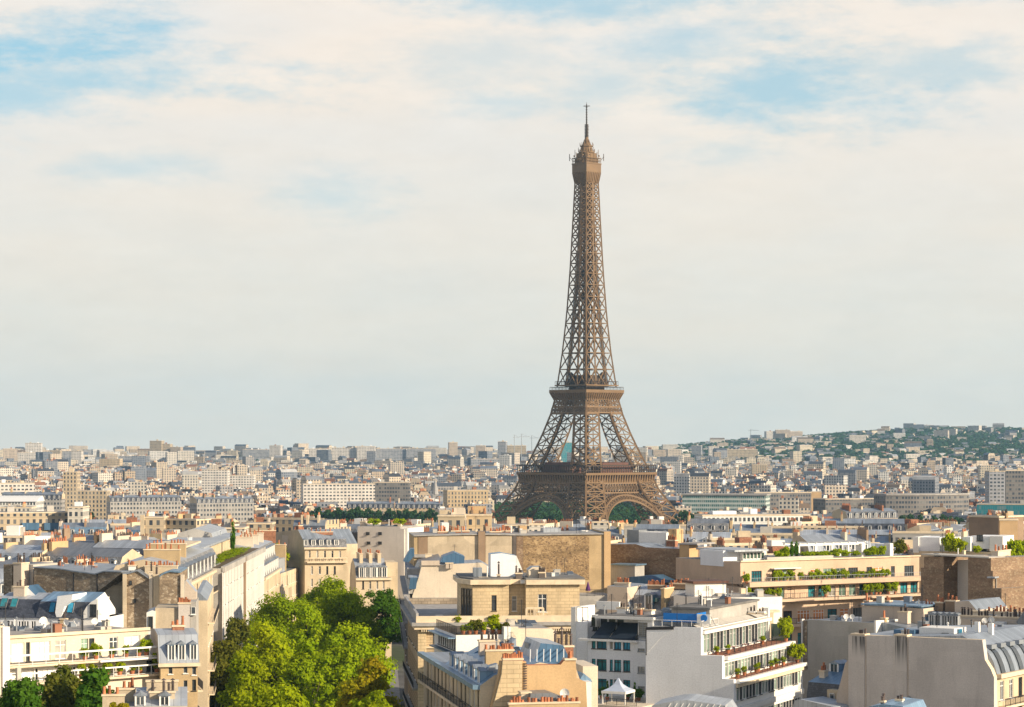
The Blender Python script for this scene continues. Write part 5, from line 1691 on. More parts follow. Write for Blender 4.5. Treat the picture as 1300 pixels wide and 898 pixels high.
# mansard along the avenue with dormers, seam roof above
zh = Lh.Z(690, 846, 1.2)
b = MB().pxz([(tw, zl + 0.003), (tw + 1.6, zh - 0.9), (Lh.W * 0.55, zh + 0.4), (Lh.W - 1.0, zh - 0.3), (Lh.W - 0.4, zl + 0.003)][::-1], 1.4, 27, 1, [0, 0, 0, 0, 1])
rf = Lh.part('roof', b, ['blue_zinc', 'cream'])
for i in range(7):
    Lh.dormer(tw + 0.25, 3.5 + i * 3.3, zl + 0.1, 1.2, 1.35, 1.5, 'blue_zinc', rot=R(-90), parent=rf)
b = MB().pxz([(Lh.T(668, 9), zh), (Lh.T(716, 9), zh), (Lh.T(706, 9), zh + 1.9), (Lh.T(678, 9), zh + 2.2)], 5, 14, 0, 1)
Lh.part('roof_lantern', b, ['deep_blue_zinc', 'pale_zinc'])
for i in range(6):
    t = Lh.T(670, 4) + i * 0.75
    Lh.part('roof_seam', MB().beam((t, 2.6, zh + 0.35), (t + 0.5, 5, zh + 1.5), 0.09), 'white_paint', rf, uv=False)
Lh.pbox('lift_house', 671, 817, 686, 832, 10, 12.5, 'grey_metal')
Lh.pchim(617, 827, 652, 852, 8, 0.9, 12, 'ochre', 0, 0.7)
Lh.wall_poly([(632, 852), (632, 843), (622, 846), (613, 855), (613, 866), (632, 864)], 3, 1.5, 'pale_zinc', roof='blue_zinc', name='zinc_lean_to')
Lh.wall_poly([(591, 850), (590, 836), (612, 823), (619, 824), (619, 850)], 24, 3, 'deep_blue_zinc', roof='blue_zinc', name='zinc_slope')
Lh.pchim(704, 822, 728, 836, 14, 1.4, 5, 'brick', 1, 1.3)
Lh.pchim(609, 815, 634, 832, 20, 1.0, 5, 'beige', 1)
Lh.wall_poly([(640, 826), (655, 811), (656, 826)], 22, 3, 'zinc', roof='pale_zinc', name='roof_light')
# low tiled roof at the very bottom
Lh.wall_poly([(672, 892), (674, 881), (700, 880), (716, 886), (735, 892)], -4.2, 3.6, 'grey_zinc', roof='grey_zinc', name='low_roof')
Lh.chimney(Lh.T(645, -4.5), Lh.T(734, -4.5), -5.2, -4.5, 0, Lh.Z(690, 893, -4.5), 22, 'ochre', 0, None, 0.6)
Lh.pchim(662, 881, 674, 896, -3.2, 1.6, 0, 'pale_cream')
Lh.dishes([(Lh.T(694, -4), -4, Lh.Z(694, 897, -4)), (Lh.T(717, -4), -4, Lh.Z(717, 895, -4))], 'white satellite dish above the low pot-lined wall at the bottom of the view', 'dishes above the low pot wall')
Lh.wall_poly([(733, 868), (741, 855), (750, 862), (752, 866), (748, 869)], 2, 3, 'blue_zinc', roof='pale_zinc', name='zinc_dormer')
Lh.pbox('side_wall', 744, 866, 751, 960, 0.2, 6, 'white')
Lh.pbox('yard_wall', 740, 846, 759, 905, 14, 22, 'pale_cream')

# white penthouse on the avenue, with planted ledge
L1 = Bd('white_penthouse_house', 'white penthouse block with blue-framed glazing and a planted parapet below the stone mansion', (579, 306), (704, 309), depth=14)
L1.body(0, L1.T(640), 0, 14, 0, L1.Z(610, 806), 'white', left=[(v, L1.Z(600, 826), v + 1.1, L1.Z(600, 812), 'blue') for v in (0.6, 2.0, 3.4, 4.8, 6.2, 7.6, 9.0, 10.4)], roof='soil')
L1.pbox('annex', 640, 796, 648.5, 850, -0.6, 6, 'white')
L1.pbox('annex', 648.7, 796, 658, 850, -0.3, 6, 'pale_cream')
L1.wall_poly([(658, 850), (658, 798), (700, 798), (704, 801), (704, 850)], 0.1, 9, 'pale_cream', roof='pale_roof', name='annex')
L1.box('canopy', -0.9, 0, 0.2, 13, L1.Z(600, 830), L1.Z(600, 828.5), 'deep_blue_zinc')
L1.box('canopy', -1.0, 0.2, 0.1, 13.5, L1.Z(600, 811), L1.Z(600, 809.5), 'blue_zinc')
zp = L1.Z(610, 806)
L1.rail([(0.1, 13), (0.1, 0.2), (L1.T(600), 0.2)], zp, 1.1, 'dark_metal', 1.3, 0.2)
L1.shrubs([(L1.T(px, 1), 1.0, zp, w, h) for px, w, h in ((588, 0.9, 0.9), (596, 1.1, 1.3), (614, 1.1, 1.3), (634, 0.8, 0.9))], 'green bush in a pot on the white penthouse parapet', group='green bushes on the white penthouse')
L1.shrubs([(L1.T(px, 1), 1.0, zp, w, h) for px, w, h in ((604, 1.8, 1.6), (641, 1.3, 1.2))], 'purplish brown bush in a pot on the white penthouse parapet', mat='leaf_olive', group='brown bushes on the white penthouse')
L1.shrubs([(L1.T(626, 1.5), 1.5, zp, 1.6, 1.7)], 'bright yellow-green bush standing tallest on the white penthouse parapet', mat='leaf_bright')

# modern white block with teal windows and black awnings
M = Bd('white_modern_block', 'white modern block with teal windows and sloping black awnings beside the white gable', (727, 354), (829, 348), depth=14)
zr, ze = M.Z(780, 786), M.Z(780, 812)
tq, te, tf = M.T(746), M.T(808), M.T(819.5)
fr = []
for y0, y1 in ((814.5, 824.5), (837.5, 852), (862.5, 878), (888, 900)):
    st = 'blue' if y0 < 830 else 'teal'
    for a, c, s2 in ((751, 756, 'teal'), (757.5, 770, st), (774, 778, 'curtain' if y0 < 830 else 'teal'), (779.5, 788.5, st), (791, 800, st)):
        fr.append((M.T(a), M.Z(775, y1), M.T(c), M.Z(775, y0), s2))
    fr.append((M.T(809.5), M.Z(814, y1 + 3), M.T(818.5), M.Z(814, y0 + 9), 'louvre'))
M.body(tq, M.W, 0, 14, 0, ze, 'shade_white', fr, top=False)
M.body(tq + 0.1, te, 3.2, 13.9, ze + 0.003, zr, 'shade_white', [(M.T(752, 3.2) + i * 1.35, ze + 0.9, M.T(752, 3.2) + i * 1.35 + 1.1, zr - 0.3, 'dark') for i in range(4)], roof='flat_roof', name='top_storey')
M.body(te + 0.01, M.W - 0.2, 0.6, 13.8, ze + 0.003, zr + 0.003, 'shade_white', [(M.T(809.5, 0.6), ze + 0.4, M.T(822, 0.6), zr - 0.4, 'louvre')], roof='flat_roof', name='stair_tower')
M.box('roof_slab', tq + 1.2, M.W + 0.1, -0.1, 14.1, zr + 0.006, zr + 0.4, 'white', label='white roof edge')
M.box('roof', tq + 1.5, M.W - 0.2, 0.3, 13.8, zr + 0.403, zr + 0.5, 'flat_roof')
for a, c in ((752, 774), (774.5, 806.5)):
    ta, tc = M.T(a), M.T(c)
    M.part('awning', MB().add([(ta, -0.5, ze + 0.15), (tc, -0.5, ze + 0.15), (tc, 2.9, zr - 0.7), (ta + 0.6, 2.9, zr - 0.7), (ta, -0.5, ze + 0.05), (tc, -0.5, ze + 0.05), (tc, 2.9, zr - 0.8), (ta + 0.6, 2.9, zr - 0.8)],
                            [(0, 1, 2, 3), (7, 6, 5, 4), (0, 4, 5, 1), (1, 5, 6, 2), (2, 6, 7, 3), (3, 7, 4, 0)]), 'dark_awning')
M.box('canopy', tq - 1.2, te + 0.3, -0.7, 0.0, ze - 0.3, ze + 0.001, 'white')
for a, c, y in ((783, 794, 773), (805, 813, 774), (817, 827, 776)):
    M.pchim(a, y, c, 786, 4, 1.3, 2, 'white', 1, 0.7)
M.pbox('stair_wing', 731, 790, 745.8, 900, 2.5, 12, 'shade_white')
M.pbox('stair_wing', 725, 771, 731, 900, 2.4, 9, 'white')
M.pbox('roof_cabin', 751, 781, 757, 796, 1.8, 3.1, 'white')
M.win(M.T(753.5, 1.8), M.Z(754, 795, 1.8), 0.6, 1.3, 'dark', 1.53)
zz = M.Z(740, 790, 2.5)
M.rail([(M.T(732, 2.5), 2.6), (M.T(746, 2.5), 2.6)], zz, 2.2, 'dark_metal', 0.8, 0.0, 0.07, name='ladder_cage')
M.pbox('parapet', 757, 764, 786, 774, 12, 12.6, 'white')
# terrace in front with the pagoda tent
zt = M.Z(785, 893, -9)
M.box('terrace', M.T(746, -9), M.T(826, -9), -12, -0.2, 0, zt, 'pale_cream', label='low cream terrace in front of the windows')
M.rail([(M.T(770, -11.5), -11.5), (M.T(808, -11.5), -11.5)], zt, 0.9, 'dark_metal', 1.5, 0.2)
c = M.world(M.T(785, -9), -9, zt)
o = thing('pagoda_tent', c, M.rot + 0.05, 'small pale blue pagoda tent with pointed roof on the terrace before the teal windows', 'tent')
hw = 15.5 * 337 / F
z1 = (888 - 871) * 330 / F
z2 = (888 - 855) * 330 / F
for x in (-hw, hw):
    for y in (-hw, hw):
        link('post', MB().beam((x, y, 0), (x, y, z1), 0.16).mesh('post', 'white_paint', uv=False), o)
b = MB()
rings = [(hw + 0.1, z1), (hw * 0.62, z1 + (z2 - z1) * 0.22), (hw * 0.3, z1 + (z2 - z1) * 0.5), (0.06, z2)]
for (r0, h0), (r1_, h1) in zip(rings, rings[1:]):
    q = lambda r, h: [(-r, -r, h), (r, -r, h), (r, r, h), (-r, r, h)]
    b.add(q(r0, h0) + q(r1_, h1), [(i, (i + 1) % 4, 4 + (i + 1) % 4, 4 + i) for i in range(4)])
link('canopy', b.mesh('canopy', 'tent_cloth', uv=False), o)
b = MB()
for k in range(4):
    a, d = [((-1, -1), (1, -1)), ((1, -1), (1, 1)), ((1, 1), (-1, 1)), ((-1, 1), (-1, -1))][k]
    r = hw + 0.13
    b.beam((a[0] * r, a[1] * r, z1 - 0.16), (d[0] * r, d[1] * r, z1 - 0.16), 0.05, 0, 0.35)
link('valance', b.mesh('valance', 'white_paint', uv=False), o)
MG = 'shrubs around the pagoda tent'
M.shrubs([(M.T(px, -6), -6, zt, 1.0, 2.4) for px in (771, 806)], 'dark conical shrub standing beside the pagoda tent', 'tall', 'leaf_dark', MG)
M.shrubs([(M.T(px, -5), -5, zt, 1.3, 1.5) for px in (764, 797, 811)], 'low green shrub in a pot behind the pagoda tent', 'round', 'leaf_dark', MG + ', low')

# blank white gable with glazed stepped terraces
XR = (932 - CX) * 335 / F
N = Bd('white_gable_building', 'white building with a blank stepped gable and three bands of glazed terraces', ((XR - 13 * 0.907) * F / 340.5 + CX, 340.5), (932, 335), depth=31)
pts = [(820, 980), (820, 797), (890, 797), (890, 832), (917, 833), (917, 862), (931.5, 863), (931.5, 980)]
N.wall_poly(pts, 0, 0.8, 'shade_white', name='gable_wall', roof='white_paint')
t0, t1, t2, t3 = 0.02, N.T(889.3), N.T(916.5), N.T(931.2)
zA_, zB_, zC_ = N.Z(890, 799), N.Z(903, 834), N.Z(924, 864)
D_ = 31.0
lev = [(t1, zB_, zA_), (t2, zC_, zB_ - 0.5), (t3, zC_ - 3.9, zC_ - 0.5), (t3, zC_ - 8.0, zC_ - 4.7)]
prev = zA_
for i, (tt, za, zb_) in enumerate(lev):
    rr = []
    n = 21
    for k in range(n):
        v = 1.2 + (D_ - 2.2) * k / n
        rr.append((v + 0.04, za + (0.35 if i < 2 else 0.9), v + (D_ - 2.2) / n - 0.06, zb_ - (0.9 if i == 0 else 0.45), rnd.choice(['green', 'pale', 'green', 'dark', 'dark'])))
    N.body(t0, tt, 0.81 + 0.002 * i, D_ - (1.5 if i < 2 else 0), za, zb_, 'white', right=rr, name='glazed_storey', top=(i == 0), roof='flat_roof', depth=0.12)
N.box('storey_wall', t0, t3, 0.82, D_, 0, zC_ - 8.1, 'white')
N.box('slab', t0, t1 + 0.45, 0.5, D_ - 1.2, zA_ - 0.75, zA_ - 0.3, 'white_paint')
N.part('roof_edge', MB().add([(t1 - 1.4, 0.82, zA_ + 0.45), (t1 + 0.4, 0.82, zA_ - 0.28), (t1 + 0.4, D_ - 1.3, zA_ - 0.28), (t1 - 1.4, D_ - 1.3, zA_ + 0.45)], [(0, 1, 2, 3)]), 'concrete')
for i, (ta, zz, m) in enumerate(((t2, zB_, 'deck'), (t3, zC_, 'deck'))):
    N.box('slab', t0, ta + 0.6, 0.81, D_ + (0.0 if i == 0 else 0.3), zz - 0.495, zz - 0.01, 'white_paint')
    ti = (t1, t2)[i]
    N.box('deck', ti + 0.05, ta - 0.1, 1, D_ - 0.4, zz - 0.008, zz + 0.03, m)
    N.rail([(ta - 0.05, 1), (ta - 0.05, D_ - 0.3), (ti + 0.3, D_ - 0.2)], zz, 1.0, 'dark_metal', 2.2, 0.0, 0.05)
N.box('slab', t3 - 0.3, t3 + 0.25, 0.81, D_, zC_ - 4.68, zC_ - 3.92, 'white')
N.box('slab', t3 - 0.3, t3 + 0.3, 0.81, D_, zC_ - 0.49 - 0.6, zC_ - 0.496, 'cream_stone')
N.wall_poly([(820.6, 799), (855, 797.5), (855, 799.5), (846, 805), (838, 811), (830, 820), (820.6, 830)], -0.06, 0.06, 'shade_white', name='gable_panel', roof='white_paint')
N.part('dark_trim', MB().pxz([N.q(x, y, -0.1) for x, y in ((820, 800), (820, 796.5), (855, 795.5), (855, 799.5))], -0.12, 0.5), 'dark_metal')
N.pbox('downpipe', 819.6, 797, 820.6, 832, -0.14, -0.02, 'dark_metal')
# roof: plant behind blue panels, chimneys, sheds
zr = zA_ + 0.4
N.box('roof_house', t0 + 0.5, t1 - 1.6, 8, D_ - 2, zA_, zA_ + 2.2, 'grey_plaster')
N.box('roof', t0 + 0.3, t1 - 1.4, 7.6, D_ - 1.6, zA_ + 2.21, zA_ + 2.5, 'flat_roof')
N.pbox('blue_screen', 842, 779, 884, 790, 2.6, 2.75, 'blue_panel', label='bright blue roof panel')
N.part('blue_screen', MB().box(N.T(884, 2.6), N.T(884, 2.6) + 0.12, 2.5, 6.2, N.Z(884, 790, 2.6), N.Z(884, 779, 2.6)), 'blue_panel')
N.part('white_screen', MB().box(N.T(885.5, 2.5), N.T(902, 2.5), 2.3, 2.45, N.Z(893, 792, 2.5), N.Z(893, 780, 2.5)), 'white_paint')
cx, cz = N.q(893.5, 785, 2.2)
nn = 18
N.part('blue_disc', MB().ex([(cx + 0.5 * math.cos(2 * math.pi * i / nn), cz + 0.5 * math.sin(2 * math.pi * i / nn)) for i in range(nn)], lambda u, v, w: (u, w, v), 2.29, 2.2), 'blue_panel')
b = MB()
for px in (844, 856, 868, 880, 890, 901):
    t = N.T(px, 2.9)
    b.beam((t, 3.0, zA_ + 0.2), (t, 3.0, N.Z(px, 779, 2.9)), 0.08)
    b.beam((t, 3.0, N.Z(px, 781, 2.9)), (t, 5.2, zA_ + 0.2), 0.06)
N.part('screen_support', b, 'grey_metal', uv=False)
N.rail([(t0 + 0.2, 1.2), (t1 - 0.3, 1.2), (t1 - 0.3, 8)], zA_ + 0.02, 1.0, 'white_paint', 1.4, 0, 0.06)
N.box('roof_duct', t0 + 1, t1 - 2, 3.6, 6.5, zA_ + 0.02, zA_ + 1.0, 'grey_metal')
for px in (937, 954, 966):
    tq_ = N.T(px, 24)
    N.chimney(tq_ - 0.5, tq_ + 0.5, 24, 25, zA_ + 1.0, N.Z(px, 780, 24), 2, 'white', 1, None, 0.7)
N.box('party_pier', t1 - 0.6, t1 + 0.2, D_ - 2.2, D_ - 1.49, zB_, zA_ + 1.2, 'white')
N.box('glass_screen', t1 + 0.3, t2 - 0.4, D_ - 1.2, D_ - 1.1, zB_ + 0.05, zB_ + 2.6, 'green_glass')
NG = 'bushes at the far ends of the glazed terraces'
N.shrubs([((t1 + t2) / 2 + 0.6, D_ - 0.8, zB_, 2.2, 3.4), (t2 - 0.2, D_ - 2.2, zB_, 1.4, 2.4)], 'bright green bush at the far end of the upper glazed terrace', 'round', 'leaf_bright', NG)
N.shrubs([((t2 + t3) / 2 + 0.5, D_ - 1.5, zC_, 2.6, 2.8)], 'big bright green bush at the far end of the lower glazed terrace', 'round', 'leaf_bright')
N.shrubs([((t2 + t3) / 2 + rnd.uniform(-0.4, 0.4), v, zC_, 0.8, 1.1) for v in (4, 7.5, 12, 14, 18, 22, 25)], 'small potted plant along the lower glazed terrace', 'round', 'leaf_mid', 'small plants on the lower glazed terrace')
N.shrubs([((t1 + t2) / 2 + rnd.uniform(-0.4, 0.4), v, zB_, 0.8, 1.0) for v in (3, 6, 23)], 'small potted plant along the upper glazed terrace', 'round', 'leaf_mid', 'small plants on the upper glazed terrace')
for k, v in enumerate((5, 8.5, 10.5, 13.5, 17, 20)):
    p = N.world((t1 + t2) / 2 + 0.4, v, zB_ + 0.03)
    m = 'red_paint' if k % 2 else 'white_paint'
    o = thing('terrace_table', p, N.rot + k, ('red' if k % 2 else 'white') + ' round table on the upper glazed terrace', 'table', ('red' if k % 2 else 'white') + ' terrace tables')
    link('table_top', MB().cone(0, 0, 0.72, 0.76, 0.55, 0.55, 12).mesh('table_top', m, uv=False), o)
    link('leg', MB().cone(0, 0, 0, 0.72, 0.06, 0.06, 6).cone(0, 0, 0, 0.03, 0.3, 0.3, 8).mesh('leg', 'dark_metal', uv=False), o)

# mansards with orange pots behind the modern block
Oh = Bd('twin_mansard_house', 'low house with two zinc mansard bays and orange pots behind the teal-windowed block', (771, 420), (888, 413), depth=12)
ze = Oh.Z(820, 776)
Oh.body(Oh.T(798), Oh.W, 0, 12, 0, ze, 'white', [])
zb_ = Oh.Z(820, 749, 3.2)
for a, c in ((799, 839.5), (844.5, 884)):
    rf = Oh.mansard(Oh.T(a), Oh.T(c), 0.1, 12, ze + 0.003, zb_ - 0.9, zb_ + 0.7, 2.6, 'grey_slate', 'pale_zinc', 'beige')
    x = a + 25
    Oh.dormer(Oh.T(x, 0.6), 0.3, ze + 0.35, 1.5, 2.5, 2.4, 'blue_zinc', parent=rf)
    t = Oh.T(a + 33, 1.0)
    Oh.part('skylight', MB().box(t - 0.4, t + 0.4, 0.9, 1.6, ze + 1.6, ze + 2.3), 'teal_glass', rf, uv=False)
Oh.pbox('parapet', 797, 775, 888, 785, -0.5, -0.1, 'white')
Oh.chimney(Oh.T(840), Oh.T(844), -0.3, 9, 0, zb_ + 0.4, 9, 'ochre', 0)
Oh.wall_poly([(771, 840), (771, 744), (796, 746), (797, 764), (800, 772), (806, 777), (806, 840)], -0.5, 11, 'beige', roof='zinc', name='gable_wall')
Oh.pchim(780, 741, 798, 746, 1, 0.9, 7, 'beige', 0)
for a, c, y in ((822, 842, 744), (850, 880, 742)):
    Oh.pchim(a, y, c, 748, 4.5, 0.9, 10, 'brown_plaster', 0)
Oh.wall_poly([(880, 785), (880, 746), (884, 746), (888, 757), (896, 768), (897, 772), (892, 785)], -0.3, 11, 'beige', roof='pale_zinc', name='curved_gable')
# long white house to the right of the mansards
O2 = Bd('long_white_house', 'long low white house with small paired windows behind the blue roof panels', (888, 400), (993, 405), depth=11)
zr = O2.Z(930, 759)
O2.body(0, O2.W, 0, 11, 0, zr, 'white', [(O2.T(x), O2.Z(x, 776), O2.T(x + w), O2.Z(x, 765), s2) for x, w, s2 in ((892, 6, 'curtain'), (899, 4, 'dark'), (915, 6, 'curtain'), (926, 9, 'dark'), (940.5, 11, 'dark'))], roof='pale_roof')
O2.pbox('ledge', 886, 776, 990, 779, -1.6, -0.01, 'cream_stone')
O2.body(O2.T(886, -1.6), O2.T(982, -1.6), -1.58, -0.02, 0, O2.Z(930, 779.2, -1.6), 'cream')
O2.pbox('roof_room', 882, 741, 922, 758, 5, 9, 'white')
O2.pbox('roof_room_eave', 880, 738, 925, 741, 4.6, 9.5, 'red_iron')
O2.pbox('grey_wing', 958, 757, 986, 776, 2, 12, 'pinkish')

# brown rubble wall with ochre pier, little blue roofs
Q = Bd('brown_rubble_house', 'house with a dark brown rubble wall and ochre pier behind a blue roof', (771, 470), (875, 461), depth=15)
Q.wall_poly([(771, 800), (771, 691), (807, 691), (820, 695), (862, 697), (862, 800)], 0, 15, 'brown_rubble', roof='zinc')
Q.pbox('pier', 862.5, 692, 875, 800, -0.8, 3, 'deep_ochre')
Q.pbox('pier_cap', 861, 690, 885, 692, -1.1, 7, 'pale_roof')
Q.pbox('shed', 775, 718, 806, 745, -6, -2, 'grey_plaster')
Q.pbox('shed_roof', 773.5, 716.5, 807, 718, -6.4, -1.8, 'blue_zinc')
b = MB().pxz([Q.q(x, y, -7) for x, y in ((776, 745), (843, 740), (824, 731), (806, 732))], -9, -1, 0, 0)
Q.part('blue_roof', b, 'deep_blue_zinc')
Q.pchim(846, 687, 857, 696, 6, 1.2, 5, 'brick', 0)
Q.pbox('roof_block', 811, 676, 846, 692, 9, 14, 'white')
Q.pbox('roof_block', 848, 672, 859, 690, 10, 13, 'deep_ochre')
Q.pbox('roof_block', 796, 673, 811, 690, 9.5, 13, 'grey_metal')

# long apartment house with planted balconies
Pm = Bd('planted_balcony_building', 'long peach apartment building with wrap-around balconies full of plants and a roof pergola', (940, 430), (1167, 452), depth=20)
zt_ = Pm.Z(1000, 712)
fl = [Pm.Z(1050, y) for y in (738, 758, 789, 817)]
rows = []


def peach(a, b_, z0, z1, st):
    return (Pm.T(a), z0, Pm.T(b_), z1, st)


f0 = []
for a, c, st in ((943, 946, 'blind'), (954, 967, 'teal'), (980, 985, 'dark'), (994, 1004, 'pale'), (1011, 1017, 'dark'), (1029, 1041, 'blind'), (1045, 1057, 'pale'), (1061, 1073, 'green'), (1077, 1089, 'dark'), (1100, 1107, 'dark'), (1110, 1121, 'blind'), (1131, 1136, 'dark'), (1148, 1160, 'dark')):
    f0.append(peach(a, c, fl[0] + 0.1, fl[0] + 2.35, st))
Pm.body(0, Pm.W, 0, 20, fl[0], zt_, 'pink_cream', f0, name='upper_storey', roof='pale_roof')
f1 = [peach(a, a + 9, fl[1] + 0.1, fl[1] + 2.1, rnd.choice(['teal', 'green', 'teal', 'dark', 'curtain'])) for a in range(948, 1158, 13)]
Pm.body(0, Pm.W, 0.01, 20.01, fl[1], fl[0] - 0.45, 'pink_cream', f1, name='middle_storey', top=False)
f2 = []
for a, c, st in ((992, 1003, 'dark'), (1010, 1026, 'blind'), (1030, 1044, 'blind'), (1048, 1060, 'teal'), (1064, 1075, 'blind'), (1080, 1092, 'dark'), (1098, 1110, 'teal'), (1116, 1130, 'blind')):
    f2.append(peach(a, c, fl[2] + 0.1, fl[2] + 2.3, st))
    f2.append(peach(a, c, fl[3] + 0.1, fl[3] + 2.3, rnd.choice(['blind', 'dark', 'teal'])))
Pm.body(Pm.T(984), Pm.W, -0.6, 20.02, 0, fl[1] - 0.4, 'pink_cream', f2, name='lower_storey', top=False)
Pm.box('balcony_slab', 0.6, Pm.W + 0.3, -2.0, 0, fl[0] - 0.44, fl[0] + 0.42, 'pink_cream', label='upper balcony band')
Pm.box('balcony_slab', 0.4, Pm.W + 0.2, -2.4, 0, fl[1] - 0.39, fl[1] + 0.1, 'pink_cream')
Pm.box('balcony_slab', Pm.T(990), Pm.T(1075), -2.6, -0.61, fl[2] - 0.5, fl[2] + 0.05, 'pink_cream')
Pm.box('balcony_slab', Pm.T(984), Pm.T(1075), -2.6, -0.61, fl[3] - 0.5, fl[3] + 0.05, 'pink_cream')
Pm.rail([(0.7, -1.95), (Pm.W + 0.2, -1.95)], fl[0] + 0.42, 0.75, 'grey_metal', 1.6, 0.5)
Pm.rail([(0.5, -2.35), (Pm.W, -2.35)], fl[1] + 0.1, 1.0, 'dark_metal', 1.6, 0.4)
Pm.rail([(Pm.T(990), -2.55), (Pm.T(1075), -2.55)], fl[2] + 0.05, 1.0, 'dark_metal', 1.6, 0.4)
Pm.box('awning', Pm.T(978), Pm.T(1012), -1.2, 0, fl[0] + 2.6, fl[0] + 2.75, 'white_paint')
Pm.box('cornice', -0.1, Pm.W + 0.1, -0.3, 0.3, zt_ + 0.003, zt_ + 0.25, 'cream_stone')
# penthouse and pergola
Pm.body(Pm.T(943, 4), Pm.T(973, 4), 4, 14, zt_ + 0.003, Pm.Z(955, 700, 4), 'white', [(Pm.T(943.5 + i * 4.6, 4), zt_ + 0.3, Pm.T(947.3 + i * 4.6, 4), Pm.Z(955, 702, 4), 'green') for i in range(6)], name='penthouse', roof='pale_roof')
Pm.part('penthouse_eave', MB().box(Pm.T(931, 3), Pm.T(974, 3), 2.6, 14.5, Pm.Z(955, 699.8, 4), Pm.Z(955, 697.5, 4)), 'pale_zinc')
Pm.box('glass_box', Pm.T(918, 5), Pm.T(941, 5), 5, 12, zt_ - 1, Pm.Z(930, 699, 5), 'shade_white')
zp = Pm.Z(1050, 691, 3)
b = MB()
for v in (3, 5.2, 7.4):
    b.beam((Pm.T(1014, 3), v, zp), (Pm.T(1097, 3), v, zp), 0.45)
for i in range(9):
    t = Pm.T(1014, 3) + (Pm.T(1097, 3) - Pm.T(1014, 3)) * i / 8
    b.beam((t, 2.6, zp + 0.25), (t, 7.8, zp + 0.25), 0.2)
    if i % 2 == 0:
        b.beam((t, 3, zt_ + 0.26), (t, 3, zp), 0.35)
Pm.part('pergola', b, 'white_paint', uv=False)
for a in (1094, 1130):
    Pm.pbox('pier', a, 690, a + 4, 710, 2.2, 4, 'white')
Pm.pbox('roof_block', 1124, 691, 1130, 709, 4, 7, 'shade_white')
Pm.pbox('planter', 974, 706.5, 1058, 711.5, 0.5, 1.2, 'concrete')
PG = 'plants along the roof of the peach building'
Pm.shrubs([(Pm.T(px, 1.8), 1.8, zt_ + 0.25, w, h) for px, w, h in [(988, 2.0, 1.6), (997, 1.8, 2.4)] + [(x, 1.8, 1.3) for x in range(1022, 1056, 7)] + [(1062, 2.0, 1.7), (1072, 1.8, 1.4), (1085, 1.7, 1.2)] + [(x, 1.8, rnd.uniform(1.3, 2.2)) for x in range(1102, 1124, 6)]],
          'leafy green hedge plant along the roof edge of the peach balcony building', 'round', 'leaf_mid', PG, pot=False, name='roof_shrub')
Pm.shrubs([(Pm.T(px, 3), 3.0, zt_ + 0.25, 1.6, 3.0) for px in (1005, 1011)], 'dark columnar cypress on the roof of the peach balcony building', 'tall', 'leaf_dark', 'cypresses on the peach building', pot=False, name='cypress_tree', cat='tree')
Pm.shrubs([(Pm.T(px, 3.5), 3.5, zt_, 2.4, 3.4) for px in (1141,)], 'tall dull green ivy clump at the end of the peach building roof', 'round', 'leaf_olive', pot=False, name='ivy_clump')
Pm.shrubs([(Pm.T(px, -1.2), -1.2, fl[0] + 0.1, rnd.uniform(0.9, 1.5), rnd.uniform(1.2, 2.2)) for px in [948, 985, 991, 998, 1004, 1016, 1032, 1038, 1046, 1052, 1059, 1070, 1074, 1086, 1094, 1102, 1108, 1114, 1120, 1125]],
          'green plant in a pot on the upper balcony of the peach building', 'round', 'leaf_mid', 'plants on the upper peach balcony')
Pm.shrubs([(Pm.T(px, -1.4), -1.4, fl[1] + 0.1, rnd.uniform(1.0, 1.8), rnd.uniform(1.4, 2.4)) for px in [949, 957, 965, 975, 982, 989, 1048, 1100, 1106, 1112, 1117, 1128, 1136]],
          'green plant in a pot on the middle balcony of the peach building', 'round', 'leaf_mid', 'plants on the middle peach balcony')
P2 = Bd('peach_side_wall_house', 'smooth beige blank side wall with a dark sloping gutter next to the peach balcony building', (876, 446), (941, 431), depth=14)
P2.wall_poly([(876, 800), (876, 712), (899, 711), (905, 708), (912, 709), (916, 714), (941, 715), (941, 800)], 0, 14, 'pink_cream', roof='pale_roof')
P2.part('gutter', MB().beam((P2.T(908.5), -0.15, P2.Z(908, 714)), (P2.T(941), -0.15, P2.Z(941, 748)), 0.55), 'brown_plaster', uv=False)
P2.pbox('roof_room', 888, 696.5, 912, 712, 3, 9, 'shade_white')

# brown shaded walls and the bow-windowed flats
Rw = Bd('brown_gable_block', 'block of tall brown shaded party walls around a dark recess beside the peach building', (1160, 424), (1260, 409), depth=16)
Rw.wall_poly([(1160, 830), (1160, 757), (1169, 757), (1169, 721), (1173, 721), (1173, 707), (1198, 707), (1198, 830)], 0, 14, 'brown_rubble', roof='pale_roof', name='gable_wall')
Rw.wall_poly([(1198, 830), (1198, 711), (1230, 711), (1230, 830)], 3.5, 12, 'pinkish', roof='pale_roof', name='recess_wall')
Rw.wall_poly([(1229, 830), (1229, 708), (1258, 708.5), (1258, 725), (1260.5, 725), (1260.5, 747), (1271.5, 747), (1271.5, 830)], -0.3, 14, 'brown_rubble', roof='pale_roof', name='gable_wall')
Rw.part('coping', MB().box(Rw.T(1172), Rw.T(1258), -0.5, 3.6, Rw.Z(1215, 706.8), Rw.Z(1215, 705.2)), 'concrete')
R2 = Bd('bow_window_flats', 'cream flats with dark-framed bow windows and a planted terrace at the right edge', (1266, 413), (1315, 432), depth=2)
zr = R2.Z(1275, 708)
R2.body(0, R2.W, 0, 1.8, 0, R2.Z(1280, 728), 'pale_cream', [(R2.T(x), R2.Z(x, y + 9), R2.T(x + 4), R2.Z(x, y), st) for x, y, st in ((1276, 759, 'pale'), (1285.5, 737, 'dark'), (1285.5, 758, 'dark'), (1293, 757, 'pale'))], roof='pale_roof')
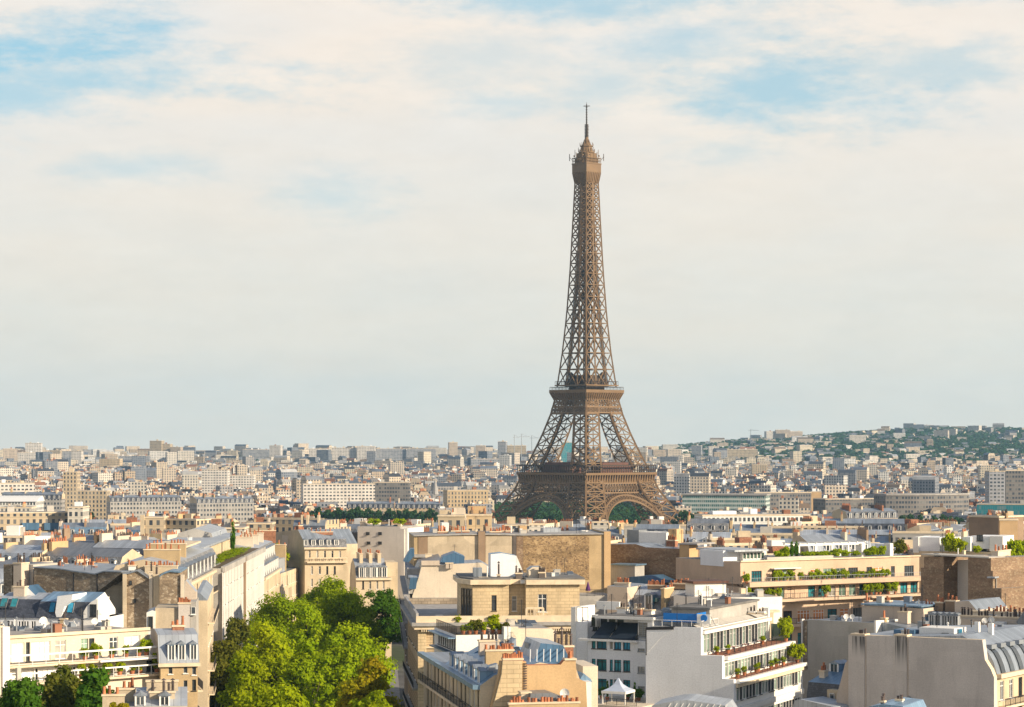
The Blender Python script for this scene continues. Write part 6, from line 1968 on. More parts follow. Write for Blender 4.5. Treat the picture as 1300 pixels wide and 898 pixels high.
R2.pbox('upper_wall', 1266, 705, 1283, 728, 0.8, 1.7, 'beige')
R2.pbox('upper_wall', 1283.2, 706, 1291, 728, 0.4, 1.7, 'pale_cream')
for a, c in ((1264, 1282), (1290, 1299)):
    R2.pbox('bow_window', a, 733, c, 748, -1.1, -0.01, 'dark_metal')
    for i in range(4):
        w = (R2.T(c, -1.1) - R2.T(a, -1.1)) / 4
        R2.win(R2.T(a, -1.1) + w * (i + 0.5), R2.Z((a + c) / 2, 747, -1.1), w * 0.8, 2.2, 'pale', -1.35)
    R2.pbox('bow_roof', a - 1, 731, c + 1, 733, -1.4, 0, 'pale_zinc')
R2.pchim(1267, 700, 1283, 706, 0.4, 1.2, 5, 'pale_cream', 0)
R2.shrubs([(R2.T(x, 0.9), 0.9, R2.Z(x, 716, 0.9), 3.0, 4.5) for x in (1288, 1297)], 'leafy bush on the terrace above the bow windows', 'round', 'leaf_mid', 'bushes above the bow windows', pot=False, name='roof_shrub')
# white rooms on top of the brown block
R3 = Bd('white_rooftop_house', 'white cubic rooftop rooms with a planted terrace above the brown party walls', (1156, 462), (1300, 452), depth=14)
for a, c, y0, y1, v, m in ((1159, 1166, 682, 702, 0, 'white'), (1166.3, 1193, 682.5, 702, 0.4, 'shade_white'), (1193.3, 1205, 683, 704, 1, 'white'), (1222, 1232, 682, 700, 0.5, 'shade_white'), (1235, 1256, 681, 697, 2, 'shade_white'), (1256.3, 1273, 681, 700, 1, 'white'), (1160, 1300, 701, 760, 0.2, 'cream')):
    R3.pbox('room' if y1 < 720 else 'wall', a, y0, c, y1, v, v + 8, m)
R3.win(R3.T(1244, 2), R3.Z(1244, 687, 2), 1.2, 1.2, 'dark', 1.73)
R3.shrubs([(R3.T(x, -0.8), -0.8, R3.Z(x, 703, -0.8), w, h) for x, w, h in ((1205, 2.4, 4.2), (1216, 3.0, 3.2), (1240, 1.6, 1.6))], 'green bush between the white rooftop rooms', 'round', 'leaf_bright', 'bushes between white rooftop rooms', pot=False, name='roof_shrub')

# zinc roofs in the middle right
S1 = Bd('zinc_ridge_house', 'low house with a beige wall and three brown chimneys below the brown gables', (1094, 372), (1222, 362), depth=14)
S1.wall_poly([(1094, 830), (1094, 769), (1128, 769), (1160, 772), (1172, 773), (1173, 784), (1180, 796), (1180, 830)], 0, 9, 'beige', roof='blue_zinc', name='wall')
S1.part('roof_edge', MB().box(S1.T(1094), S1.T(1171), -0.35, 9.3, S1.Z(1130, 769.5), S1.Z(1130, 767.5)), 'blue_zinc')
ze = S1.Z(1195, 797, 0.5)
rf = S1.mansard(S1.T(1178), S1.W, 0.5, 13, ze, S1.Z(1195, 784, 2), S1.Z(1195, 776, 4), 1.8, 'grey_slate', 'zinc', 'beige')
for x in (1184, 1192, 1200, 1207, 1214):
    S1.dormer(S1.T(x, 0.8), 0.5, ze + 0.1, 1.0, 1.8, 2.0, 'pale_zinc', parent=rf, round_=True)
S1.pbox('wall', 1178, 797.5, 1222, 840, 0.4, 12, 'beige')
for a, c, y in ((1173, 1182, 770), (1187, 1197, 766), (1200, 1213, 764)):
    S1.pchim(a, y, c, 792, 4, 1.2, 3, 'brown_plaster', 0)
for a in (1097, 1123):
    S1.pchim(a, 764, a + 6, 770, 4, 1.0, 2, 'brick', 0)
S1.pchim(1140, 778, 1152, 792, -2.2, 1.2, 3, 'beige', 1)
S1.pchim(1118, 786, 1124, 795, -3.5, 1.0, 1, 'ochre', 0)
S1.wall_poly([(1212, 800), (1212, 764), (1230, 763), (1240, 775), (1243, 792), (1243, 800)], 2, 11, 'beige', roof='zinc', name='curved_gable')
S2 = Bd('pot_row_house', 'beige house with long rows of dark pots on its walls at the right edge', (1220, 350), (1312, 344), depth=14)
S2.body(0, S2.W, 0, 14, 0, S2.Z(1260, 787), 'beige', [(S2.T(1271), S2.Z(1277, 814), S2.T(1283), S2.Z(1277, 806), 'dark')], roof='grey_zinc')
S2.chimney(S2.T(1219, 0.5), S2.T(1306, 0.5), 0.5, 1.2, S2.Z(1260, 788), S2.Z(1260, 784.5), 24, 'beige', 1, None, 0.9)
S2.chimney(S2.T(1232, 6), S2.T(1304, 6), 6, 6.8, S2.Z(1260, 788), S2.Z(1260, 778, 6), 18, 'pale_cream', 0, None, 0.9)
S2.dishes([(S2.T(1250, -0.5), -0.5, S2.Z(1250, 797, -0.5)), (S2.T(1259, -0.5), -0.5, S2.Z(1259, 797, -0.5))], 'white satellite dish in front of the wall of dark pots', 'dishes by the wall of dark pots')
S2.pbox('vent_box', 1262, 790, 1274, 799, -1.6, -0.4, 'white')
S2.box('lower_wing', S2.T(1252, -3), S2.W, -3, -0.01, 0, S2.Z(1280, 800), 'grey_plaster')
S2.wall_poly([(1298, 800), (1290, 790), (1300, 776), (1312, 770), (1312, 800)], -2.9, 3, 'grey_zinc', roof='pale_zinc', name='zinc_roof')

# pale wall and blue roofed low building
U = Bd('pale_blank_wall_house', 'house with a broad pale blank wall, zinc roof behind, beyond the sooty gable', (1017, 377), (1112, 365), depth=13)
U.wall_poly([(1017, 900), (1017, 788), (1024, 786.5), (1112, 791), (1112, 900)], 0, 0.8, 'concrete', roof='zinc', name='blank_wall')
U.body(0.02, U.W - 0.02, 0.81, 13, 0, U.Z(1060, 791), 'white', roof='zinc')
U.pbox('white_edge', 1109.5, 788, 1112, 812, -0.3, 5, 'white')
U.pbox('corner_strip', 1017, 786, 1018.5, 850, -0.3, 0.2, 'white')
U.pbox('stone_strip', 1019, 788, 1024.5, 850, -0.1, -0.01, 'rubble')
b = MB().pxz([U.q(x, y, 4) for x, y in ((1112, 806), (1112, 789), (1127, 787), (1184, 800), (1184, 806))], 1, 12, 0, 0)
U.part('zinc_roof', b, 'zinc')
U.dishes([(U.T(1074, 1), 1.0, U.Z(1074, 791, 1)), (U.T(1082, 1), 1.0, U.Z(1082, 791, 1))], 'small dish on the ridge of the pale blank wall', 'dishes on the pale blank wall')
V = Bd('blue_roof_lodge', 'low lodge with blue zinc roof and small teal dormer beside the sooty gable', (1021, 330), (1074, 325), depth=12)
ze, zm = V.Z(1040, 868), V.Z(1040, 850)
V.body(0, V.W, 0.6, 12, 0, ze - 2.8, 'cream', [], roof='zinc')
b = MB().pyz([(0.4, ze - 2.8), (0.9, ze), (8, zm + 0.2), (12, ze - 2.8)], 0, V.W, 1, [0, 1, 1, 1])
V.part('roof', b, ['slate', 'blue_zinc'])
V.dormer(V.T(1059, 5), 5, zm - 1.3, 1.6, 1.7, 2.5, 'blue_zinc')
V.pchim(1040, 853, 1046.5, 866, 2.5, 0.9, 3, 'pale_cream', 0)
V.pbox('stone_wing', 1050, 876, 1064, 930, -1.0, 0.3, 'cream')
V.win(V.T(1057, -1), V.Z(1057, 895, -1), 0.8, 1.6, 'french', -1.27)
b = MB().pxz([V.q(x, y, -6) for x, y in ((1012, 900), (1014, 889), (1022, 887), (1064, 897), (1064, 910), (1012, 910))], -7, -2, 0, 0)
V.part('zinc_shed', b, 'pale_zinc')

# great sooty gable at the bottom right
XR = (1252 - CX) * 309 / F
Tg = Bd('sooty_gable_house', 'house with a great blank beige gable, two sooty flues and curved zinc roof', (1077, 320), (1252, 309), depth=24)
pts = [(1077, 960), (1077, 806), (1083, 806), (1247, 812.5), (1250.5, 838), (1258, 850), (1262, 860), (1262, 960)]
Tg.wall_poly(pts, 0, 1.0, 'pinkish', name='gable_wall', roof='cream_stone', label='great blank gable')
for a, c, y1 in ((1081.5, 1098, 835), (1136, 1151.5, 840)):
    Tg.chimney(Tg.T(a), Tg.T(c), -0.12, 1.2, Tg.Z(a, 950), Tg.Z((a + c) / 2, 806.5 if a < 1100 else 807.5), 5, 'pinkish', 1, None, 0.8)
m, t = newmat('soot_stain')
uv = t.n('ShaderNodeTexCoord').outputs['UV']
s_ = t.noise(t.mapv(uv, (2.6, 0.10, 1)), 1.0, 4, 0.6)
gz = t.n('ShaderNodeSeparateXYZ', (t.n('ShaderNodeTexCoord').outputs['Generated'],)).outputs[2]
k_ = t.m('MULTIPLY', t.mr(s_, 0.36, 0.6, 0.25, 1.0, True), t.mr(gz, 0.0, 0.9, 0.0, 1.0, True))
finish(t, t.mix(k_, (0.60, 0.545, 0.495), (0.085, 0.08, 0.075)), 0.95)
for a, c, y1 in ((1081.8, 1097.7, 838), (1136.3, 1151.2, 852)):
    Tg.pbox('soot_streak', a, 808, c, y1, -0.14, -0.121, 'soot_stain')
for a in (1098.5, 1152):
    Tg.pbox('joint', a, 807 + (2 if a > 1110 else 0), a + 1.2, 950, -0.05, 0, 'beige')
b = MB()
b.beam((Tg.T(1153.5), -0.2, Tg.Z(1153, 884)), (Tg.T(1165), -0.2, Tg.Z(1165, 899)), 0.28)
Tg.part('downpipe', b, 'grey_metal', uv=False)
# stone front on the right and curved roof above
tW = Tg.T(1262)
zE = Tg.Z(1262, 858)
rr = []
for k in range(5):
    for j in range(7):
        v = 2.0 + 3.1 * j
        rr.append((v, zE - 3.4 - 3.5 * k, v + 1.3, zE - 0.9 - 3.5 * k))
Tg.body(0.05, tW, 1.01, 24, 0, zE, 'cream', right=rr, style=('dark', 'french'), roof='zinc')
Tg.box('cornice', tW, tW + 0.6, 1.01, 24, zE - 0.45, zE + 0.1, 'cream_stone')
Tg.box('balcony_slab', tW, tW + 1.0, 1.5, 23, zE - 4.4, zE - 4.1, 'cream_stone')
Tg.rail([(tW + 0.95, 1.5), (tW + 0.95, 23)], zE - 4.1, 1.0, 'dark_metal', 1.6, 0.16)
tC = Tg.T(1247)
zT = Tg.Z(1247, 814)
prof = [(tW, zE + 0.11), (tW - 0.25, zE + 1.0), (tW - 0.62, zE + 1.9), (tW - 1.1, zE + 2.7), (tW - 1.75, zE + 3.3), (tC - 3.2, zT + 0.5), (0.1, zT - 0.3), (0.1, zE + 0.11)]
b = MB().pxz(prof[::-1], 1.02, 24, 0, 0)
rf = Tg.part('roof', b, 'zinc')
for j in range(7):
    v = 2.3 + 3.1 * j
    p2 = [(x + 0.16, z + 0.05) for x, z in prof[:5]]
    p1 = [(x - 0.3, z - 0.1) for x, z in prof[:5]]
    Tg.part('roof_window', MB().pxz((p2 + p1[::-1])[::-1], v, v + 1.25), 'glass', rf, uv=False)
    Tg.part('window_hood', MB().box(tW - 2.0, tW - 1.2, v - 0.2, v + 1.45, zE + 3.2, zE + 3.75), 'pale_zinc', rf, uv=False)
Tg.wall_poly([(1060, 960), (1062, 884), (1068, 862), (1073, 842), (1077, 838), (1077, 960)], 0.4, 9, 'beige', roof='cream_stone', name='side_buttress')
# zinc flats and vents on top of the gable house
Tg.box('roof_light', 8, 13, 5, 9, zT - 0.1, zT + 1.0, 'white')
Tg.box('roof_light', 4.5, 7.5, 4.5, 7, zT - 0.1, zT + 0.6, 'deep_blue_zinc')
Tg.box('roof_vent', tC - 4.5, tC - 3.9, 8, 8.6, zT, zT + 1.8, 'white_paint')
Tg.box('roof_vent', tC - 3.0, tC - 2.4, 9, 9.6, zT, zT + 1.6, 'white_paint')
Tg.box('skylight', tC - 7, tC - 5.8, 6, 7, zT, zT + 0.9, 'blue_glass')
# roof tips at the bottom edge
X1 = Bd('bottom_zinc_roof', 'sliver of blue zinc roof with small dark chimney before the sooty gable', (1100, 268), (1150, 266), depth=8)
b = MB().pxz([X1.q(x, y) for x, y in ((1096, 910), (1104, 897), (1122, 894), (1146, 897), (1152, 910))], 0, 8, 0, 0)
X1.part('roof', b, 'blue_zinc')
X1.box('wall', X1.T(1098), X1.T(1150), 0.3, 7.8, 0, X1.Z(1120, 911), 'beige')
X1.pchim(1118, 892, 1122, 900, 1.5, 0.6, 2, 'soot', 1, 0.5)
X1.pchim(1137, 890, 1145, 905, 3.5, 0.6, 2, 'white', 1, 0.4)
X2 = Bd('bottom_metal_roof', 'sliver of pale ribbed roof at the bottom edge before the blank white gable', (822, 268), (926, 266), depth=8)
b = MB().pxz([X2.q(x, y) for x, y in ((818, 912), (828, 896), (856, 890), (872, 889), (920, 896), (930, 912))], 0, 7, 0, 0)
X2.part('roof', b, 'pale_zinc')
for i in range(10):
    t = X2.T(852) + i * 0.7
    X2.part('roof_rib', MB().beam((t - 0.5, -0.05, X2.Z(860, 902)), (t, -0.02, X2.Z(860, 893)), 0.1), 'white_paint', uv=False)
X2.box('wall', X2.T(822), X2.T(926), 0.3, 6.8, 0, X2.Z(870, 913), 'beige')

# small things on the roofs
J.clutter(J.T(605, 7), J.T(730, 7), 7, 18, zu1 + 1.003, 12, 3)
J.clutter(0.5, J.T(580, 3), 1, 4, zc + 0.01, 3, 0)
M.clutter(tq + 2, M.W - 1, 1, 12, M.Z(780, 786) + 0.5, 14, 4)
N.clutter(t0 + 0.5, t1 - 2, 9, D_ - 3, zA_ + 2.5, 10, 3)
N.clutter(t0 + 0.5, t1 - 1.5, 1.2, 7, zA_, 8, 2)
K.clutter(2, K.W - 2, 1, 13, K.Z(650, 680) - 0.02, 22, 6)
O2.clutter(1, O2.W - 1, 1, 10, O2.Z(930, 759), 12, 3)
Pm.clutter(Pm.T(1060, 8), Pm.W - 1, 8, 18, zt_, 12, 4)
P2.clutter(3, P2.W - 1, 3, 12, P2.Z(905, 712), 6, 2)
Q.clutter(4, Q.W - 1, 2, 13, Q.Z(850, 697), 12, 3)
Tg.clutter(2, tC - 4, 3, 20, zT - 0.05, 16, 3)
U.clutter(1, U.W - 1, 1.5, 11, U.Z(1060, 791), 8, 3)
S1.clutter(1, 10, 1, 8, S1.Z(1130, 769), 6, 2)
S2.clutter(2, S2.W - 1, 1.5, 12, S2.Z(1260, 787), 10, 3)
Hh.clutter(1, Hh.W - 1, 1, 12, Hh.Z(480, 669), 8, 3)
Lh.clutter(3, Lh.W - 4, 14, 26, zh + 0.2, 8, 3)
L1.clutter(L1.T(660), L1.T(700), 1, 8, L1.Z(680, 798), 5, 1)
Rw.clutter(1, 5, 1, 10, Rw.Z(1185, 707), 4, 1)
R3.clutter(1, R3.W - 2, 1, 6, R3.Z(1230, 701), 10, 3)
I2.clutter(3, 9, 18, 60, zc2 + 5.6, 8, 3)
A.clutter(1, A.W - 1, 4, 13, r1, 22, 3)
C.clutter(2, C.W - 2, -4.5, -1, C.Z(60, 801, -5), 10, 1)
B0.clutter(2, B0.W - 2, 2, 14, B0.Z(100, 727), 8, 3)
E2.clutter(8, E2.W - 4, 7, 15, E2.Z(300, 713) + 3.6, 6, 2)


# ------------------------------------------------------------------ middle distance: buildings one can point to
def blk(px0, px1, top, Y, dep, mat, label, roof='flat', dy=0.0, name='apartment_building', group=None, rm='pale_roof', n_ch=0, over=0.0, low='slate', z_extra=0.0):
    b = Bd(name, label, (px0, Y), (px1, Y + dy), depth=dep, group=group)
    zt = b.Z((px0 + px1) / 2, top)
    if roof == 'flat':
        b.box('wall', 0, b.W, 0, dep, 0, zt, mat)
        b.box('parapet', -0.2, b.W + 0.2, -0.2, dep + 0.2, zt + 0.003, zt + 0.5, 'cream_stone')
        b.box('roof', 0.2, b.W - 0.2, 0.2, dep - 0.2, zt + 0.503, zt + 0.6, rm)
        nb = max(1, int(b.W / 14))
        for i in range(nb):
            t = b.W * (i + 0.5) / nb + rnd.uniform(-2, 2)
            b.box('roof_block', t - 1.5, t + 1.5, dep * 0.4, dep * 0.4 + 3, zt + 0.6, zt + rnd.uniform(1.8, 3.4), rnd.choice(['concrete', 'shade_white', 'brick', 'cream']))
    else:
        zm = zt - rnd.uniform(4.2, 5.2)
        b.box('wall', 0, b.W, 0, dep, 0, zm, mat)
        rf = b.mansard(-0.1, b.W + 0.1, 0, dep, zm + 0.003, zm + 3.2, zt, 1.5, low, rm if rm != 'pale_roof' else 'zinc', 'cream')
        nd = int(b.W / 3.4)
        for i in range(nd):
            b.dormer(b.W * (i + 0.5) / nd, 0.2, zm + 0.25, 1.3, 2.2, 2.0, 'pale_zinc', parent=rf)
    for i in range(n_ch):
        t = b.W * (i + rnd.uniform(0.1, 0.9)) / n_ch
        mid_chimney(b.root, t, 1.5, dep - 3, zt - 3, zt + rnd.uniform(1.0, 2.4))
    return b


def mid_chimney(root, t, v0, v1, z0, z1, alongt=False):
    """chimney slab on a party wall with its pots, all in one part: too small in the view to count the pots"""
    b = MB()
    w = rnd.uniform(0.6, 0.9)
    L = rnd.uniform(2.5, min(7.5, v1 - v0 + 0.1) + 0.01)
    s = rnd.uniform(v0, max(v0 + 0.01, v1 - L + 0.01))
    f = (lambda a, c: (c, a)) if alongt else (lambda a, c: (a, c))
    x0, y0 = f(t, s)
    x1, y1 = f(t + w, s + L)
    b.box(x0, x1, y0, y1, z0, z1)
    k = 0.35
    while k < L - 0.2:
        x, y = f(t + w / 2, s + k)
        h = rnd.uniform(0.6, 1.2)
        b.cone(x, y, z1, z1 + h, 0.17, 0.14, 5, 1)
        k += rnd.uniform(0.45, 0.9)
    o = link('chimney', b.mesh('chimney', [rnd.choice(['ochre', 'cream', 'brick', 'beige', 'brown_plaster', 'pale_cream', 'deep_ochre']), rnd.choice(['terracotta', 'terracotta', 'dark_pot'])]), root)
    return o


LM = []                                             # landmarks other labels refer to: (px, py, name)
for q_ in ((60, 830, 'the cream terraces'), (100, 755, 'the long rubble wall'), (225, 735, 'the rubble gables'), (300, 735, 'the pilastered front'), (413, 700, 'the yellow mansard house'), (480, 685, 'the grey-pink blank house'),
           (560, 680, 'the avenue house'), (700, 690, 'the golden party wall'), (820, 705, 'the brown rubble wall'), (905, 700, 'the smooth beige side wall'), (1050, 720, 'the peach balcony building'), (1200, 710, 'the brown gables'), (1280, 715, 'the bow-windowed flats')):
    LM.append(q_)


def lm(b, px, py, txt):
    LM.append((px, py, txt))
    return b


b = Bd('pavilion_building', 'low dark glazed pavilion under a thin pale oval roof', (78, 800), (162, 806), depth=16)
zt = b.Z(120, 684)
n = 28
ov = lambda k: [(b.W / 2 + k * b.W * 0.52 * math.cos(2 * math.pi * i / n), 8 + k * 8.5 * math.sin(2 * math.pi * i / n)) for i in range(n)]
b.part('roof', MB().pxy(ov(1.0), zt - 0.6, zt).pxy(ov(0.55), zt + 0.003, zt + 0.5), 'pale_roof')
b.part('wall', MB().pxy(ov(0.9), 0, zt - 0.62), 'office_dark')
lm(b, 120, 690, 'the oval roofed pavilion')
b = blk(-8, 30, 683, 715, 12, 'mid_white', 'white house with plain box rooms on its roof at the left edge', rm='pale_roof')
b.pbox('roof_room', 8, 668, 24, 683, 3, 9, 'white')
b2 = blk(30, 74, 690, 712, 12, 'mid_white', 'low white house with a row of dark windows before the oval roofed pavilion', dy=6)
b2.pbox('roof_room', 45, 681, 64, 690, 4, 9, 'white')
lm(b, 35, 690, 'the low white houses')
b = blk(-10, 86, 652, 1010, 14, 'mid_cream', 'long cream three-storey block with small square windows above two blue glass bays', dy=10)
for a in (28, 56):
    b.pbox('blue_bay', a, 664, a + 22, 673, -1, 0, 'deep_blue_zinc')
lm(b, 50, 660, 'the long cream block')
blk(86, 105, 645, 1012, 16, 'mid_white', 'taller cream stair block closing the end of the long cream block')
b = Bd('exhibition_hall', 'long hall with a bright white sagging membrane roof at the left edge', (-20, 1500), (46, 1500), depth=24)
zt = b.Z(10, 637)
b.box('wall', 0, b.W, 0, 24, 0, zt, 'office_white')
b.part('roof', MB().pyz([(-1, zt + 0.003), (25, zt + 0.003), (18, zt + 3.4), (10, zt + 2.6)], -0.5, b.W + 0.5), 'white_paint')
lm(b, 20, 636, 'the white membrane roof')
b = blk(178, 208, 658, 900, 12, 'mid_cream', 'cream corner block with stacked balconies and a tall chimney pier beside its twin', n_ch=2)
b.pbox('pier', 178, 654, 183, 680, -0.8, 0.4, 'cream')
b = blk(210, 249, 661, 905, 13, 'mid_cream', 'cream block with greenish awnings and planted terraces, twin of the stacked-balcony one', n_ch=2, dy=-6)
b.pbox('awning', 212, 676, 246, 679, -1.2, 0, 'teal_glass')
lm(b, 215, 665, 'the twin cream corner blocks')
blk(255, 275, 668, 760, 10, 'mid_white', 'white cubic house with large dark openings between the twin cream blocks and the roof garden')
blk(276, 310, 672, 752, 12, 'mid_white', 'long white roof house with a terracotta parapet behind the planted roof of the pilastered front', n_ch=1)
blk(314, 345, 666, 780, 11, 'mid_cream', 'cream box house with a line of small dark windows below its roof', n_ch=2)
blk(372, 412, 661, 850, 12, 'mid_pink', 'pinkish house with a raised ochre stair tower behind the olive-ochre gable', 'mans', n_ch=3)
b = blk(556, 590, 656, 800, 13, 'mid_cream', 'tan stepped roof block with rows of pots standing behind the golden party wall', n_ch=3)
b.pbox('roof_room', 558, 648, 572, 657, 3, 9, 'cream')
b.pbox('roof_room', 576, 645, 590, 657, 4, 9, 'pale_cream')
b = blk(592, 624, 655, 810, 13, 'mid_ochre', 'ochre block with a plain orange rooftop box behind the golden party wall', n_ch=2)
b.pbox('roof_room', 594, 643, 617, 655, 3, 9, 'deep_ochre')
lm(b, 600, 652, 'the ochre box block')
blk(640, 672, 668, 860, 12, 'mid_white', 'small white roof block right under the near leg of the tower', n_ch=1)
blk(752, 772, 664, 900, 10, 'mid_white', 'whitewashed block peeping out at the end of the golden party wall', n_ch=1)
b = blk(892, 1028, 655, 1000, 14, 'office_white', 'long pale block with evenly spaced green-tinted windows under a cornice', dy=8)
lm(b, 960, 660, 'the long green-windowed block')
b.pbox('roof_room', 905, 649, 935, 655, 3, 9, 'shade_white')
b = Bd('office_building', 'wide low office with green glass bands and a flat pale roof', (866, 1950), (972, 1935), depth=30)
zt = b.Z(920, 629)
b.box('wall', 0, b.W, 0, 30, 0, zt, 'office_green')
b.box('roof', -1, b.W + 1, -1, 31, zt + 0.003, zt + 1.0, 'pale_roof')
lm(b, 920, 636, 'the green glass office')
blk(958, 1030, 626, 1990, 24, 'office_dark', 'broad brown-grey office slab with dark window bands', name='office_building', dy=14)
blk(1030, 1043, 625, 2004, 24, 'deep_ochre', 'narrow end block coloured ochre as the sunlit side of the brown-grey office slab', name='office_building')  # sunlit side of the slab, its light put into the ochre colour
b = blk(1048, 1132, 634, 1850, 22, 'office_dark', 'grey office wing with thin pale floor bands', name='office_building', dy=18)
b = Bd('office_building', 'curved grey concrete office with three rows of deep square windows', (1130, 1760), (1236, 1790), depth=22)
zt = b.Z(1180, 629)
crv = [(b.W * i / 14, 10 * (2 * i / 14 - 1) ** 2 - 4) for i in range(15)]
b.part('wall', MB().pxy(crv + [(b.W, 22), (0, 22)], 0, zt), 'office_dark')
b.part('roof', MB().pxy([(x, y - 0.8) for x, y in crv] + [(b.W, 22.2), (0, 22.2)], zt + 0.003, zt + 1.2), 'pale_roof')
lm(b, 1180, 640, 'the curved grey office')
blk(1256, 1276, 599, 1900, 18, 'slab_grey', 'tall grey flat-topped tower block beside its wider neighbour at the right edge', name='tower_block')
blk(1277, 1312, 598, 1915, 18, 'office_dark', 'tall brownish tower block cut by the right edge', name='tower_block')
lm(None, 1280, 615, 'the grey tower blocks')
b = blk(1240, 1312, 641, 1620, 22, 'teal_wall', 'low teal glass building at the right edge', name='office_building', dy=-10)
lm(b, 1275, 648, 'the teal glass building')
b = blk(1076, 1140, 646, 1120, 14, 'mid_pink', 'ornate pale stone block with a dark dormered mansard', 'mans', n_ch=3, dy=12)
lm(b, 1108, 655, 'the ornate dormered block')
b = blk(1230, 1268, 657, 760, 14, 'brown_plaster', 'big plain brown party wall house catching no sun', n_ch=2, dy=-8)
blk(1269, 1292, 661, 752, 14, 'deep_ochre', 'narrow house coloured ochre as the sunlit side beside the big brown party wall', n_ch=1)  # warm sunlight on this side is put into the ochre wall colour
lm(b, 1250, 670, 'the big brown party wall')
b = blk(80, 98, 600, 1900, 14, 'mid_cream', 'slender cream tower of stacked balconies rising from the roofs', name='tower_block')
lm(b, 89, 610, 'the slender cream tower')
blk(-10, 44, 614, 1900, 16, 'slab_white', 'long pale block with close vertical piers at the left edge', name='apartment_building', dy=10)
blk(2, 78, 625, 1700, 14, 'mid_grey', 'long greyish mansard row beneath the pale pier-faced block', 'mans', n_ch=4)
b = blk(140, 230, 629, 1690, 14, 'mid_grey', 'very long dark slate mansard terrace in shade', 'mans', n_ch=6, dy=18)
lm(b, 185, 635, 'the long slate terrace')
blk(250, 322, 631, 1640, 14, 'mid_grey', 'second slate mansard terrace stepping down from the first', 'mans', n_ch=4, dy=20)
blk(98, 136, 624, 1760, 14, 'mid_cream', 'bright cream block beside the foot of the slender cream tower', n_ch=3)
b = blk(385, 476, 615, 2080, 20, 'slab_white', 'wide white block with regular square openings', dy=12)
lm(b, 430, 620, 'the wide white block')
blk(474, 520, 613, 2150, 20, 'office_dark', 'dark teal-grey office box next to the wide white block', name='office_building')
blk(568, 620, 623, 1900, 16, 'mid_ochre', 'long yellow block with a flat roof before the left leg of the tower', dy=8)
b = blk(440, 500, 637, 1700, 14, 'mid_cream', 'cream terrace under a dark dormered slate roof behind the row of trees', 'mans', n_ch=4)
blk(502, 562, 637, 1704, 14, 'mid_ochre', 'yellowish terrace under a dark dormered slate roof, continuing the cream one', 'mans', n_ch=4)
lm(b, 500, 642, 'the slate-roofed terraces')
blk(0, 40, 645, 1330, 14, 'mid_white', 'white garden-roofed block under the white membrane roof', n_ch=2)
b = Bd('church', 'thin grey stone church spire above the roofs', (549, 2300), (556, 2300), depth=6)
zt = b.Z(552, 606)
b.box('tower', 0, b.W, 0, 5.3, 0, zt * 0.62, 'grey_stone')
b.part('spire', MB().cone(b.W / 2, 2.65, zt * 0.62 + 0.003, zt, b.W * 0.62, 0.1, 8), 'grey_stone')
blk(256, 289, 597, 2700, 20, 'slab_white', 'white T-shaped block catching the sun well beyond the slate terraces', name='apartment_building')
blk(288, 322, 604, 2750, 20, 'slab_white', 'lower white wing beside the white T-shaped block')
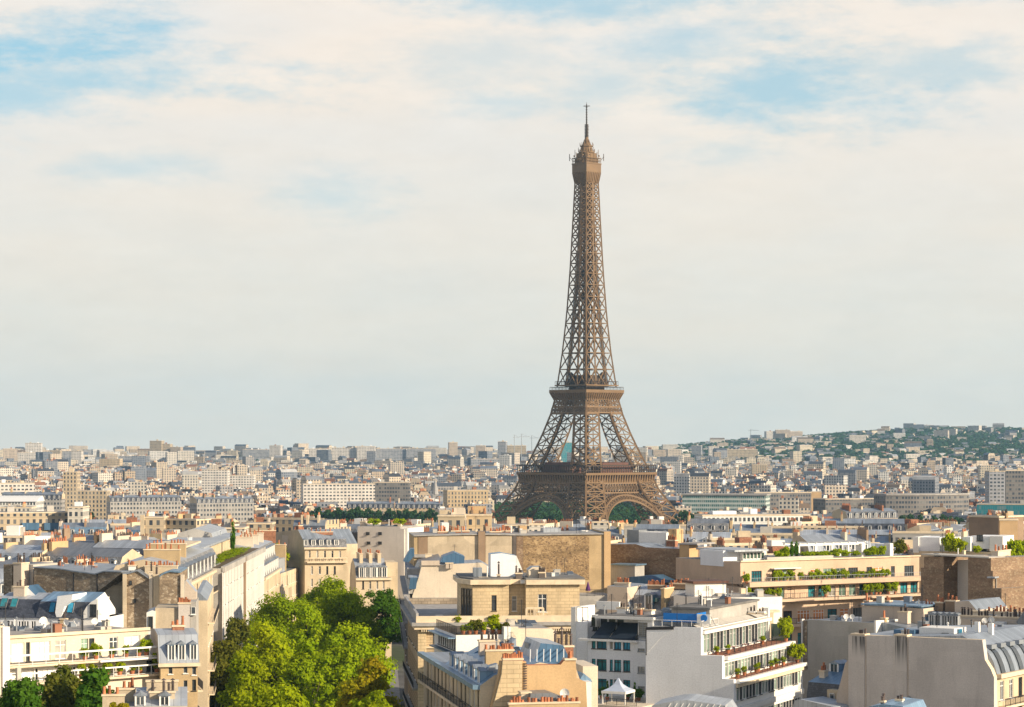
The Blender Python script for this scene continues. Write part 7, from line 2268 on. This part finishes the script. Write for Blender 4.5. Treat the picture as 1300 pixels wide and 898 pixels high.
# far slabs and towers on the skyline
FAR = [(392, 420, 570, 4800, 'slab_white', 'pale left end of the huge row of slab blocks on the skyline'), (421, 452, 569, 4810, 'slab_white', 'second pale piece of the huge row of slab blocks'),
       (453, 476, 567, 4800, 'slab_white', 'slightly taller white piece in the huge row of slab blocks'), (477, 515, 570, 4815, 'slab_grey', 'grey middle piece of the huge row of slab blocks'),
       (516, 553, 570, 4810, 'slab_grey', 'grey end piece of the huge row of slab blocks'), (32, 52, 563, 4700, 'slab_white', 'tallest white tower block of the left skyline group'),
       (23, 44, 575, 4500, 'slab_white', 'broad white block below the tallest left tower'), (4, 22, 570, 4800, 'mid_pink', 'reddish tower block of the left skyline group'),
       (79, 91, 573, 4600, 'slab_grey', 'half coloured grey as the shaded side of the twin left skyline slabs'), (91, 103, 573, 4605, 'slab_white', 'half coloured white as the sunlit side of the twin left skyline slabs'),  # grey and white colours stand in for the shaded and sunlit sides
       (52, 76, 572, 4900, 'mid_cream', 'long low cream slab right of the white towers on the skyline'), (190, 205, 560, 4900, 'mid_cream', 'tall beige skyline tower with a lower cream flank'),
       (205, 216, 564, 4900, 'mid_cream', 'cream flank stepping down from the tall beige skyline tower'), (216, 229, 568, 4880, 'mid_pink', 'last and lowest step of the cream skyline group'),
       (150, 190, 579, 4600, 'slab_grey', 'wide grey-blue slab below the tall beige skyline tower'), (126, 152, 583, 4300, 'mid_ochre', 'low yellow slab left of the grey-blue one'),
       (342, 356, 566, 5200, 'slab_white', 'pair-topped white tower between the cream group and the huge slab row'), (308, 342, 571, 5100, 'slab_grey', 'dark grey slab beside the pair-topped white tower'),
       (570, 581, 562, 5200, 'mid_pink', 'pinkish tower right of the huge slab row'), (604, 616, 566, 5000, 'mid_pink', 'reddish tower midway between the slab row and the tower leg'),
       (632, 642, 561, 4900, 'slab_grey', 'blue-grey tower close to the left leg of the iron tower'), (644, 668, 566, 4800, 'mid_cream', 'broad cream slab just left of the iron tower'),
       (598, 634, 583, 4300, 'slab_grey', 'low grey slab with a lit end left of the iron tower'), (713, 728, 562, 4700, 'teal_wall', 'teal glass tower seen between the legs of the iron tower'),
       (900, 913, 567, 4900, 'slab_white', 'white head tower of the cream slab on the right'), (914, 962, 571, 4910, 'mid_cream', 'long cream slab with white head tower right of the iron tower'),
       (973, 984, 548, 6500, 'slab_white', 'white tower on the right-hand ridge'), (985, 1003, 546, 6500, 'mid_pink', 'tallest pink block on the right-hand ridge'), (1003, 1019, 548, 6510, 'mid_pink', 'lower pink block on the right-hand ridge'),
       (1167, 1186, 540, 6900, 'slab_grey', 'dark blue-grey block crowning the wooded hill'), (1123, 1158, 575, 5600, 'slab_grey', 'grey slab halfway up the wooded hill'), (1092, 1140, 583, 4700, 'slab_white', 'long white slab at the foot of the wooded hill'),
       (1218, 1232, 553, 6300, 'slab_white', 'first of three white slabs on the wooded hill'), (1242, 1254, 552, 6320, 'slab_white', 'middle of three white slabs on the wooded hill'), (1262, 1274, 550, 6350, 'mid_pink', 'pinkish last slab of three on the wooded hill'),
       (955, 974, 590, 3600, 'mid_cream', 'cream tower block beyond the green glass office'), (878, 890, 566, 5200, 'slab_grey', 'grey skyline tower beside the white head tower')]
for a, c, y, Y, m, lab in FAR:
    blk(a, c, y, Y, 18, m, lab, name='tower_block' if c - a < 26 else 'slab_block', dy=rnd.uniform(-6, 6))


def crane(px, top, Y, jib, lab):
    p = P(px, top, Y)
    g = T(p.x, Y)
    r = thing('tower_crane', (p.x, Y, g), rnd.uniform(0, 0.5), lab, 'crane', 'cranes on the skyline')
    h = p.z - g
    link('mast', MB().beam((0, 0, 0), (0, 0, h), 1.0).mesh('mast', 'grey_metal', uv=False), r)
    link('jib', MB().beam((-jib * 0.3, 0, h * 0.93), (jib, 0, h * 0.93), 0.8).beam((0, 0, h), (jib * 0.7, 0, h * 0.94), 0.4).mesh('jib', 'grey_metal', uv=False), r)


for a in ((653, 552, 4600, 10, 'thin crane nearest the blue-grey tower left of the iron tower'), (662, 551, 4500, 16, 'middle crane of three left of the iron tower'), (675, 553, 4700, 14, 'crane closest to the leg of the iron tower'), (953, 545, 6000, 22, 'thin crane beside the pink blocks on the right-hand ridge')):
    crane(*a)

# ------------------------------------------------------------------ trees in the middle distance
CM, CT = [], []
for sd_ in range(4):
    me, cs = crown_mesh('crown', 1.0, 1.5, 34, 46, 0.17, 'leaf_far', 40 + sd_)
    CM.append(me)
    CT.append(trunk_mesh(2.2, 1.0, cs, sd_, 0.08))


def small_tree(px, py_top, Y, rad, label, group, mat=None):
    p = P(px, py_top, Y)
    g = T(p.x, Y)
    h = p.z - g
    r = thing('tree', (p.x, Y, g), rnd.uniform(0, 6), label, 'tree', group)
    k = rnd.randrange(4)
    c = link('crown', CM[k], r, (0, 0, max(0, h - rad * 2.0)))
    c.scale = (rad, rad, rad * 2.0 / 1.5)
    t = link('trunk', CT[k], r)
    t.scale = (rad, rad, h / 2.2 * 0.9)
    FOOT.append((p.x, Y, rad * 0.7, rad * 0.7, 0))


for i in range(22):
    px = 388 + i * 7.6
    small_tree(px, 645 + rnd.uniform(-1.5, 4) + (4 if px < 400 else 0), 1500 + rnd.uniform(-25, 25), rnd.uniform(5.5, 8), 'green tree in the long row before the slate-roofed terraces', 'row of trees before the slate-roofed terraces')
for i in range(8):
    small_tree(1142 + i * 12, 652 + rnd.uniform(-2, 4), 1420 + rnd.uniform(-20, 30), rnd.uniform(6, 8.5), 'dark green tree before the curved grey office', 'trees before the curved grey office')
for i in range(12):
    small_tree(664 + i * 7, 651 + rnd.uniform(0, 6), 1800 + rnd.uniform(-40, 60), rnd.uniform(7, 10), 'dark green park tree seen under the left arch of the iron tower', 'park trees under the left arch')
for i in range(7):
    small_tree(775 + i * 8, 655 + rnd.uniform(0, 5), 1850 + rnd.uniform(-30, 40), rnd.uniform(6, 9), 'dark green park tree seen under the right arch of the iron tower', 'park trees under the right arch')
for i in range(6):
    small_tree(866 + i * 8, 648 + rnd.uniform(0, 5), 1560 + rnd.uniform(-30, 30), rnd.uniform(6, 8), 'green tree at the right foot of the iron tower', 'trees at the right foot of the iron tower')
for i in range(3):
    small_tree(626 + i * 7, 655 + rnd.uniform(0, 4), 1500 + rnd.uniform(-20, 20), rnd.uniform(6, 8), 'green tree at the left foot of the iron tower', 'trees at the left foot of the iron tower')
small_tree(780, 668, 960, 6, 'dark round tree beside the whitewashed block at the end of the golden wall', None)
small_tree(110, 648, 1300, 6, 'round green tree beyond the stair block of the long cream block', None)


# ------------------------------------------------------------------ the roofs between: rows of town houses
def corners(f):
    cx, cy, a, b, r = f
    c, s = math.cos(r), math.sin(r)
    return [(cx + c * x - s * y, cy + s * x + c * y) for x, y in ((-a, -b), (a, -b), (a, b), (-a, b))]


def hit(f, g):
    d = math.hypot(f[0] - g[0], f[1] - g[1])
    if d > math.hypot(f[2], f[3]) + math.hypot(g[2], g[3]):
        return False
    A, B = corners(f), corners(g)
    for r in (f[4], f[4] + math.pi / 2, g[4], g[4] + math.pi / 2):
        c, s = math.cos(r), math.sin(r)
        pa, pb = [x * c + y * s for x, y in A], [x * c + y * s for x, y in B]
        if max(pa) < min(pb) + 0.3 or max(pb) < min(pa) + 0.3:
            return False
    return True


def free(f, extra):
    return not any(hit(f, g) for g in FOOT) and not any(hit(f, g) for g in extra)


cand = []
rr = random.Random(5)
cell = 105.0
for cj in range(4, 16):
    for ci in range(-5, 7):
        ox, oy = ci * cell, cj * cell
        ang = rr.choice([-0.42, -0.15, 0.08, 0.3, 0.55, 1.2])
        c, s = math.cos(ang), math.sin(ang)
        v = -cell * 0.75
        while v < cell * 0.75:
            u = -cell * 0.75
            while u < cell * 0.75:
                w = rr.uniform(13, 27)
                d = rr.uniform(11, 14)
                x, y = ox + c * (u + w / 2) - s * v, oy + s * (u + w / 2) + c * v
                if abs(x - ox) < cell / 2 and abs(y - oy) < cell / 2:
                    cand.append((x, y, w, d, ang))
                u += w + 0.4
            v += rr.choice([21, 26])
cand.sort(key=lambda q: q[1])
placed = []
buckets = {}
for x, y, w, d, ang in cand:
    if y < (425 if PX(x, y) < 255 or x > 0.226 * y else 640) or y > 1480 or abs(x) > 0.226 * y + 70:
        continue
    px = PX(x, y)
    # keep to ground the foreground does not cover
    f = (x, y, w / 2, d / 2, ang)
    key = (int(x // 60), int(y // 60))
    near = [g for i in (-1, 0, 1) for j in (-1, 0, 1) for g in buckets.get((key[0] + i, key[1] + j), ())]
    if not free(f, near):
        continue
    if abs(x - 53) < 95 and y > 1420:
        continue
    h = rr.uniform(17, 24) + (rr.random() < 0.08) * 5
    if y < 640:
        h = 49.5 - T(x, y) + rr.uniform(-3.5, 1.5)
    # what stands in front in the photograph stays visible: lower houses before the tower
    top = PY(T(x, y) + h, y)
    lim = 668 if (385 < px < 560 or 620 < px < 880 or 1130 < px < 1235) else 661
    if y > 640 and top < lim - 3:
        h -= (lim - 3 - top) * y / F
        top = lim - 3
        if h < 11:
            continue
    buckets.setdefault(key, []).append(f)
    placed.append((x, y, w, d, ang, h, px, top))
WALLS = [('mid_cream', 'cream'), ('mid_white', 'white'), ('mid_pink', 'pinkish'), ('mid_ochre', 'ochre'), ('mid_cream', 'cream'), ('mid_white', 'white'), ('mid_grey', 'grey')]
ROOFS = [('zinc', 'grey_zinc', 'zinc roof'), ('slate', 'zinc', 'slate mansard'), ('pale_zinc', 'pale_zinc', 'pale roof'), ('slate', 'pale_zinc', 'slate mansard'), ('blue_zinc', 'zinc', 'blue roof'), ('grey_slate', 'grey_zinc', 'dark roof'), ('flat', 'pale_roof', 'flat pale roof'), ('flat', 'flat_roof', 'flat dark roof')]
# the ones that show: a coarse sky-line of what stands in front
hor = {}
vis, side = [], []
for q in placed:
    x, y, w, d, ang, h, px, top = q
    hw = (abs(math.cos(ang)) * w + abs(math.sin(ang)) * d) / 2 * F / y
    cols = range(int((px - hw) // 6), int((px + hw) // 6) + 1)
    if abs(x) > 0.224 * y:
        side.append(q)
        continue
    if any(hor.get(k, 715 if k > 43 else 735) > top + 1 for k in cols):
        vis.append(q)
    for k in cols:
        hor[k] = min(hor.get(k, 715 if k > 43 else 735), top + 4)
MAXT = 205
things, rest = vis[:MAXT], vis[MAXT:] + side
recs = []
for (x, y, w, d, ang, h, px, top) in things:
    wm, wn = rr.choice(WALLS)
    lo_, hi_, rn_ = rr.choice(ROOFS)
    g = T(x, y) - 0.5
    r = thing('apartment_building', (x, y, g), ang, '', 'building', 'town houses between the avenue and the river')
    W2, D2 = w / 2, d / 2
    hm = h - (4.6 if lo_ != 'flat' else 0.0)
    link('wall', MB().box(-W2, W2, -D2, D2, 0, hm).mesh('wall', wm), r)
    if lo_ != 'flat':
        e = 1.5
        poly = [(-D2 - 0.15, hm + 0.003), (-D2 + e, hm + 3.1), (0, h + 0.3), (D2 - e, hm + 3.1), (D2 + 0.15, hm + 0.003)]
        rf = link('roof', MB().pyz(poly, -W2 - 0.05, W2 + 0.05, 2, [0, 1, 1, 0, 2]).mesh('roof', [lo_, hi_, 'cream']), r)
        if y < 1000:
            nd = int(w / 3.6)
            for sgn in (-1, 1):
                for i in range(nd):
                    key = ('middormer', sgn)
                    if key not in CACHE:
                        CACHE[key] = MB().box(-0.65, 0.65, -0.1, 1.5, 0, 2.0).pxz([(-0.85, 2.003), (0.85, 2.003), (0, 2.45)], -0.25, 1.6, 1).box(-0.4, 0.4, -0.14, -0.103, 0.2, 1.8, 2).mesh('dormer', ['white_paint', 'zinc', 'glass'], uv=False)
                    link('dormer', CACHE[key], rf, (-W2 + w * (i + 0.5) / nd, sgn * (D2 - 0.25), hm + 0.3), 0 if sgn < 0 else math.pi)
    else:
        link('roof', MB().box(-W2 + 0.15, W2 - 0.15, -D2 + 0.15, D2 - 0.15, hm + 0.003, hm + 0.12).mesh('roof', hi_), r)
        link('parapet', MB().box(-W2 - 0.1, W2 + 0.1, -D2 - 0.1, -D2 + 0.14, hm + 0.004, hm + 0.9).mesh('parapet', 'cream_stone'), r)
        link('roof_block', MB().box(-2, 2.4, -1.5, 2.5, hm + 0.13, hm + rr.uniform(2.2, 3.5)).mesh('roof_block', rr.choice(['white', 'cream', 'concrete', 'brick'])), r)
    nc = rr.choice([1, 2, 3, 3])
    for i in range(nc):
        t = (-W2 + 0.1) if i == 0 else (W2 - 1.0 if i == 1 else rr.uniform(-W2 * 0.4, W2 * 0.4))
        mid_chimney(r, t, -D2 + 1, D2 - 1, hm, h + rr.uniform(0.8, 2.2))
    recs.append((r, px, top, wn, rn_, nc, y))
# what tells each of them apart: its look, and what it stands by
used_l = {}
ORD = ['', 'second', 'third', 'fourth', 'fifth', 'sixth', 'seventh', 'eighth', 'ninth', 'tenth']
for r, px, top, wn, rn_, nc, y in recs:
    k = sorted(LM, key=lambda q: abs(q[0] - px) + 1.2 * abs(q[1] - top))[0]
    dx, dy = px - k[0], top - k[1]
    rel = ('behind ' if dy < -2 else 'before ') + k[2]
    side_ = ', to its right' if dx > 22 else ', to its left' if dx < -22 else ''
    base = f'{wn} {["", "one", "two", "three"][nc]}-chimney house with {rn_} {rel}{side_}'
    used_l[base] = used_l.get(base, 0) + 1
    n = used_l[base]
    r['label'] = base if n == 1 else f'{ORD[min(n - 1, 9)]} nearest {base}'
    if len(r['label'].split()) > 16:
        r['label'] = r['label'].replace(' to its', '')


# ------------------------------------------------------------------ the city beyond: nobody could count it
def city():
    V, Fc, M_, C = [], [], [], []
    uvs = []
    r = random.Random(21)
    WC = [(0.62, 0.54, 0.41), (0.72, 0.66, 0.57), (0.50, 0.40, 0.29), (0.74, 0.72, 0.68), (0.33, 0.31, 0.30), (0.56, 0.49, 0.41), (0.25, 0.26, 0.29), (0.68, 0.58, 0.46), (0.60, 0.50, 0.38), (0.20, 0.22, 0.26)]
    RC = [(0.17, 0.20, 0.26), (0.27, 0.29, 0.33), (0.065, 0.075, 0.10), (0.22, 0.16, 0.115), (0.36, 0.35, 0.34), (0.09, 0.11, 0.15), (0.24, 0.115, 0.07), (0.46, 0.46, 0.46), (0.11, 0.13, 0.17)]

    def quad(pts, mi, col, uv):
        o = len(V)
        V.extend(pts)
        Fc.append((o, o + 1, o + 2, o + 3))
        M_.append(mi)
        C.append(col)
        uvs.extend(uv)

    def bld(x, y, w, d, h, ang, mans):
        g = T(x, y) - 1
        c, s = math.cos(ang), math.sin(ang)
        q = lambda u, v, z: (x + c * u - s * v, y + s * u + c * v, g + z)
        v_ = r.uniform(0.72, 1.02)
        wc = tuple(k * v_ for k in r.choice(WC))
        v_ = r.uniform(0.75, 1.15)
        rc = tuple(k * v_ for k in r.choice(RC))
        a, b = w / 2, d / 2
        hw = h - 4 if mans else h
        o = r.uniform(0, 50)
        ring = [(-a, -b), (a, -b), (a, b), (-a, b)]
        for i in range(4):
            p, n = ring[i], ring[(i + 1) % 4]
            L = math.hypot(n[0] - p[0], n[1] - p[1])
            if i == 2:
                continue
            quad([q(*p, 0), q(*n, 0), q(*n, hw), q(*p, hw)], 0, wc, [(o, 0), (o + L, 0), (o + L, hw), (o, hw)])
        if mans:
            e = min(2.2, b * 0.5)
            r2 = [(-a, -b + e), (a, -b + e), (a, b - e), (-a, b - e)]
            for i in (0, 2):
                quad([q(*ring[i], hw), q(*ring[i + 1], hw), q(*r2[i + 1], h - 0.8), q(*r2[i], h - 0.8)], 1, tuple(k * 0.75 for k in rc), [(0, 0)] * 4)
            for sg in (-1, 1):
                V_ = [q(sg * a, -b, hw), q(sg * a, b, hw), q(sg * a, b - e, h - 0.8), q(sg * a, -b + e, h - 0.8)]
                quad(V_ if sg > 0 else V_[::-1], 1, wc, [(0, 0)] * 4)
            quad([q(-a, -b + e, h - 0.8), q(a, -b + e, h - 0.8), q(a, 0, h), q(-a, 0, h)], 1, rc, [(0, 0)] * 4)
            quad([q(-a, 0, h), q(a, 0, h), q(a, b - e, h - 0.8), q(-a, b - e, h - 0.8)], 1, rc, [(0, 0)] * 4)
        else:
            quad([q(-a, -b, h), q(a, -b, h), q(a, b, h), q(-a, b, h)], 1, rc, [(0, 0)] * 4)
        if y < 4200:
            for _ in range(r.choice([1, 2, 2, 3])):
                u, v = r.uniform(-a, a - 1), r.uniform(-b * 0.6, b * 0.3)
                l, t, z = (r.uniform(1, 3.5), r.uniform(1, 4), h + r.uniform(0.8, 2.4))
                cc = r.choice([(0.48, 0.30, 0.17), (0.62, 0.52, 0.38), (0.40, 0.17, 0.09), (0.7, 0.68, 0.64), (0.3, 0.2, 0.14)])
                pr = [(u, v), (u + l, v), (u + l, v + t), (u, v + t)]
                for i in range(4):
                    quad([q(*pr[i], h - 2), q(*pr[(i + 1) % 4], h - 2), q(*pr[(i + 1) % 4], z), q(*pr[i], z)], 1, cc, [(0, 0)] * 4)
                quad([q(*p, z) for p in pr], 1, cc, [(0, 0)] * 4)

    for x, y, w, d, ang, h, px, top in rest:
        bld(x, y, w, d, h, ang, r.random() < 0.7)
    trees = []
    y = 1470.0
    fp = [f for f in FOOT if f[1] > 1350]
    while y < 7300:
        s = 14.5 + (y - 1470) * 0.0023
        x = -0.232 * y - 50
        while x < 0.232 * y + 50:
            X, Y = x + r.uniform(-0.35, 0.35) * s, y + r.uniform(-0.4, 0.4) * s
            x += s
            px = PX(X, Y)
            park = math.sin(X * 0.006 + 1.7) * math.cos(Y * 0.0021 + X * 0.0013) + r.uniform(-0.4, 0.4)
            hill = lerp(RIDGE, px) * sm(3900, 6000, Y)
            wood = park > 0.93 or (hill > 16 and r.random() < 0.30 + 0.0028 * hill) or (Y > 6700 and r.random() < 0.7)
            if abs(X - 53) < 75 and 1560 < Y < 2500:
                wood = True
                if Y < 1790:
                    continue
            f = (X, Y, s * 0.36, 5.5, 0)
            if any(hit(f, g) for g in fp):
                continue
            if wood:
                for _ in range(2):
                    trees.append((X + r.uniform(-0.4, 0.4) * s, Y + r.uniform(-0.4, 0.4) * s, r.uniform(4.5, 8) * (1 + (Y > 4000) * 0.5), r.uniform(11, 18)))
                continue
            if r.random() < 0.3:
                trees.append((X + s * 0.4, Y - 8, r.uniform(4, 7), r.uniform(9, 17)))
            ang = 0.5 * math.sin(X * 0.004 + Y * 0.0011) + r.choice([0, 0, 0.25, -0.3, 1.4])
            hh = r.gauss(18, 4.8)
            w, d = s * r.uniform(0.5, 1.0) * (1.9 if r.random() < 0.12 else 1), r.uniform(9, 13)
            tall = r.random()
            if Y > 2300 and tall < 0.012:
                hh, w, d = r.uniform(30, 46), r.uniform(14, 26), 14
            if Y > 4200 and tall < 0.03 and not (375 < px < 565 and Y < 5000):
                hh, w, d = r.uniform(26, 44), r.uniform(18, 40), 14
            if hill > 14:
                hh *= 0.7
            bld(X, Y, w, d, max(9, min(hh, 60)), ang, r.random() < (0.65 if Y < 4000 else 0.35))
        y += s * 0.92
    me = bpy.data.meshes.new('distant_city')
    me.from_pydata(V, [], Fc)
    me.materials.append(MATS['city_wall'])
    me.materials.append(MATS['city_roof'])
    me.polygons.foreach_set('material_index', M_)
    lay = me.uv_layers.new(name='UVMap')
    lay.data.foreach_set('uv', [k for p in uvs for k in p])
    ca = me.attributes.new('Col', 'FLOAT_COLOR', 'FACE')
    ca.data.foreach_set('color', [k for c in C for k in (c[0], c[1], c[2], 1.0)])
    me.update()
    tag(link('distant_city', me), kind='stuff')
    # woods and street trees far off
    vs, fs, tn = [], [], []
    for X, Y, rad, h in trees:
        g = T(X, Y)
        n = 34 if Y < 3500 else 24
        sz = rad * (0.55 if Y < 3500 else 0.75)
        ct = r.random() * 0.5
        for _ in range(n):
            a, u = r.uniform(0, 6.283), r.uniform(-0.5, 1)
            k = math.sqrt(max(0, 1 - u * u)) * rad * r.uniform(0.7, 1)
            p = Vector((X + k * math.cos(a), Y + k * math.sin(a), g + h * (0.55 + 0.42 * u)))
            nn = Vector((math.cos(a) + r.uniform(-0.6, 0.6), math.sin(a) + r.uniform(-0.6, 0.6), u + 0.4)).normalized()
            e = nn.cross(Vector((r.uniform(-1, 1), r.uniform(-1, 1), r.uniform(-1, 1)))).normalized()
            f = nn.cross(e)
            e, f = e * sz * 0.5, f * sz * 0.42
            o = len(vs)
            vs += [tuple(p - e), tuple(p + f), tuple(p + e), tuple(p - f)]
            fs.append((o, o + 1, o + 2, o + 3))
            tn.append(min(1, ct + 0.4 * r.random()))
    me = bpy.data.meshes.new('distant_trees')
    me.from_pydata(vs, [], fs)
    me.materials.append(MATS['leaf_far'])
    add_col(me, tn)
    tag(link('distant_trees', me), kind='stuff')


city()


# ------------------------------------------------------------------ tell the members of each like-looking set apart
def name_sets():
    sets = {}
    for o in S.objects:
        if o.parent is None and o.get('label'):
            sets.setdefault(o['label'], []).append(o)
    o20 = ['', 'second', 'third', 'fourth', 'fifth', 'sixth', 'seventh', 'eighth', 'ninth', 'tenth', 'eleventh', 'twelfth', 'thirteenth', 'fourteenth', 'fifteenth', 'sixteenth',
           'seventeenth', 'eighteenth', 'nineteenth', 'twentieth', 'twenty-first', 'twenty-second', 'twenty-third', 'twenty-fourth']
    for lab, os_ in sets.items():
        if len(os_) > 1:
            os_.sort(key=lambda o: PX(o.location.x, o.location.y))
            for i, o in enumerate(os_):
                o['label'] = ('leftmost ' if i == 0 else 'rightmost ' if i == len(os_) - 1 else f'{o20[i]} from left, ') + lab


name_sets()


# ------------------------------------------------------------------ haze
def build_haze():
    m = bpy.data.materials.new('haze')
    m.use_nodes = True
    m.node_tree.nodes.clear()
    t = NT(m.node_tree)
    v = t.n('ShaderNodeVolumePrincipled', {'Color': (0.40, 0.70, 1.0, 1), 'Density': HAZE, 'Anisotropy': 0.1})
    o = t.n('ShaderNodeOutputMaterial')
    t.t.links.new(v.outputs[0], o.inputs['Volume'])
    MATS['haze'] = m
    b = MB().box(-4600, 4600, -160, 10400, -300, 352)
    h = link('haze', b.mesh('haze', 'haze', uv=False))
    tag(h, kind='stuff')


HAZE = 4.3e-5
build_haze()
